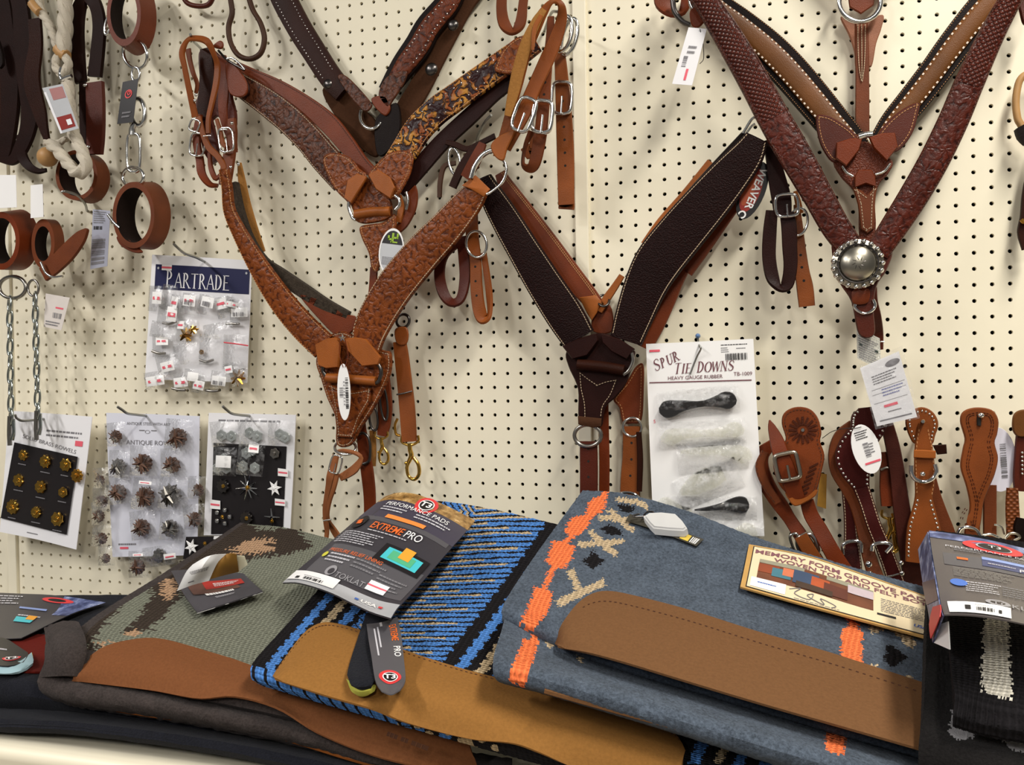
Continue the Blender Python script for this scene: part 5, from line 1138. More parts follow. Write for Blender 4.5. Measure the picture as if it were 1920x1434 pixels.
# ------------------------------------------------------------------ row of spur straps at the lower right
CS = 'spur strap'
t = thing('spur_strap', 'tan spur strap pair tooled with a daisy, square silver buckle, leftmost of the row', CS, P(*Mc(430, 300), .05))
ribbon('back_strap', RUST, Mc, [(250, 320, 30, .035), (170, 400, 50, .035), (165, 500, 56, .035), (225, 630, 52, .035), (300, 740, 50, .035), (360, 830, 42, .035), (420, 920, 46, .04), (480, 1010, 46, .045), (545, 1110, 44, .05)], .035, .005, t)
r = ribbon('back_edge', HARN, Mc, [(195, 380, 26, .054), (160, 480, 30, .054), (200, 600, 28, .054), (280, 720, 24, .054)], .054, .003, t)
stitch(r, THRD, t, (.002,), .007, .0022)
o, q = plate('strap_face', leather('spur_tan_leather', (138, 66, 30), .36), Mc, [(305, 195), (315, 130), (362, 92), (430, 80), (500, 100), (548, 160), (568, 250), (560, 310), (588, 400), (572, 500), (535, 640), (490, 690), (392, 722), (335, 655), (290, 600), (256, 520), (246, 430), (262, 340), (330, 300)], .06, .006, t)
outline_stitch(q, THRD, t, .003, .006)
g = Bag(); p = P(*Mc(445, 235), .067); s = mpp(p)/Mc.k
for k in range(16):
    a = 2*math.pi*k/16; dr = V((math.cos(a), 0, math.sin(a))); sd = V((-math.sin(a), 0, math.cos(a))); c = p+dr*62*s; g.box(c, dr*28*s, sd*7*s, V((0, .0008, 0)))
g.make('carved_petals', leather('carving_dark', (84, 36, 16)), t)  # petal marks in a darker brown leather than the strap face
g = Bag()
for k in range(7):
    c = P(*Mc(520-k*12, 470+k*32), .067); d_ = V((.86, 0, .5)); g.box(c, d_*30*s, V((-.5, 0, .86))*5*s, V((0, .0008, 0)))
g.make('carved_petals', bpy.data.materials['carving_dark'], t)
g = Bag(); g.dome(p+V((0, -.001, 0)), V((14*s, 0, 0)), V((0, 0, 14*s)), V((0, -.004, 0)), 10); g.make('daisy_stud', PEWT, t, stuff=False, smooth=True)
ribbon('strap_tip', RUST, Mc, [(225, 175, 6, .055), (240, 220, 26, .06), (270, 300, 44, .068), (300, 400, 52, .074), (340, 500, 54, .074), (380, 620, 54, .07), (410, 700, 50, .065)], .07, .005, t)
buckle(Mc, 343, 478, 74, 88, 15, t, .082, PEWT, -12, True, 8)
plate('fold_band', TANL, Mc, [(330, 650), (392, 700), (470, 685), (540, 630), (530, 670), (470, 712), (392, 740), (345, 690)], .068, .004, t)
r = ribbon('down_strap', RUST, Mc, [(470, 700, 44, .05), (500, 800, 48, .05), (560, 900, 50, .055), (620, 1010, 52, .062), (690, 1130, 56, .064), (780, 1260, 60, .066)], .05, .005, t)
buckle(Mc, 478, 1010, 62, 80, 14, t, .06, SILV, -22, True, 3); buckle(Mc, 400, 985, 30, 60, 10, t, .05, SILV, -20, False)
ribbon('billet', TAN, Mc, [(430, 940, 44, .066), (490, 1040, 46, .066), (545, 1110, 38, .066)], .066, .004, t)
t = thing('spur_strap', 'burgundy spur strap pair edged with silver studs over tan backing, second from left', CS, P(*Mc(850, 300), .05))
ribbon('back_strap', HARN, Mc, [(800, 200, 50, .04), (735, 290, 80, .04), (695, 390, 76, .04), (705, 500, 74, .04), (755, 620, 56, .04), (800, 740, 40, .04), (845, 900, 40, .045), (880, 1050, 44, .05), (920, 1180, 48, .055), (960, 1290, 50, .06)], .04, .006, t)
r = ribbon('strap_face', BURG, Mc, [(880, 82, 60), (885, 130, 105), (880, 200, 112), (850, 270, 100), (800, 350, 112), (780, 430, 112), (800, 520, 90), (828, 600, 58), (850, 680, 42)], .056, .006, t)
studs(r, SILV, t, (.004, -.004), .0062, .0021, .04, .96)
r = ribbon('down_strap', BURG, Mc, [(835, 620, 50, .058), (870, 720, 46, .06), (915, 860, 46, .064), (965, 980, 48, .062), (1010, 1090, 50, .058), (1060, 1230, 52, .05), (1100, 1330, 50, .045)], .06, .006, t); stitch(r, THR, t, (.002, -.002), .005)
r = ribbon('down_strap', BURG, Mc, [(735, 640, 30, .035), (755, 800, 36, .035), (765, 960, 44, .035), (770, 1080, 58, .04), (785, 1200, 54, .045)], .035, .006, t); stitch(r, THR, t, (.002, -.002), .005)
ptube('buckle', CHROME, Mc, [(712, 1060), (712, 1000), (770, 975), (830, 985), (835, 1050)], 13, t, .058); ptube('buckle', CHROME, Mc, [(905, 1040), (915, 1000), (970, 985), (1035, 1000), (1000, 1050)], 13, t, .074)
for q in ((885, 1130), (893, 1195), (905, 1215)): p = P(*Mc(*q), .07); g = Bag(); g.dome(p, V((.0055, 0, 0)), V((0, 0, .0055)), V((0, -.004, 0)), 8); g.make('rivet', CHROME, t, stuff=False, smooth=True)
ptube('keeper_wire', SILV, Mc, [(985, 1215), (1040, 1205), (1085, 1192)], 6, t, .066)
t = thing('spur_strap', 'plain dark red-brown spur strap hanging behind, between the two studded ones', CS, P(*Mc(1080, 600), .03))
ribbon('strap_face', leather('dark_red_leather', (82, 34, 24), .42), Mc, [(1000, 180, 40), (1040, 330, 44), (1070, 500, 48), (1095, 700, 52), (1125, 900, 58), (1160, 1080, 64), (1200, 1280, 68), (1230, 1400, 68)], .034, .005, t)
ribbon('back_strap', RUST, Mc, [(985, 380, 26), (1000, 500, 40), (1005, 620, 46), (1010, 740, 42)], .026, .005, t)
ptube('keeper_wire', STEEL, Mc, [(965, 500), (1000, 485), (1030, 490)], 8, t, .034)
snap(Mc, 1025, 800, 1.1, t, .03); ptube('brass_link', BRASSD, Mc, [(1045, 790), (1060, 850), (1055, 940), (1070, 1040)], 14, t, .028)
for q in ((1100, 1120), (1105, 1190), (1095, 1260), (1110, 1290)): p = P(*Mc(*q), .07); g = Bag(); g.dome(p, V((.004, 0, 0)), V((0, 0, .004)), V((0, -.003, 0)), 8); g.make('rivet', SILV, t, stuff=False, smooth=True)
t = thing('spur_strap', 'tan spur strap with silver studs and a polished horseshoe buckle, third pair of the row', CS, P(*Mc(1240, 300), .05))
ribbon('back_strap', HARN, Mc, [(1290, 560, 40), (1320, 680, 44), (1360, 800, 48), (1400, 900, 48), (1440, 1000, 44)], .036, .005, t)
o, q = plate('strap_lobe', TAN, Mc, [(1128, 190), (1150, 120), (1235, 82), (1310, 115), (1346, 190), (1325, 270), (1300, 330), (1200, 330), (1160, 290)], .05, .006, t)
g = Bag()
for k in range(len(q)):
    if k % 2 == 0: c = q[k]+(sum(q, V())/len(q)-q[k]).normalized()*.004; g.dome(c, V((.0019, 0, 0)), V((0, 0, .0019)), V((0, -.0015, 0)), 7)
g.make('stud_row', SILV, t, smooth=True)
r = ribbon('strap_face', TAN, Mc, [(1248, 190, 30), (1246, 260, 40), (1250, 360, 56), (1254, 480, 62), (1256, 590, 60), (1250, 680, 54), (1250, 770, 72), (1250, 880, 100), (1250, 1000, 110), (1240, 1120, 104)], .058, .005, t)
stitch(r, THRT, t, (.002, -.002), .006, a=.05, b=.5); studs(r, SILV, t, (.004, -.004), .0068, .002, .55, .98)
ribbon('keeper', TANL, Mc, [(1184, 392, 26), (1255, 395, 28), (1328, 398, 26)], .066, .004, t)
ptube('buckle', CHROME, Mc, [(1168, 470), (1170, 520), (1195, 562), (1250, 580), (1305, 562), (1335, 515), (1325, 462)], 14, t, .072)
p = P(*Mc(1245, 528), .068); g = Bag(); g.dome(p, V((.0042, 0, 0)), V((0, 0, .0042)), V((0, -.004, 0)), 8); g.make('tongue', CHROME, t, stuff=False, smooth=True)
ptube('peg_tip', RAWH, Mc, [(1248, 175, .058), (1248, 178, .075)], 12, t)
plate('leather_end', DKBR, Mc, [(1310, 335), (1400, 330), (1405, 392), (1340, 398)], .02, .004, t, smooth_it=False)
t = thing('spur_strap', 'plain orange-tan spur strap with a stamped border and slot, right of the horseshoe buckle', CS, P(*Mc(1610, 300), .05))
ribbon('back_strap', HARN, Mc, [(1690, 600, 40), (1690, 750, 40), (1690, 880, 40), (1690, 1000, 40)], .036, .005, t)
o, q = plate('strap_face', leather('orange_tan_leather', (146, 76, 34), .4), Mc, [(1492, 175), (1515, 110), (1600, 84), (1700, 100), (1744, 165), (1738, 255), (1720, 320), (1742, 420), (1720, 530), (1682, 620), (1645, 720), (1615, 890), (1535, 890), (1555, 740), (1532, 610), (1494, 480), (1510, 360), (1522, 290)], .05, .006, t)
outline_stitch(q, bpy.data.materials['carving_dark'], t, .006, .006); outline_stitch(q, bpy.data.materials['carving_dark'], t, .009, .006)
ptube('slot', DARKM, Mc, [(1622, 130), (1620, 160), (1620, 205)], 13, t, .057); p = P(*Mc(1634, 138), .06); g = Bag(); g.dome(p, V((.005, 0, 0)), V((0, 0, .0042)), V((0, -.004, 0)), 8); g.make('peg_tip', CHROME, t, stuff=False, smooth=True)
ribbon('down_strap', HARN, Mc, [(1575, 860, 44), (1570, 940, 46), (1560, 1050, 48)], .05, .005, t); ptube('buckle', CHROME, Mc, [(1475, 930), (1500, 890), (1550, 882), (1600, 900), (1630, 945)], 12, t, .066)
ptube('buckle', SILV, Mc, [(1645, 935), (1700, 930), (1770, 960)], 9, t, .05); ptube('buckle', SILV, Mc, [(1720, 865), (1770, 880), (1790, 930)], 7, t, .045)
t = thing('spur_strap', 'basket-stamped tan spur strap with a dark lining, cut by the right edge of the frame', CS, P(*Mc(1880, 300), .05))
plate('strap_lobe', TOBAC, Mc, [(1838, 200), (1850, 130), (1900, 100), (1960, 110), (1990, 190), (1970, 260), (1890, 280), (1850, 255)], .05, .006, t)
ribbon('strap_face', MAHO, Mc, [(1915, 200, 40), (1910, 330, 46), (1905, 450, 50), (1895, 560, 46), (1890, 640, 36)], .044, .006, t)
ribbon('back_strap', BASK, Mc, [(1840, 620, 34), (1840, 740, 40), (1845, 860, 42), (1850, 1000, 42)], .05, .005, t); ptube('buckle', PEWT, Mc, [(1800, 950), (1825, 925), (1865, 925), (1890, 950), (1850, 970)], 10, t, .062)
ribbon('down_strap', BLK, Mc, [(1900, 820, 30), (1890, 880, 38), (1905, 960, 40), (1900, 1060, 40)], .055, .006, t)
for k in range(6): p = P(*Mc(1908, 385+k*28), .053); g = Bag(); g.dome(p, V((.002, 0, 0)), V((0, 0, .002)), V((0, -.002, 0)), 7); g.make('rivet', SILV, t, stuff=False, smooth=True)
peg(Mc, [(1255, 165, 0), (1250, 175, .04), (1246, 178, .085)], 'peg hook end through the studded tan spur strap')
peg(Mc, [(460, 225, 0), (450, 232, .04), (445, 236, .075)], 'peg hook through the daisy spur strap at lower right')
# ------------------------------------------------------------------ tags hanging on the collars and straps
def oval(name, label, C, cx, cy, rx, ry, rot, d, mat, th=.0012):
    a = math.radians(rot); n = 28
    t = thing(name, label, 'tag', P(*C(cx, cy), d))
    pts = [(cx+rx*math.cos(2*math.pi*k/n)*math.cos(a)-ry*math.sin(2*math.pi*k/n)*math.sin(a), cy+rx*math.cos(2*math.pi*k/n)*math.sin(a)+ry*math.sin(2*math.pi*k/n)*math.cos(a)) for k in range(n)]
    plate('card', mat, C, pts, d, th, t, smooth_it=False, bev=.0003)
    q = lambda x, y: (cx+x*rx*math.cos(a)-y*ry*math.sin(a), cy+x*rx*math.sin(a)+y*ry*math.cos(a), d+th)
    pt = pix_patch(C, [[q(-1, -1), q(1, -1)], [q(-1, 1), q(1, 1)]])
    return t, pt
t, pt = oval('oval_tag', 'white oval tag with a barcode hanging from the star on the tan collar yoke', I, 328, 545, 38, 166, -2, .1, WHITE2)
string(I, [(305, 240, .098), (300, 320, .1), (322, 400, .102)], t, RED, .0007); string(I, [(335, 240, .098), (352, 330, .1), (334, 400, .102)], t, RED, .0007)
barcode(pt, INK, t, .62, .84, .25, .8, 20, .0008, True); barcode(pt, INKG, t, .16, .44, .42, .6, 8, .0008, True); greek(pt, INKG, t, .48, .6, .3, .75, 8)
t, pt = oval('oval_tag', 'mirror-like oval tag with a green cactus on black above a silver half', H, 1145, 588, 80, 150, 7, .066, SILVP)
def half_oval(name, mat, y0, y1, off, k=.9):
    n = 14; U = []; W_ = []; 
    for i in range(n+1): y = y0+(y1-y0)*i/n; x = math.sqrt(max(0, 1-(y/1)**2))*k; U.append(.5+x/2); W_.append(.5+y*k/2)
    for i in range(n, -1, -1): y = y0+(y1-y0)*i/n; x = math.sqrt(max(0, 1-(y/1)**2))*k; U.append(.5-x/2); W_.append(.5+y*k/2)
    p = pt.ev(U, W_)+pt.nrm(U, W_)*off
    return mk(name, p, [tuple(range(len(U)))], mat, t, smooth=False)
disc('rim', pt, WHITE2, t, .5, .5, pt.lu*.5, .0004, pt.lu*.45, pt.lv/pt.lu); half_oval('black_field', BLKP, -1, -.36, .0006)
for (u0, u1, v0, v1) in ((.46, .54, .1, .31), (.3, .5, .22, .26), (.3, .37, .16, .26), (.5, .72, .18, .22), (.65, .72, .1, .22), (.42, .7, .28, .31)): decal('cactus', pt, plain('cactus_green', (150, 182, 48), .5) if u0 == .46 else bpy.data.materials['cactus_green'], t, (u0, u1, v0, v1), .0009, 2, 2)
greek(pt, INKG, t, .16, .84, .62, .8, 6, .0006, rag=.05)
t, pt = oval('oval_tag', 'red and black oval brand tag with white lettering at the end of the dark collar', D, 912, 985, 66, 158, 22, .052, BLKP)
disc('red_field', pt, plain('brand_red', (148, 40, 28), .4), t, .46, .5, pt.lu*.36, .0004, 0, pt.lv/pt.lu*1.05); disc('red_inner', pt, plain('brand_orange', (168, 74, 38), .4), t, .36, .5, pt.lu*.22, .0006, 0, pt.lv/pt.lu*1.3)
text('lettering', 'WEAVER', pt, .62, .45, .0125, WHITE2, t, .0012, rot=-math.pi/2, sx=1.0, bold=.02); text('lettering', 'C', pt, .5, .92, .012, WHITE2, t, .0012, rot=-2.2, bold=.03)
string(D, [(960, 840, .064), (975, 800, .066), (985, 760, .068)], t)
t, pt = tagcard('price_tag', 'white price tag with pink stripe hanging from the collar ring at top, right of upright', D, [(582, 142), (676, 150), (600, 442), (497, 434)], .085)
barcode(pt, INKG, t, .2, .42, .5, .7, 9, .0014, True); decal('pink_stripe', pt, INKP, t, (.5, .62, .72, .92), .0014, 2, 2); greek(pt, INKG, t, .3, .75, .3, .48, 2)
string(D, [(640, 148, .088), (655, 210, .08), (660, 300, .07), (640, 330, .06)], t, INK)
t, pt = tagcard('paper_tag', 'crumpled cream paper tag on the strap under the big concho', T5, [(205, 510, .07), (400, 600, .075), (412, 865, .07), (212, 770, .075)], .07, plain('crumpled_paper', (236, 234, 222), .7, grain=.004), bulge=.004)
greek(pt, INKG, t, .08, .92, .2, .95, 10); bars('dark_lines', pt, plain('dark_green_ink', (52, 66, 56), .6), t, [(.12, .88, .44, .53)], .0022)
t, pt = tagcard('sleeved_tag', 'white printed tag in a clear sleeve hanging lower right of the big concho', T5, [(235, 850, .085), (560, 710, .085), (715, 1262, .09), (378, 1340, .09)], .085)
dk = plain('script_blue_ink', (130, 134, 176), .6)
disc('picture', pt, INKG, t, .78, .12, .011, .0012, 0, .45); greek(pt, INKG, t, .2, .85, .2, .36, 4, .0012); bars('rules', pt, INKG, t, [(.12, .95, .42, .426), (.1, .95, .5, .505), (.08, .92, .64, .645), (.1, .9, .92, .94)], .0012); greek(pt, dk, t, .35, .9, .44, .58, 3, .0012); decal('red_stripe', pt, INKP, t, (.3, .64, .7, .74), .0014, 2, 2); greek(pt, INKG, t, .36, .7, .8, .84, 1, .0012)
sl = pix_patch(T5, [[(228, 830, .09), (590, 660, .09)], [(365, 1368, .094), (740, 1272, .094)]]); sheet('clear_sleeve', sl, CLR, t, 3, 3, .0004); ptube('staple', SILV, T5, [(400, 630), (420, 628), (440, 630)], 6, t, .09)
t, pt = oval('oval_tag', 'white oval price tag with a pink stripe hung on the burgundy studded spur strap', Mc, 868, 362, 92, 170, -18, .085, WHITE2)
greek(pt, INK, t, .25, .75, .12, .3, 4, .0008); barcode(pt, INKG, t, .42, .62, .38, .68, 9, .0008, True); decal('pink_stripe', pt, INKP, t, (.3, .88, .76, .8), .0008, 2, 2); greek(pt, INKG, t, .62, .8, .4, .62, 4, .0008)
string(Mc, [(575, 290, .03), (640, 245, .05), (720, 225, .08), (800, 222, .088), (835, 215, .088)], t, INK)
t, pt = oval('oval_tag', 'large white oval barcode tag behind the plain orange-tan spur strap', Mc, 1752, 432, 118, 215, -4, .036, plain('pale_lilac_card', (222, 220, 232), .6, vary=.01))
barcode(pt, INKG, t, .55, .72, .26, .8, 16, .0008, True)
t, pt = tagcard('yellow_tag', 'yellow-brown tag hanging behind the daisy spur strap', Mc, [(560, 520), (605, 530), (600, 760), (540, 740)], .02, plain('mustard_card', (176, 130, 46), .6, vary=.4))
# ------------------------------------------------------------------ saddle pads piled on the shelf
def inside(px, py, poly):
    r = np.zeros(px.shape, bool); n = len(poly)
    for i in range(n):
        (x1, y1), (x2, y2) = poly[i], poly[(i+1) % n]
        if y1 == y2: continue
        c = ((y1 > py) != (y2 > py)) & (px < (x2-x1)*(py-y1)/(y2-y1)+x1)
        r ^= c
    return r
CAMn = np.array(tuple(CAM)); axr, axd, axf = (np.array(tuple(a)) for a in (AX_R, AX_D, AX_F))
def nproj(p):
    q = p-CAMn; z = q@axf
    return 960+F*(q@axr)/z, 717+F*(q@axd)/z, z
def cells(pt, uu, vv, jx=0, seed=1):
    uc = (uu[:-1, :-1]+uu[1:, 1:])/2; vc = (vv[:-1, :-1]+vv[1:, 1:])/2
    p = pt.ev(uc.ravel(), vc.ravel()); x, y, z = nproj(p)
    rg = np.random.RandomState(seed)
    nr, nc = uc.shape
    if jx: x = x+(rg.uniform(-jx, jx, (nr, nc))*.6+np.repeat(rg.uniform(-jx, jx, (nr, 1)), nc, 1)).ravel(); y = y+(rg.uniform(-jx, jx, (nr, nc))*.4+np.repeat(rg.uniform(-jx, jx, (1, nc)), nr, 0)*.6).ravel()
    return uc.ravel(), vc.ravel(), x, y
def wpoly(C, pts): return [C(*p) for p in pts]
SURF = []
def drape(px, py, off=.004, pts=None):
    """the pad surface point seen at a photo pixel, lifted off the pad by off"""
    best = None
    for g in (pts or SURF):
        x, y, z, q = g
        d2 = (x-px)**2+(y-py)**2; m = d2.min()
        i = np.argmin(d2+ (z-z.min())*0); 
        if m < 150:
            k = d2 < m+25; j = np.where(k)[0][np.argmin(z[k]+d2[k]*1e-4)]
            if best is None or z[j] < best[0]: best = (z[j], q[j])
        elif best is None or best[0] > 90: 
            if best is None or m+100 < best[0]: best = (m+100, q[i])
    zt = (best[1]-CAMn)@axf if best[0] > 90 else best[0]
    r = ray(px, py); return CAM+r*(zt-off)
def register(pt):
    q = pt.grid(220, 220).reshape(-1, 3); x, y, z = nproj(q); SURF.append((x, y, z, q)); return (x, y, z, q)
def dpatch(C, rows, off=.004, pts=None, hs=None):
    return Patch([[drape(*C(p[0], p[1]), (p[2] if len(p) > 2 else off), pts) for p in r] for r in rows])
CP = 'saddle pad'
NAVYF = felt('navy_black_felt', (25, 26, 33), .4); CHARF = felt('charcoal_fleece', (60, 53, 51), .45, k=.8); SAGE = wool('sage_wool', (120, 122, 108)); DKB = wool('dark_brown_wool', (62, 53, 46)); PEACH = wool('peach_wool', (176, 142, 112))
PADT = leather('pad_tan_wear_leather', (172, 120, 60), .7, 'suede'); PADB = leather('pad_brown_wear_leather', (134, 94, 60), .7, 'suede'); PADO = leather('pad_rust_wear_leather', (142, 88, 52), .65, 'suede'); PADR = leather('pad_red_wear_leather', (116, 30, 20), .7, 'suede')
BLUEW = wool('sky_blue_wool', (76, 126, 194)); BLKW = wool('black_wool', (28, 26, 28)); CREAMW = wool('cream_wool', (186, 164, 130)); GREYF = felt('slate_blue_felt', (77, 86, 98), .62, k=.75); ORW = wool('coral_orange_wool', (244, 122, 72)); BEIW = wool('beige_wool', (190, 168, 136)); BLKF = felt('black_felt', (30, 28, 28), .4); WHW = wool('white_wool', (226, 220, 204))
# ---- navy stack at lower left
t = thing('saddle_pad', 'flat navy-black saddle pad at the bottom left with a dark red wear leather', CP, P(60, 1300, .4))
p1 = pix_patch(FULL, [[(-230, 1124, .06), (-60, 1122, .06), (90, 1120, .06), (230, 1118, .06), (400, 1120, .06), (560, 1124, .06)], [(-280, 1190, .26), (-60, 1200, .26), (60, 1204, .26), (200, 1232, .26), (400, 1272, .26), (540, 1296, .26)], [(-340, 1236, .41), (-60, 1258, .41), (50, 1262, .41), (180, 1310, .41), (400, 1350, .41), (520, 1378, .41)],
   [(-360, 1262, .445), (-60, 1292, .445), (60, 1298, .445), (190, 1330, .44), (410, 1368, .44), (520, 1392, .44)], [(-350, 1290, .43), (-60, 1326, .43), (60, 1330, .43), (190, 1340, .43), (410, 1374, .43), (520, 1398, .43)]])
sheet('pad_body', p1, NAVYF, t, 60, 60, .004, jit=.0006); g1 = register(p1)
r1 = dpatch(FULL, [[(10, 1188), (60, 1191), (110, 1194), (170, 1200)], [(0, 1230), (60, 1232), (110, 1234), (170, 1240)], [(-10, 1262), (50, 1262), (105, 1264), (165, 1268)]], .004, [g1]); sheet('wear_leather', r1, PADR, t, 10, 8, .003)
t = thing('saddle_pad', 'dark navy saddle pad lying on the shelf edge, lowest of the left stack', CP, P(60, 1350, .4))
p1b = pix_patch(FULL, [[(-300, 1246, .3), (-60, 1276, .3), (150, 1291, .3), (420, 1325, .31), (800, 1390, .32)], [(-380, 1306, .468), (-60, 1342, .468), (150, 1354, .468), (420, 1390, .468), (800, 1468, .475)], [(-390, 1316, .488), (-60, 1354, .488), (150, 1366, .486), (420, 1404, .484), (800, 1482, .49)], [(-385, 1326, .476), (-60, 1364, .476), (150, 1374, .476), (420, 1412, .47), (800, 1488, .476)]])
sheet('pad_body', p1b, NAVYF, t, 60, 24, .004, jit=.0006)
# ---- camouflage pad
t = thing('saddle_pad', 'green camouflage woven saddle pad with rust wear leather, left of the blue pad', CP, P(350, 1250, .3))
tq = t
p2 = pix_patch(FULL, [[(452, 984, .06), (480, 988, .065), (540, 994, .072), (630, 1016, .08), (790, 1055, .085)], [(310, 1078, .185), (370, 1084, .185), (460, 1096, .188), (600, 1124, .19), (790, 1166, .2)], [(172, 1166, .34), (240, 1172, .34), (360, 1192, .345), (540, 1236, .35), (800, 1296, .36)],
   [(128, 1218, .425), (200, 1236, .43), (330, 1262, .44), (540, 1310, .438), (830, 1380, .435)], [(136, 1268, .452), (205, 1280, .455), (340, 1306, .46), (550, 1350, .458), (850, 1424, .452)]])
dark = [wpoly(N, q) for q in ([(1385, 40), (1500, 95), (1350, 215), (1220, 360), (1050, 450), (900, 470), (690, 610), (560, 790), (440, 950), (280, 900), (300, 700), (450, 620), (700, 460), (950, 310), (1150, 200), (1300, 90)], [(880, 350), (1010, 410), (1040, 490), (900, 640), (850, 700), (690, 700), (730, 640), (870, 480)],
   [(1280, 210), (1340, 165), (1430, 140), (1520, 110), (1720, 90), (1760, 220), (1600, 262), (1480, 262), (1380, 290)])]
sagp = [wpoly(N, q) for q in ([(860, 450), (880, 480), (760, 650), (640, 730), (505, 790), (560, 700), (680, 560), (800, 460)],)]
tanp = [wpoly(N, q) for q in ([(930, 390), (1000, 395), (1010, 470), (960, 512), (915, 490), (930, 440)], [(718, 690), (795, 688), (795, 722), (720, 726)], [(560, 765), (640, 735), (620, 775), (570, 785)], [(1310, 212), (1400, 188), (1450, 160), (1560, 168), (1540, 205), (1590, 217), (1500, 245), (1420, 242), (1390, 258)])]
def paint2(uu, vv):
    u, v, x, y = cells(p2, uu, vv, 5)
    # ragged colour changes along the weave
    rg = np.random.RandomState(4); nr = uu.shape[0]-1; sh = np.repeat(rg.uniform(-9, 9, nr), uu.shape[1]-1); x2 = x+sh; y2 = y-sh*.25
    m = np.zeros(len(x), int)
    for q in dark: m[inside(x2, y2, q)] = 1
    for q in sagp: m[inside(x2, y2, q)] = 0
    for q in tanp: m[inside(x2, y2, q)] = 2
    m[(u < .035) | (v > .9)] = 3
    return m
sheet('pad_top', p2, SAGE, t, 150, 130, .018, off=-.012, mats=[SAGE, DKB, PEACH, CHARF], paint=paint2, jit=.0005); g2 = register(p2)
p2b = pix_patch(FULL, [[(120, 1180, .36), (200, 1230, .38), (320, 1282, .405), (560, 1340, .405), (800, 1400, .4), (960, 1430, .4)], [(100, 1215, .41), (150, 1275, .45), (300, 1312, .468), (560, 1366, .46), (780, 1428, .45), (960, 1458, .45)], [(76, 1282, .455), (140, 1304, .472), (300, 1330, .475), (560, 1380, .475), (760, 1438, .47), (960, 1479, .47)], [(110, 1310, .44), (160, 1322, .45), (300, 1343, .452), (560, 1392, .458), (760, 1450, .462), (960, 1490, .47)]])
sheet('pad_underlayer', p2b, CHARF, t, 90, 30, .005, jit=.0012)
b2 = pix_patch(FULL, [[(92, 1186, .37), (118, 1176, .372), (150, 1178, .37)], [(98, 1228, .432), (128, 1222, .448), (160, 1226, .434)], [(92, 1270, .445), (122, 1268, .462), (150, 1272, .452)]]); sheet('rolled_edge', b2, CHARF, t, 14, 16, .012, jit=.0012)
w2 = Patch([[drape(x, y, .005, [g2]) for x, y in ((142, 1262), (186, 1220), (240, 1203), (300, 1200), (390, 1224), (470, 1250), (560, 1290), (700, 1340), (880, 1392))], [drape(x, y, .009, [g2]) for x, y in ((140, 1268), (190, 1252), (262, 1248), (334, 1256), (412, 1272), (492, 1294), (580, 1332), (720, 1380), (890, 1425))],
   [P(x, y, d) for x, y, d in ((137, 1275, .458), (200, 1284, .464), (290, 1296, .47), (372, 1311, .475), (440, 1308, .472), (520, 1330, .478), (600, 1378, .484), (720, 1424, .49), (900, 1462, .495))]])
sheet('wear_leather', w2, PADO, t, 40, 10, .003)
ptst = Patch([[P(728, 1368, .496), P(810, 1398, .498)], [P(722, 1384, .498), P(804, 1414, .5)]]); bars('stamp', ptst, leather('stamp_brown', (80, 48, 30)), t, [(.02, .26, .1, .6), (.34, .5, .1, .6), (.58, .96, .1, .6)], .003); bars('stamp', ptst, leather('stamp_mid', (100, 62, 38)), t, [(.08, .1, .1, .6), (.17, .19, .1, .6), (.42, .44, .1, .6), (.68, .7, .1, .6), (.8, .82, .1, .6)], .0034)
ribbon('edge_leather', leather('orange_edge_leather', (150, 84, 30), .6), FULL, [(146, 1318, 3, .455), (300, 1343, 3.5, .46), (430, 1356, 3.5, .462), (560, 1392, 3.5, .466), (650, 1420, 3.5, .47), (760, 1452, 3.5, .472)], .46, .003, t)
# ---- blue chevron pad
t = thing('saddle_pad', 'blue black and cream chevron woven saddle pad with golden tan wear leather, centre', CP, P(800, 1250, .3))
p3 = pix_patch(FULL, [[(735, 942, .05), (830, 944, .05), (930, 960, .052), (1040, 986, .056), (1170, 1016, .062), (1380, 1066, .066), (1560, 1110, .07)], [(640, 1062, .18), (745, 1070, .18), (850, 1090, .184), (960, 1112, .188), (1090, 1148, .195), (1310, 1206, .2), (1500, 1256, .2)], [(545, 1170, .33), (655, 1184, .335), (770, 1207, .34), (880, 1233, .344), (1020, 1270, .35), (1260, 1336, .36), (1470, 1392, .36)],
   [(482, 1240, .445), (600, 1264, .452), (720, 1291, .458), (830, 1316, .462), (980, 1352, .464), (1240, 1418, .462), (1460, 1476, .465)], [(474, 1262, .47), (595, 1294, .478), (720, 1326, .483), (840, 1356, .488), (1000, 1396, .49), (1260, 1460, .49), (1480, 1510, .49)], [(496, 1278, .458), (610, 1312, .466), (730, 1346, .472), (850, 1380, .478), (1010, 1424, .48), (1270, 1486, .48), (1490, 1530, .48)]])
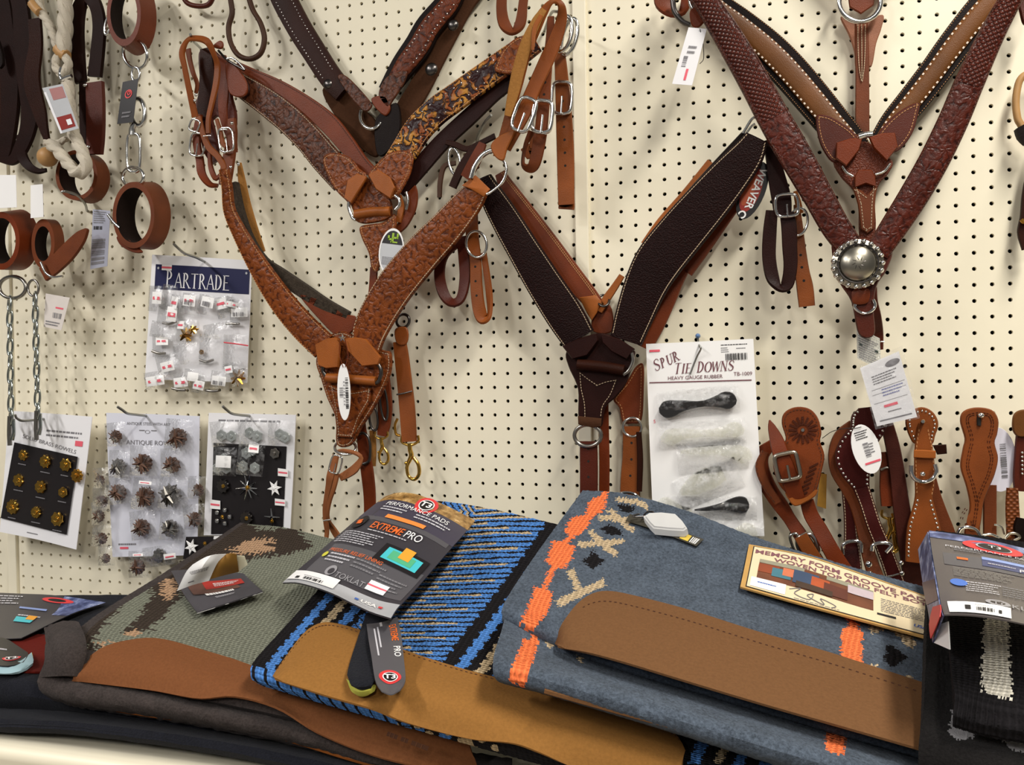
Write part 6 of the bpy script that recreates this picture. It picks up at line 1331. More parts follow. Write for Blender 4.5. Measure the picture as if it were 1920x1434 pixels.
def paint3(uu, vv):
    u, v, x, y = cells(p3, uu, vv, 0)
    R0 = RS0[0][0]+(v-RS0[0][1])*(RS0[1][0]-RS0[0][0])/(RS0[1][1]-RS0[0][1]); R1 = RS1[0][0]+(v-RS1[0][1])*(RS1[1][0]-RS1[0][0])/(RS1[1][1]-RS1[0][1])
    lu, lv = p3.lu, p3.lv; m = np.full(len(u), 1)
    wob = .0022*np.sin(v*lv*2*math.pi/.022)+.0012*np.sin(v*lv*2*math.pi/.0096)
    s = u*lu+wob
    bl = [(.012, .022), (.052, .062), (.078, .088)]; 
    L = lu
    edges = [(.022, .038, 0), (.054, .069, 2), (.082, .098, 0)]
    for a, b, c in edges:
        m[(s > a) & (s < b)] = c; m[(s > L*R0+a) & (s < L*R0+b)] = c
    fl = (s > .108) & (s < L*R0) & (y < 1500)
    uc = L*R1; w = s-uc
    per = .0128; ph = ((v*lv+np.where(w > 0, .36*w, 1.0*(-w)))/per); fr = ph-np.floor(ph); k = np.floor(ph).astype(int)
    col = np.zeros(len(u), int)
    col[fr < .3] = 1
    near = (w < .035+.035*((k*7) % 3)) & (w > -.03); col[near & (fr >= .3) & (fr < .62)] = 2
    m[fl] = col[fl]
    under = v > .93; m[under & (u > .45)] = 1
    rg = np.random.RandomState(2); blobs = under & (np.sin(u*150)*np.sin(v*90+u*60) > .45); m[blobs & (u > .3) & (u < .5)] = 2; m[under & (u < .3)] = 0; m[under & (u < .35) & (np.sin(u*230) > .75)] = 1
    for q_, c_ in (([(1055, 1290), (1110, 1300), (1050, 1450), (990, 1450)], 0), ([(1165, 1320), (1210, 1330), (1165, 1450), (1120, 1450)], 2), ([(1268, 1350), (1315, 1360), (1265, 1460), (1212, 1460)], 0), ([(1375, 1390), (1470, 1400), (1430, 1470), (1340, 1470)], 0)): m[inside(x+wob*900, y, wpoly(Q, q_))] = c_
    return m
RS = (.66, .43)
def uv_at(pt, px, py):
    uu, vv = np.meshgrid(np.linspace(0, 1, 120), np.linspace(0, 1, 120)); q = pt.ev(uu.ravel(), vv.ravel()); x, y, z = nproj(q); i = np.argmin((x-px)**2+(y-py)**2); return uu.ravel()[i], vv.ravel()[i]
RS0 = (uv_at(p3, 984, 1044), uv_at(p3, 846, 1232)); RS1 = (uv_at(p3, 888, 968), uv_at(p3, 764, 1128))
sheet('pad_top', p3, BLUEW, t, 300, 300, .016, off=-.01, mats=[BLUEW, BLKW, CREAMW], paint=paint3, jit=.0005); g3 = register(p3)
top3 = [(514, 1270), (530, 1244), (563, 1198), (589, 1176), (620, 1170), (680, 1186), (753, 1220), (850, 1252), (924, 1272), (1020, 1295), (1150, 1335), (1240, 1364), (1270, 1385), (1282, 1410)]
bot3 = [(516, 1275), (545, 1285), (600, 1303), (640, 1315), (700, 1332), (749, 1352), (812, 1370), (887, 1387), (960, 1395), (1010, 1412), (1080, 1440), (1180, 1465), (1240, 1470), (1280, 1440)]
def strip(top, bot, gs, mat, par, off=.006, belly=.008, n=60, lip=.004):
    mid = [((a[0]+b[0])/2, (a[1]+b[1])/2) for a, b in zip(top, bot)]
    pt = Patch([[drape(x, y, off, gs) for x, y in top], [drape(x, y, off+belly, gs) for x, y in mid], [drape(x, y, off+belly+lip, gs) for x, y in bot]])
    sheet('wear_leather', pt, mat, par, n, 12, .003); return pt
def seam(pt, mat, par, v0, us, gap=.006, off=.0036, dv=None):
    g = Bag(); n = int(pt.lu*(us[1]-us[0])/gap)
    for k in range(n):
        u = us[0]+(us[1]-us[0])*k/n; vv_ = v0 if dv is None else dv(u)
        a = pt.at(u, vv_, off); b = pt.at(min(1, u+.0018/pt.lu), vv_, off); t_ = (b-a).normalized(); nn = (CAM-a).normalized(); s_ = t_.cross(nn)
        g.box(a, t_*.0017, s_*.0006, nn*.0005)
    g.make('stitching', mat, par)
s3 = strip(top3, bot3, [g3], PADT, t, .012, .012); seam(s3, THRD, t, .06, (.02, .98), .007)
# ---- slate pad with orange and beige motifs
t = thing('saddle_pad', 'slate blue felt saddle pad with coral arrows, beige crosses and brown wear leather', CP, P(1350, 1250, .3))
p4b = pix_patch(FULL, [[(950, 1150, .35), (1050, 1190, .375), (1270, 1252, .385), (1500, 1322, .39), (1722, 1388, .4), (1738, 1392, .4)], [(938, 1190, .41), (1050, 1232, .405), (1270, 1294, .41), (1500, 1362, .42), (1722, 1426, .425), (1738, 1431, .426)], [(926, 1240, .475), (1045, 1270, .49), (1260, 1332, .5), (1490, 1400, .51), (1722, 1462, .5), (1738, 1467, .5)], [(934, 1266, .485), (1040, 1292, .5), (1260, 1358, .51), (1480, 1424, .518), (1722, 1486, .505), (1738, 1490, .506)], [(960, 1276, .45), (1050, 1300, .46), (1270, 1366, .47), (1490, 1434, .48), (1722, 1496, .48), (1738, 1500, .48)]])
ob4 = [wpoly(Q, q) for q in ([(160, 815), (238, 825), (190, 1020), (105, 990)], [(215, 740), (250, 750), (222, 830), (195, 822)])]+[wpoly(S, q) for q in ([(560, 1245), (680, 1268), (672, 1410), (572, 1388)],)]
bb4 = [wpoly(Q, q) for q in ([(265, 830), (310, 815), (315, 850), (280, 865)], [(400, 870), (425, 865), (465, 920), (455, 945)])]
def paint4b(uu, vv):
    u, v, x, y = cells(p4b, uu, vv, 3); m = np.zeros(len(x), int)
    for q in ob4: m[inside(x, y, q)] = 1
    for q in bb4: m[inside(x, y, q)] = 2
    return m
sheet('pad_underlayer', p4b, GREYF, t, 200, 60, .006, mats=[GREYF, ORW, BEIW], paint=paint4b, jit=.0006)
ribbon('edge_leather', PADB, FULL, [(1022, 1294, 5, .505), (1150, 1330, 5, .508), (1270, 1363, 5, .512), (1380, 1396, 5, .516), (1490, 1428, 5, .52), (1600, 1462, 5, .523)], .5, .004, t)
p4 = pix_patch(FULL, [[(1093, 926, .075), (1170, 932, .075), (1280, 962, .075), (1420, 1016, .078), (1580, 1066, .08), (1715, 1104, .09), (1750, 1114, .095)], [(1016, 1032, .2), (1100, 1044, .205), (1220, 1078, .212), (1370, 1120, .22), (1550, 1172, .23), (1720, 1214, .24), (1752, 1222, .24)], [(952, 1128, .345), (1040, 1146, .35), (1170, 1178, .358), (1330, 1222, .366), (1520, 1272, .374), (1722, 1322, .38), (1754, 1330, .38)], [(946, 1152, .37), (1040, 1190, .39), (1160, 1232, .41), (1320, 1280, .42), (1510, 1336, .43), (1722, 1397, .44), (1756, 1407, .44)], [(962, 1168, .36), (1048, 1208, .38), (1160, 1250, .395), (1320, 1296, .405), (1510, 1350, .415), (1722, 1409, .425), (1756, 1419, .425)]])
stripe = [(597, 70), (560, 150), (470, 240), (400, 310), (360, 400), (310, 470), (270, 570), (250, 640), (215, 745), (185, 735), (215, 620), (250, 520), (300, 400), (350, 310), (420, 220), (520, 130), (565, 70)]
def bar4(C, a, b, w):
    dx, dy = b[0]-a[0], b[1]-a[1]; L = math.hypot(dx, dy); nx, ny = -dy/L*w, dx/L*w; return wpoly(C, [(a[0]+nx, a[1]+ny), (b[0]+nx, b[1]+ny), (b[0]-nx, b[1]-ny), (a[0]-nx, a[1]-ny)])
sc_ = [(590, 70), (548, 150), (470, 235), (405, 300), (352, 390), (312, 470), (276, 560), (243, 650), (203, 742)]
or4 = [wpoly(Q, q) for q in ([(522, 108), (572, 88), (584, 120), (578, 155), (545, 190), (478, 184), (494, 140)], [(418, 206), (496, 186), (502, 240), (450, 292), (376, 286), (392, 236)], [(312, 334), (372, 322), (424, 352), (406, 430), (362, 474), (280, 438), (296, 388)], [(222, 558), (310, 590), (296, 662), (240, 750), (162, 718), (194, 640)])]+[wpoly(S, q) for q in ([(685, 600), (742, 605), (745, 690), (776, 720), (765, 900), (648, 875), (655, 690), (688, 684)],)]
or4 += [bar4(Q, a, b, 14) for a, b in zip(sc_, sc_[1:])]
be4 = [bar4(Q, (545, 205), (712, 218), 14), bar4(Q, (592, 165), (715, 275), 13), bar4(Q, (445, 345), (672, 325), 15), bar4(Q, (500, 275), (632, 400), 16), bar4(Q, (398, 472), (445, 590), 17), bar4(Q, (328, 648), (572, 535), 18), bar4(Q, (632, 112), (770, 135), 11), bar4(Q, (720, 110), (790, 160), 10),
       bar4(S, (812, 700), (905, 660), 24), bar4(S, (925, 660), (1065, 790), 22), bar4(S, (815, 905), (850, 912), 12), bar4(S, (1015, 965), (1055, 972), 12)]
bk4 = [wpoly(Q, q) for q in ([(636, 145), (690, 142), (728, 158), (700, 182), (655, 172)], [(558, 262), (600, 243), (668, 275), (655, 295), (585, 288)], [(458, 425), (490, 410), (510, 378), (540, 408), (575, 425), (545, 445), (520, 470), (490, 448)])]+[wpoly(S, q) for q in ([(888, 850), (905, 835), (920, 775), (965, 800), (1032, 850), (990, 880), (940, 912), (900, 880)],)]
def paint4(uu, vv):
    u, v, x, y = cells(p4, uu, vv, 3); m = np.zeros(len(x), int)
    for q in or4: m[inside(x, y, q)] = 1
    for q in be4: m[inside(x, y, q)] = 2
    for q in bk4: m[inside(x, y, q)] = 3
    return m
sheet('pad_top', p4, GREYF, t, 260, 170, .022, off=-.014, mats=[GREYF, ORW, BEIW, BLKW], paint=paint4, jit=.0006); g4 = register(p4)
top4 = [(1044, 1207), (1056, 1172), (1080, 1138), (1106, 1118), (1136, 1111), (1182, 1118), (1290, 1146), (1420, 1187), (1560, 1228), (1727, 1282), (1750, 1289)]
bot4 = [(1046, 1214), (1062, 1218), (1088, 1223), (1110, 1228), (1140, 1236), (1192, 1251), (1300, 1284), (1430, 1323), (1570, 1363), (1727, 1408), (1752, 1415)]
s4 = strip(top4, bot4, [g4], PADB, t, .009, .012, 70, .022); seam(s4, THRD, t, .2, (.12, .97), .0075)
# ---- black and white pads at the right
t = thing('saddle_pad', 'black felt saddle pad with grey-white woven stripes, under the other at lower right', CP, P(1800, 1380, .4))
p5b = pix_patch(FULL, [[(1738, 1080, .22), (1790, 1090, .22), (1900, 1110, .22), (2050, 1140, .22)], [(1731, 1200, .36), (1790, 1220, .34), (1900, 1245, .33), (2050, 1270, .33)], [(1727, 1330, .46), (1790, 1345, .45), (1900, 1370, .45), (2050, 1400, .45)], [(1724, 1400, .5), (1790, 1412, .51), (1900, 1432, .52), (2050, 1470, .52)], [(1724, 1480, .5), (1790, 1490, .51), (1900, 1500, .52), (2050, 1530, .52)]])
w5b = [wpoly(S, q) for q in ([(1268, 1140), (1300, 1145), (1400, 1185), (1412, 1310), (1330, 1325), (1268, 1280)], [(1575, 1265), (1800, 1300), (1800, 1400), (1640, 1390), (1575, 1330)])]
def paint5b(uu, vv):
    u, v, x, y = cells(p5b, uu, vv, 3); m = np.zeros(len(x), int)
    for q in w5b: m[inside(x, y, q)] = 1
    return m
sheet('pad_body', p5b, BLKF, t, 110, 110, .006, mats=[BLKF, plain('greyish_white_wool', (176, 174, 178), .95, vary=.2, grain=.003)], paint=paint5b, jit=.0006); register(p5b)
t = thing('saddle_pad', 'black woven saddle pad with one broad white stripe at the right edge', CP, P(1850, 1250, .4))
p5 = pix_patch(FULL, [[(1752, 1010, .12), (1850, 1022, .12), (1930, 1034, .12), (2060, 1050, .12)], [(1770, 1140, .31), (1860, 1150, .31), (1940, 1158, .31), (2070, 1180, .31)], [(1782, 1260, .45), (1870, 1270, .455), (1950, 1278, .46), (2080, 1300, .46)], [(1786, 1318, .505), (1850, 1336, .51), (1950, 1352, .515), (2080, 1372, .515)], [(1790, 1345, .5), (1850, 1362, .505), (1950, 1380, .51), (2080, 1400, .51)]])
w5 = [wpoly(S, [(1478, 560), (1596, 560), (1600, 700), (1612, 850), (1622, 960), (1630, 1030), (1618, 1112), (1540, 1105), (1448, 1065), (1452, 980), (1462, 850), (1456, 740)])]
def paint5(uu, vv):
    u, v, x, y = cells(p5, uu, vv, 4); m = np.zeros(len(x), int)
    for q in w5: m[inside(x, y, q)] = 1
    return m
sheet('pad_body', p5, BLKW, t, 120, 120, .014, off=0, mats=[BLKW, WHW], paint=paint5, jit=.0006); g5 = register(p5)
# ------------------------------------------------------------------ packaging and tags on the pads
CL = 'label'
def logo(pt, par, u, v, r, off=.003, ay=1):
    disc('logo_ring', pt, REDP, par, u, v, r, off, 0, ay); disc('logo_white', pt, WHITE2, par, u, v, r*.68, off+.0005, 0, ay); disc('logo_black', pt, BLKP, par, u, v, r*.58, off+.001, 0, ay)
    text('lettering', 'T3', pt, u, v, r*.62, WHITE2, par, off+.0016, sx=1.1, bold=.03, rot=0)
# sleeve on the blue pad
rows = [[(1005, 62), (1130, 28), (1280, 38), (1420, 85), (1580, 150), (1730, 225), (1868, 300)], [(890, 150), (1010, 128), (1160, 150), (1310, 200), (1470, 262), (1620, 340), (1760, 430)], [(670, 330), (800, 310), (950, 340), (1110, 385), (1270, 440), (1430, 520), (1590, 620)], [(335, 620), (460, 610), (620, 640), (790, 690), (960, 765), (1140, 850), (1320, 935)], [(90, 830), (220, 838), (380, 880), (560, 945), (740, 1025), (930, 1100), (1130, 1140)], [(4, 905), (140, 905), (300, 945), (480, 1010), (660, 1100), (850, 1190), (1052, 1255)]]
offs = (.02, .03, .035, .04, .045, .045)
hump = (0, .012, .022, .026, .022, .012, 0)
ptS = Patch([[drape(*T6(p[0], p[1]), offs[i]+hump[j]) for j, p in enumerate(r)] for i, r in enumerate(rows)])
# keep the sheet smooth: refit its depths along straight lines between the corners
def relax(pt, h=.0):
    c = pt.c; m, n = c.shape[:2]
    zs = ((c-CAMn)@axf); 
    A_ = []; 
    for i in range(m):
        for j in range(n): A_.append([1, i/(m-1), j/(n-1), (i/(m-1))*(j/(n-1)), (i/(m-1))**2])
    A_ = np.array(A_); k, *_ = np.linalg.lstsq(A_, zs.ravel(), rcond=None); z2 = (A_@k).reshape(m, n)
    d = (z2-zs).max(); z2 = z2-max(0, d)*.6
    for i in range(m):
        for j in range(n): z2[i, j] -= h*math.sin(math.pi*j/(n-1))
    return Patch([[V(CAMn+(c[i, j]-CAMn)*(z2[i, j]/zs[i, j])) for j in range(n)] for i in range(m)])
ptS = relax(ptS, .012)
t = thing('pad_sleeve', 'charcoal cardboard sleeve with orange print wrapped over the blue chevron pad', CL, ptS.at(.5, .5))
sheet('sleeve', ptS, CHARC, t, 24, 24, .0016)
CAMO = NT('camo_print'); nz = CAMO.noise(CAMO.ob(), 60, 3, .6).outputs[0]; CAMO = CAMO.set(CAMO.ramp(nz, [(.35, lin((96, 70, 34))), (.48, lin((150, 112, 60))), (.6, lin((176, 140, 86))), (.68, lin((226, 190, 134)))]), .4)
D0 = .0022
def qd(name, mat, u0, u1, v0, v1, off=D0, nu=10, nv=6): return sheet(name, ptS, mat, t, nu, nv, 0, off, (u0, u1, v0, v1))
qd('camo_band', CAMO, 0, 1, 0, .115, D0, 20, 6); qd('band_grey', plain('violet_grey_print', (66, 62, 76), .4), 0, 1, .115, .3); qd('band_mid', CHARL, .05, .97, .3, .335); qd('band_low', CHARL, .12, .98, .565, .81); qd('foot_band', LGREY, 0, 1, .845, 1, D0+.0002, 20, 5)
logo(ptS, t, .56, .085, .024)
text('lettering', 'PERFORMANCE PADS', ptS, .52, .165, .0098, WHITE2, t, .004, sx=1.15); 
for (u0, u1) in ((.2, .47), (.56, .9)): greek(ptS, plain('pale_print', (196, 194, 200), .5) if u0 == .2 else bpy.data.materials['pale_print'], t, u0, u1, .195, .245, 2, .004); 
qd('orange_bar', ORANG, .33, .72, .268, .3, .004); disc('icon', ptS, BLKP, t, .14, .37, .0155, .004); bars('icon_mark', ptS, plain('hot_orange_print', (224, 106, 44), .45), t, [(.105, .16, .35, .37), (.12, .175, .37, .39)], .005)
text('lettering', 'EXTREME', ptS, .45, .375, .0145, bpy.data.materials['hot_orange_print'], t, .004, sx=.9, bold=.012); text('lettering', 'PRO', ptS, .71, .375, .0145, WHITE2, t, .004, sx=.95)
greek(ptS, bpy.data.materials['pale_print'], t, .3, .7, .415, .43, 1, .004)
greek(ptS, bpy.data.materials['pale_print'], t, .08, .52, .45, .555, 6, .004, .36)
# pictured pad layers on the sleeve
qd('picture_glow', CYAN, .62, .92, .5, .585, .0042); qd('picture_layer', GREENP, .67, .87, .512, .572, .0046); qd('picture_flame', plain('amber_print', (232, 160, 50), .45), .74, .83, .465, .545, .005); qd('picture_base', BLKP, .57, .96, .48, .61, .0038)
text('lettering', 'PRESSURE RELIEF LINING', ptS, .42, .62, .007, bpy.data.materials['hot_orange_print'], t, .004, sx=1.15); disc('bullet', ptS, YELP, t, .16, .665, .006, .004); greek(ptS, bpy.data.materials['pale_print'], t, .21, .46, .64, .72, 3, .004); greek(ptS, INKG, t, .47, .75, .64, .72, 3, .004); greek(ptS, INKG, t, .72, .95, .68, .78, 4, .004)
disc('maker_emblem', ptS, plain('pewter_print', (150, 148, 152), .4), t, .36, .775, .0105, .004); disc('maker_emblem', ptS, CHARC, t, .37, .78, .006, .0046); text('lettering', 'TOKLAT', ptS, .55, .79, .0105, bpy.data.materials['pewter_print'], t, .004, sx=1.1)
qd('price_sticker', WHITE2, .7, .85, .74, .81, .0044, 4, 4); decal('red_stripe', ptS, INKP, t, (.7, .85, .768, .778), .005, 4, 2)
qd('barcode_label', WHITE2, .02, .5, .82, .935, .0042, 8, 4); barcode(ptS, INK, t, .2, .4, .875, .915, 14, .005); bars('barcode_block', ptS, INK, t, [(.11, .15, .88, .915)], .005); greek(ptS, INKG, t, .18, .36, .858, .868, 1, .005)
text('lettering', 'USA', ptS, .8, .915, .0105, WHITE2, t, .004, sx=1.1, bold=.03); bars('flag', ptS, BLUEP, t, [(.69, .72, .905, .93)], .004); bars('flag_red', ptS, REDP, t, [(.88, .91, .905, .93)], .004); greek(ptS, WHITE2, t, .72, .86, .955, .965, 1, .004)
# sample and swing tag below it
sp = [(345, 150), (520, 130), (700, 160)]
X = Crop(640, 1140, 8.435)
ptB = dpatch(X, [[(400, 120, .036), (600, 110, .036), (800, 150, .036)], [(290, 480, .036), (400, 520, .042), (560, 540, .038)], [(180, 800, .038), (320, 830, .044), (500, 860, .04)], [(110, 1080, .038), (300, 1180, .046), (530, 1160, .04)], [(160, 1230, .036), (300, 1290, .042), (470, 1270, .038)]], pts=[g3])
t = thing('foam_sample', 'black cushion sample with a yellow-green edge hanging on the golden tan leather', 'sample', ptB.at(.5, .2)); sheet('fabric_face', ptB, NAVYF, t, 12, 18, .005)
ptY = dpatch(X, [[(98, 1130, .034), (300, 1230, .038), (540, 1230, .036)], [(150, 1260, .03), (310, 1330, .034), (540, 1280, .032)], [(210, 1320, .027), (330, 1365, .028), (500, 1330, .028)]], pts=[g3]); sheet('foam_edge', ptY, plain('chartreuse_foam', (160, 158, 62), .8), t, 10, 6, .003)
ptT = dpatch(X, [[(400, 265, .05), (640, 235, .052), (890, 150, .05)], [(430, 500, .05), (690, 480, .056), (950, 460, .05)], [(480, 800, .052), (740, 800, .058), (985, 800, .052)], [(520, 1080, .052), (770, 1100, .058), (1015, 1100, .052)], [(560, 1220, .05), (770, 1290, .056), (1000, 1210, .05)], [(640, 1330, .046), (790, 1380, .05), (930, 1310, .046)]], pts=[g3]); ptT = relax(ptT, .002)
t = thing('swing_tag', 'long grey rounded swing tag with red roundel logo beside the black sample', 'tag', ptT.at(.5, .1)); sheet('card', ptT, CHARL, t, 12, 20, .0014)
logo(ptT, t, .5, .79, ptT.lu*.36, .002); text('lettering', 'EXTREME', ptT, .8, .24, .0092, bpy.data.materials['hot_orange_print'], t, .002, rot=-math.pi/2, sx=.95, bold=.012); text('lettering', 'PRO', ptT, .82, .5, .0092, WHITE2, t, .002, rot=-math.pi/2, bold=.012)
[decal('white_print', ptT, bpy.data.materials['pale_print'], t, q_, .002, 2, 10) for q_ in ((.31, .36, .1, .45), (.2, .25, .13, .55))]; decal('clear_tape', ptT, SILVP, t, (.42, .5, .01, .1), .002, 2, 2)
# ---- open booklet on the camouflage pad
X = Crop(310, 1010, 9.56)
ptC = dpatch(X, [[(110, 590, .02), (660, 560, .02), (1400, 640, .022)], [(300, 960, .022), (850, 930, .024), (1560, 790, .026)], [(570, 1340, .028), (1180, 1150, .03), (1750, 960, .03)]], pts=[g2]); ptC = relax(ptC)
t = thing('pad_booklet', 'black booklet lying open on the camouflage pad with white inner page lifted', 'booklet', ptC.at(.5, .5)); sheet('cover', ptC, CHARC, t, 8, 8, .0022); sheet('page_edge', ptC, WHITE2, t, 6, 2, .001, .0, (0, 1, .985, 1.0))
decal('photo_print', ptC, plain('brown_photo_print', (92, 60, 48), .5, vary=.5), t, (.12, .8, .3, .62), .003); decal('red_print', ptC, plain('booklet_red', (164, 44, 34), .5), t, (.36, .9, .3, .5), .0034); greek(ptC, WHITE2, t, .5, .86, .36, .46, 3, .004)
text('lettering', 'Reinsman', ptC, .5, .66, .0095, WHITE2, t, .0034, shear=.3, rot=.02) if False else greek(ptC, WHITE2, t, .28, .7, .6, .7, 1, .0036, .6); greek(ptC, bpy.data.materials['pale_print'], t, .36, .66, .74, .8, 2, .0036)
ptP = pix_patch(X, [[(1090, 268, 0), (640, 350, 0), (490, 460, 0)], [(930, 430, 0), (600, 520, 0), (390, 600, 0)], [(785, 750, 0), (470, 830, 0), (215, 930, 0)]])
base = (V(ptC.at(.1, .4))-CAM).dot(AX_F)
def fan(rows): return Patch([[CAM+ray(*X(p[0], p[1]))*(base-p[2]) for p in r] for r in rows])
ptP = fan([[(1090, 268, .05), (800, 300, .075), (490, 460, .06)], [(930, 430, .06), (640, 520, .08), (370, 610, .05)], [(785, 750, .055), (500, 820, .05), (212, 932, .03)]])
sheet('inner_page', ptP, WHITE2, t, 12, 12, .0008); greek(ptP, INKG, t, .2, .8, .35, .5, 3, .0012); bars('grey_mark', ptP, INKG, t, [(.42, .62, .78, .83)], .0012)
ptM = fan([[(1095, 275, .05), (1180, 258, .055), (1275, 270, .05)], [(930, 430, .05), (1100, 440, .05), (1300, 440, .04)], [(800, 720, .045), (1050, 650, .035), (1318, 585, .025)]]); sheet('brown_page', ptM, plain('mustard_brown_card', (142, 102, 40), .6), t, 8, 8, .0008)
ptM = fan([[(1290, 300, .04), (1420, 305, .035)], [(1320, 580, .022), (1475, 465, .03)]]); sheet('cream_flap', ptM, plain('cream_flap_paper', (232, 226, 198), .6), t, 4, 4, .0008)
# ---- long label on the slate pad
X = Crop(1380, 1010, 5.333)
ptL = dpatch(X, [[(128, 70, .016), (700, 180, .018), (1250, 360, .02), (1900, 590, .022)], [(85, 290, .018), (650, 420, .022), (1250, 620, .024), (1900, 790, .024)], [(40, 495, .018), (620, 660, .02), (1250, 830, .022), (1900, 1005, .024)]], pts=[g4]); ptL = relax(ptL, .002)
t = thing('pad_label', 'long cream label card with maroon heading and photo on the slate pad', CL, ptL.at(.4, .5)); sheet('wood_print_backing', ptL, WOODM, t, 12, 8, .003)
B4 = .034; decal('outline', ptL, BLKP, t, (.028, 1, .03, .97), .0034, 12, 4); decal('cream_face', ptL, CREAMP, t, (.034, 1, .045, .955), .0038, 12, 6)
text('lettering', 'MEMORY FORM GROOVE PAD W', ptL, .565, .16, .0108, plain('pale_maroon_ink', (128, 84, 92), .6), t, .0046, sx=1.18, bold=.02, rot=-.006); text('lettering', 'WOVEN TOP AND FELT BOTT', ptL, .6, .275, .0098, bpy.data.materials['pale_maroon_ink'], t, .0046, sx=1.2, bold=.02)
decal('photo', ptL, plain('brown_leather_photo', (110, 66, 46), .45, vary=.5), t, (.08, .72, .33, .74), .0044, 8, 4)
for k, (u0, u1, v0, v1, c) in enumerate([(.08, .72, .32, .4, (150, 146, 126)), (.08, .2, .42, .6, (140, 70, 44)), (.16, .27, .46, .64, (70, 118, 132)), (.22, .33, .42, .58, (206, 118, 84)), (.28, .42, .4, .66, (62, 78, 104)), (.38, .48, .44, .66, (176, 84, 48)), (.45, .58, .48, .7, (96, 52, 40)), (.58, .72, .36, .52, (196, 180, 186)), (.3, .5, .62, .73, (70, 52, 40))]): decal('photo_patch', ptL, plain('photo_tone', c, .5, vary=.25), t, (u0, u1, v0, v1), .0048+k*.00012, 4, 3)
decal('white_sticker', ptL, WHITE2, t, (.05, .25, .74, .93), .0046, 6, 3); greek(ptL, BLUEP, t, .09, .2, .81, .85, 1, .0052)
def squig(pts, mat): tube('signature', mat, [ptL.at(u, v, .0048) for u, v in pts], .0007, t, k=5, n=5)
squig([(.27, .8), (.33, .74), (.3, .86), (.38, .9), (.4, .78), (.37, .84), (.46, .92), (.44, .82), (.52, .88), (.5, .94)], INKG)
greek(ptL, INKG, t, .76, .99, .42, .72, 8, .0046, .3, rag=.1); bars('dark_mark', ptL, INK, t, [(.74, .84, .76, .8)], .0046); greek(ptL, INKG, t, .3, .55, .93, .95, 1, .0046); text('lettering', 'USA', ptL, .965, .83, .007, BLUEP, t, .0046, shear=.2, bold=.02)
# ---- security tag and strip on the slate pad
ptG = dpatch(Q, [[(700, 172, .014), (860, 225, .014), (1072, 300, .014)], [(680, 205, .014), (850, 262, .014), (1035, 335, .014)]], pts=[g4])
t = thing('strip_tag', 'narrow dark strip tag with a yellow end under the white security box', 'tag', ptG.at(.5, .5)); sheet('card', ptG, plain('olive_black_card', (58, 54, 44), .4, vary=.3), t, 8, 3, .0012); decal('yellow_print', ptG, plain('mustard_print', (208, 180, 70), .45), t, (.74, .86, .15, .9), .002, 3, 2); decal('amber_print', ptG, bpy.data.materials['amber_print'], t, (.5, .64, .2, .8), .002, 3, 2); barcode(ptG, WHITE2, t, .88, .97, .2, .9, 6, .002)
t = thing('security_tag', 'white plastic rounded security tag box on the slate pad', 'tag', drape(*Q(880, 215), .03))
outl = [(770, 178), (798, 160), (860, 157), (930, 164), (965, 198), (990, 236), (970, 250), (900, 246), (822, 238), (798, 214)]
z0_ = (drape(*Q(870, 230), .03, [g4])-CAM).dot(AX_F)
bm = bmesh.new()
topv = [bm.verts.new(CAM+ray(*Q(x, y))*(z0_-.012)-t.location) for x, y in outl]
botv = [bm.verts.new(CAM+ray(*Q(x+6, y+36))*(z0_-.006)-t.location) for x, y in outl]
bm.faces.new(topv); bm.faces.new(botv[::-1])
for i in range(len(outl)): bm.faces.new((topv[i], topv[(i+1) % len(outl)], botv[(i+1) % len(outl)], botv[i]))
bmesh.ops.recalc_face_normals(bm, faces=bm.faces)
bmesh.ops.bevel(bm, geom=[e for e in bm.edges if all(v in topv for v in e.verts)], offset=.0022, segments=3, affect='EDGES')
me = bpy.data.meshes.new('box'); bm.to_mesh(me); bm.free(); me.materials.append(plain('white_plastic', (240, 240, 238), .3)); o = bpy.data.objects.new('box', me); COL.objects.link(o); o.parent = t
me.polygons.foreach_set('use_smooth', [True]*len(me.polygons)); me.set_sharp_from_angle(angle=math.radians(24))
tube('wire_loop', DSTEEL, [drape(*Q(x, y), .03, [g4]) for x, y in ((770, 178), (790, 160), (820, 162), (800, 180), (740, 185), (715, 180), (750, 170))], .0014, t, k=6)
# ---- sleeve box on the black pad
X = Crop(1720, 980, 5.735)
Xr = [[(125, 100), (420, 140), (760, 200), (1147, 290), (1500, 360)], [(160, 330), (460, 375), (780, 425), (1160, 505), (1520, 580)], [(215, 640), (500, 680), (800, 720), (1170, 790), (1540, 860)], [(255, 870), (520, 872), (810, 905), (1180, 985), (1560, 1060)], [(290, 1000), (540, 1004), (820, 1036), (1190, 1110), (1580, 1190)]]
Xd = (.3, .37, .44, .49, .52)
ptX = pix_patch(X, [[(p[0], p[1], Xd[i]+.016*math.sin(math.pi*j/4)) for j, p in enumerate(r)] for i, r in enumerate(Xr)])
t = thing('pad_sleeve', 'grey cardboard sleeve with blue print and red roundel over the black pad at right', CL, ptX.at(.3, .5)); sheet('sleeve', ptX, plain('warm_charcoal_print', (80, 74, 74), .3, vary=.04, spec=.6), t, 16, 16, .0016)
CB = NT('blue_camo_print'); nz = CB.noise(CB.ob(), 50, 3, .6).outputs[0]; CB = CB.set(CB.ramp(nz, [(.35, lin((46, 56, 96))), (.5, lin((84, 96, 140))), (.62, lin((140, 150, 186))), (.72, lin((208, 212, 226)))]), .4)
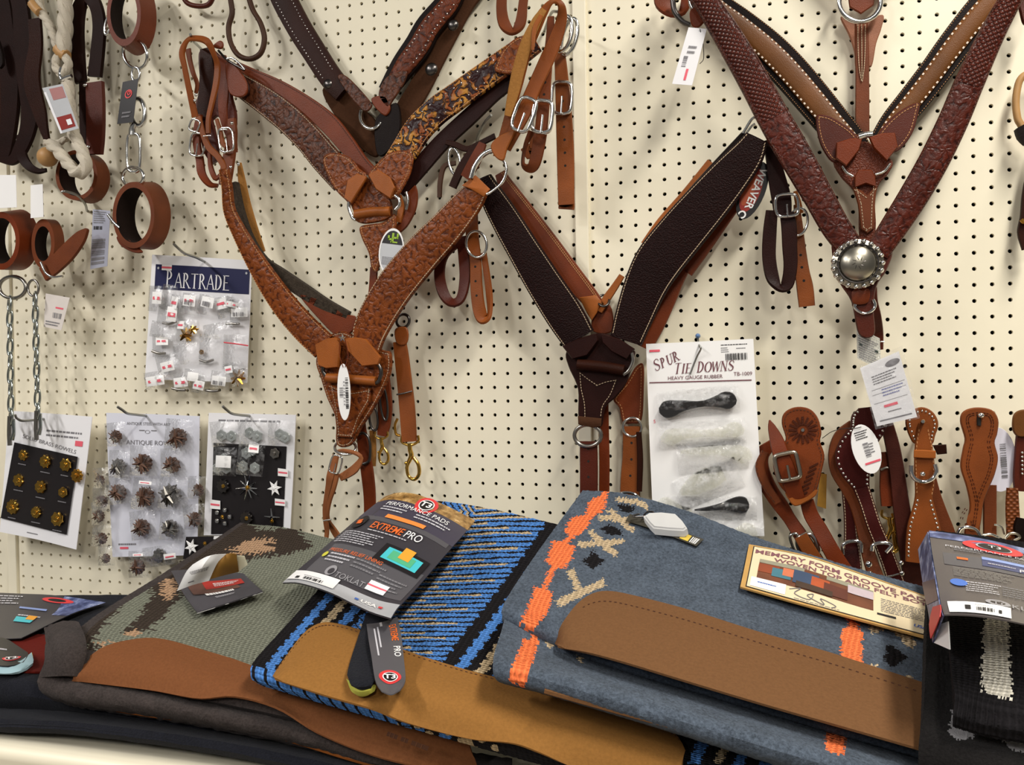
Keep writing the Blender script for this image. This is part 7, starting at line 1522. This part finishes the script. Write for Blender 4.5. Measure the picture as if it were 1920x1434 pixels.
sheet('camo_band', ptX, CB, t, 14, 4, 0, .0022, (0, 1, 0, .1)); disc('logo_ring', ptX, REDP, t, .46, .13, .03, .003, 0, .62); disc('logo_white', ptX, LGREY, t, .46, .13, .018, .0034, 0, .62); disc('logo_black', ptX, BLKP, t, .46, .13, .016, .0038, 0, .62); text('lettering', 'T3', ptX, .46, .13, .009, WHITE2, t, .0044)
text('lettering', 'PERFORMANCE PADS', ptX, .44, .205, .0052, bpy.data.materials['pale_print'], t, .003, sx=1.3); greek(ptX, INKG, t, .17, .38, .215, .26, 2, .003); greek(ptX, INKG, t, .5, .8, .24, .29, 2, .003)
sheet('panel', ptX, CHARL, t, 8, 6, 0, .0022, (.08, 1, .3, .44)); bars('orange_icon', ptX, bpy.data.materials['hot_orange_print'], t, [(.18, .26, .34, .365)], .003); sheet('blue_bar', ptX, plain('steel_blue_print', (134, 154, 206), .35), t, 8, 3, 0, .003, (.36, 1, .29, .325)); sheet('navy_bar', ptX, plain('slate_navy_print', (66, 72, 110), .35), t, 8, 3, 0, .0026, (.36, 1, .325, .4)); text('lettering', 'IMPACT PRO', ptX, .66, .39, .012, WHITE2, t, .0034, sx=1.1) if False else greek(ptX, bpy.data.materials['pale_print'], t, .4, .62, .36, .375, 1, .0034, .5); text('lettering', 'PRO', ptX, .72, .385, .008, WHITE2, t, .0036)
greek(ptX, plain('dim_print', (120, 116, 112), .5), t, .14, .62, .46, .56, 7, .003, .4); disc('bullet', ptX, BLUEP, t, .17, .63, .009, .003); greek(ptX, bpy.data.materials['pale_print'], t, .22, .5, .6, .73, 5, .003, .3); greek(ptX, INKG, t, .5, .9, .6, .73, 5, .003, .3)
disc('maker_emblem', ptX, bpy.data.materials['pewter_print'], t, .46, .83, .013, .003, .008, .6); text('lettering', 'TOKLAT', ptX, .62, .835, .0105, bpy.data.materials['pewter_print'], t, .003)
sheet('barcode_label', ptX, WHITE2, t, 8, 4, 0, .003, (.06, .56, .865, .985)); barcode(ptX, INK, t, .29, .43, .92, .96, 13, .0038); bars('barcode_block', ptX, INK, t, [(.2, .245, .91, .955), (.46, .485, .925, .96)], .0038); greek(ptX, INKG, t, .28, .42, .895, .905, 1, .0038)
ptXs = pix_patch(X, [[(20, 290, .25), (125, 100, .3)], [(70, 640, .33), (205, 600, .432)], [(130, 950, .4), (255, 870, .49)], [(180, 1290, .46), (290, 1000, .52)]]); sheet('sleeve_side', ptXs, CB, t, 6, 14, .0016); sheet('side_lower', ptXs, plain('plum_print', (88, 70, 84), .4), t, 4, 5, 0, .0022, (0, 1, .5, .74)); ptR = pix_patch(X, [[(205, 905, .465), (285, 895, .503)], [(165, 1080, .445), (288, 1000, .524)], [(180, 1250, .462), (190, 1240, .47)]]); sheet('red_tip', ptR, REDP, t, 4, 6, .0008, .003)
ptW = pix_patch(X, [[(240, 1100, .47), (340, 1060, .5)], [(180, 1285, .458), (358, 1362, .5)]]); sheet('white_inside', ptW, WHITE2, t, 3, 3, .0012)
# ---- sleeve and sample on the navy pad at left
X = Crop(0, 1100, 7.548)
ptN = dpatch(X, [[(-300, 80, .02), (300, 105, .02), (800, 130, .02), (1500, 235, .02)], [(-320, 330, .024), (250, 330, .026), (700, 380, .026), (1000, 400, .024)], [(-350, 740, .026), (0, 745, .028), (150, 742, .028), (300, 735, .026)]], pts=[g1]); ptN = relax(ptN, .004)
t = thing('pad_sleeve', 'charcoal cardboard sleeve with red roundel and teal print on the navy pad at left', CL, ptN.at(.5, .4)); sheet('sleeve', ptN, CHARC, t, 14, 12, .0014); sheet('camo_band', ptN, CB, t, 5, 8, 0, .002, (.78, 1, 0, .42))
def at_px(pt, x, y): return uv_at(pt, *X(x, y))
u, v = at_px(ptN, 800, 208); disc('logo_ring', ptN, REDP, t, u, v, .026, .0026, .015, .5); disc('logo_black', ptN, BLKP, t, u, v, .015, .0026, 0, .5)
u, v = at_px(ptN, 360, 480); u2, v2 = at_px(ptN, 560, 500); bars('picture_layer', ptN, CYAN, t, [(u-.12, u+.1, v-.05, v+.06)], .0028); bars('picture_flame', ptN, bpy.data.materials['amber_print'], t, [(u+.0, u+.1, v-.09, v-.0)], .0032); u, v = at_px(ptN, 470, 325); bars('blue_bar', ptN, bpy.data.materials['steel_blue_print'], t, [(u-.13, u+.13, v-.02, v+.02)], .0028); greek(ptN, bpy.data.materials['pale_print'], t, .02, .45, .06, .28, 4, .0028, .4); greek(ptN, bpy.data.materials['pale_print'], t, .45, .7, .48, .54, 1, .0028)
ptN2 = dpatch(X, [[(-200, 720, .034), (60, 735, .036), (300, 880, .034)], [(-200, 950, .04), (100, 1000, .044), (400, 960, .036)], [(-200, 1100, .038), (120, 1130, .042), (330, 1080, .034)]], pts=[g1]); t = thing('foam_sample', 'black swing tag and pale blue cushion sample on the red leather at the left edge', 'sample', ptN2.at(.5, .5)); sheet('swing_card', ptN2, BLKP, t, 8, 8, .0014)
u, v = at_px(ptN2, 160, 1035); logo(ptN2, t, u, v, .021, .002, .6); greek(ptN2, bpy.data.materials['pale_print'], t, .3, .62, .38, .5, 1, .002)
ptN3 = dpatch(X, [[(-200, 1080, .024), (200, 1110, .028), (440, 960, .026)], [(-200, 1190, .022), (220, 1190, .024), (468, 1100, .022)], [(-200, 1235, .018), (200, 1240, .018), (380, 1180, .018)]], pts=[g1]); sheet('foam_edge', ptN3, plain('pale_blue_foam', (150, 178, 186), .8), t, 10, 6, .004); ptN4 = dpatch(X, [[(350, 1010, .026), (445, 945, .024)], [(380, 1060, .022), (462, 1010, .02)]], pts=[g1]); sheet('yellow_edge', ptN4, YELP, t, 3, 3, .002)
make_texts()
GROUPS = {'breast_collar': 'breast collars hanging on the pegboard', 'spur_strap': 'spur straps in the hanging row', 'display_card': 'display cards of small hardware', 'saddle_pad': 'saddle pads piled on the shelf', 'hobble': 'leather hobbles at upper left', 'leather_strap': 'dark straps at the left edge', 'oval_tag': 'oval tags on the tack', 'price_tag': 'plain price tags on the tack', 'pad_sleeve': 'cardboard sleeves on the pads', 'leather_loop': 'leather loops along the top edge'}
for o in bpy.data.objects:
    if o.parent is None and 'label' in o and 'group' not in o:
        k = o.name.split('.')[0]
        if k in GROUPS: o['group'] = GROUPS[k]
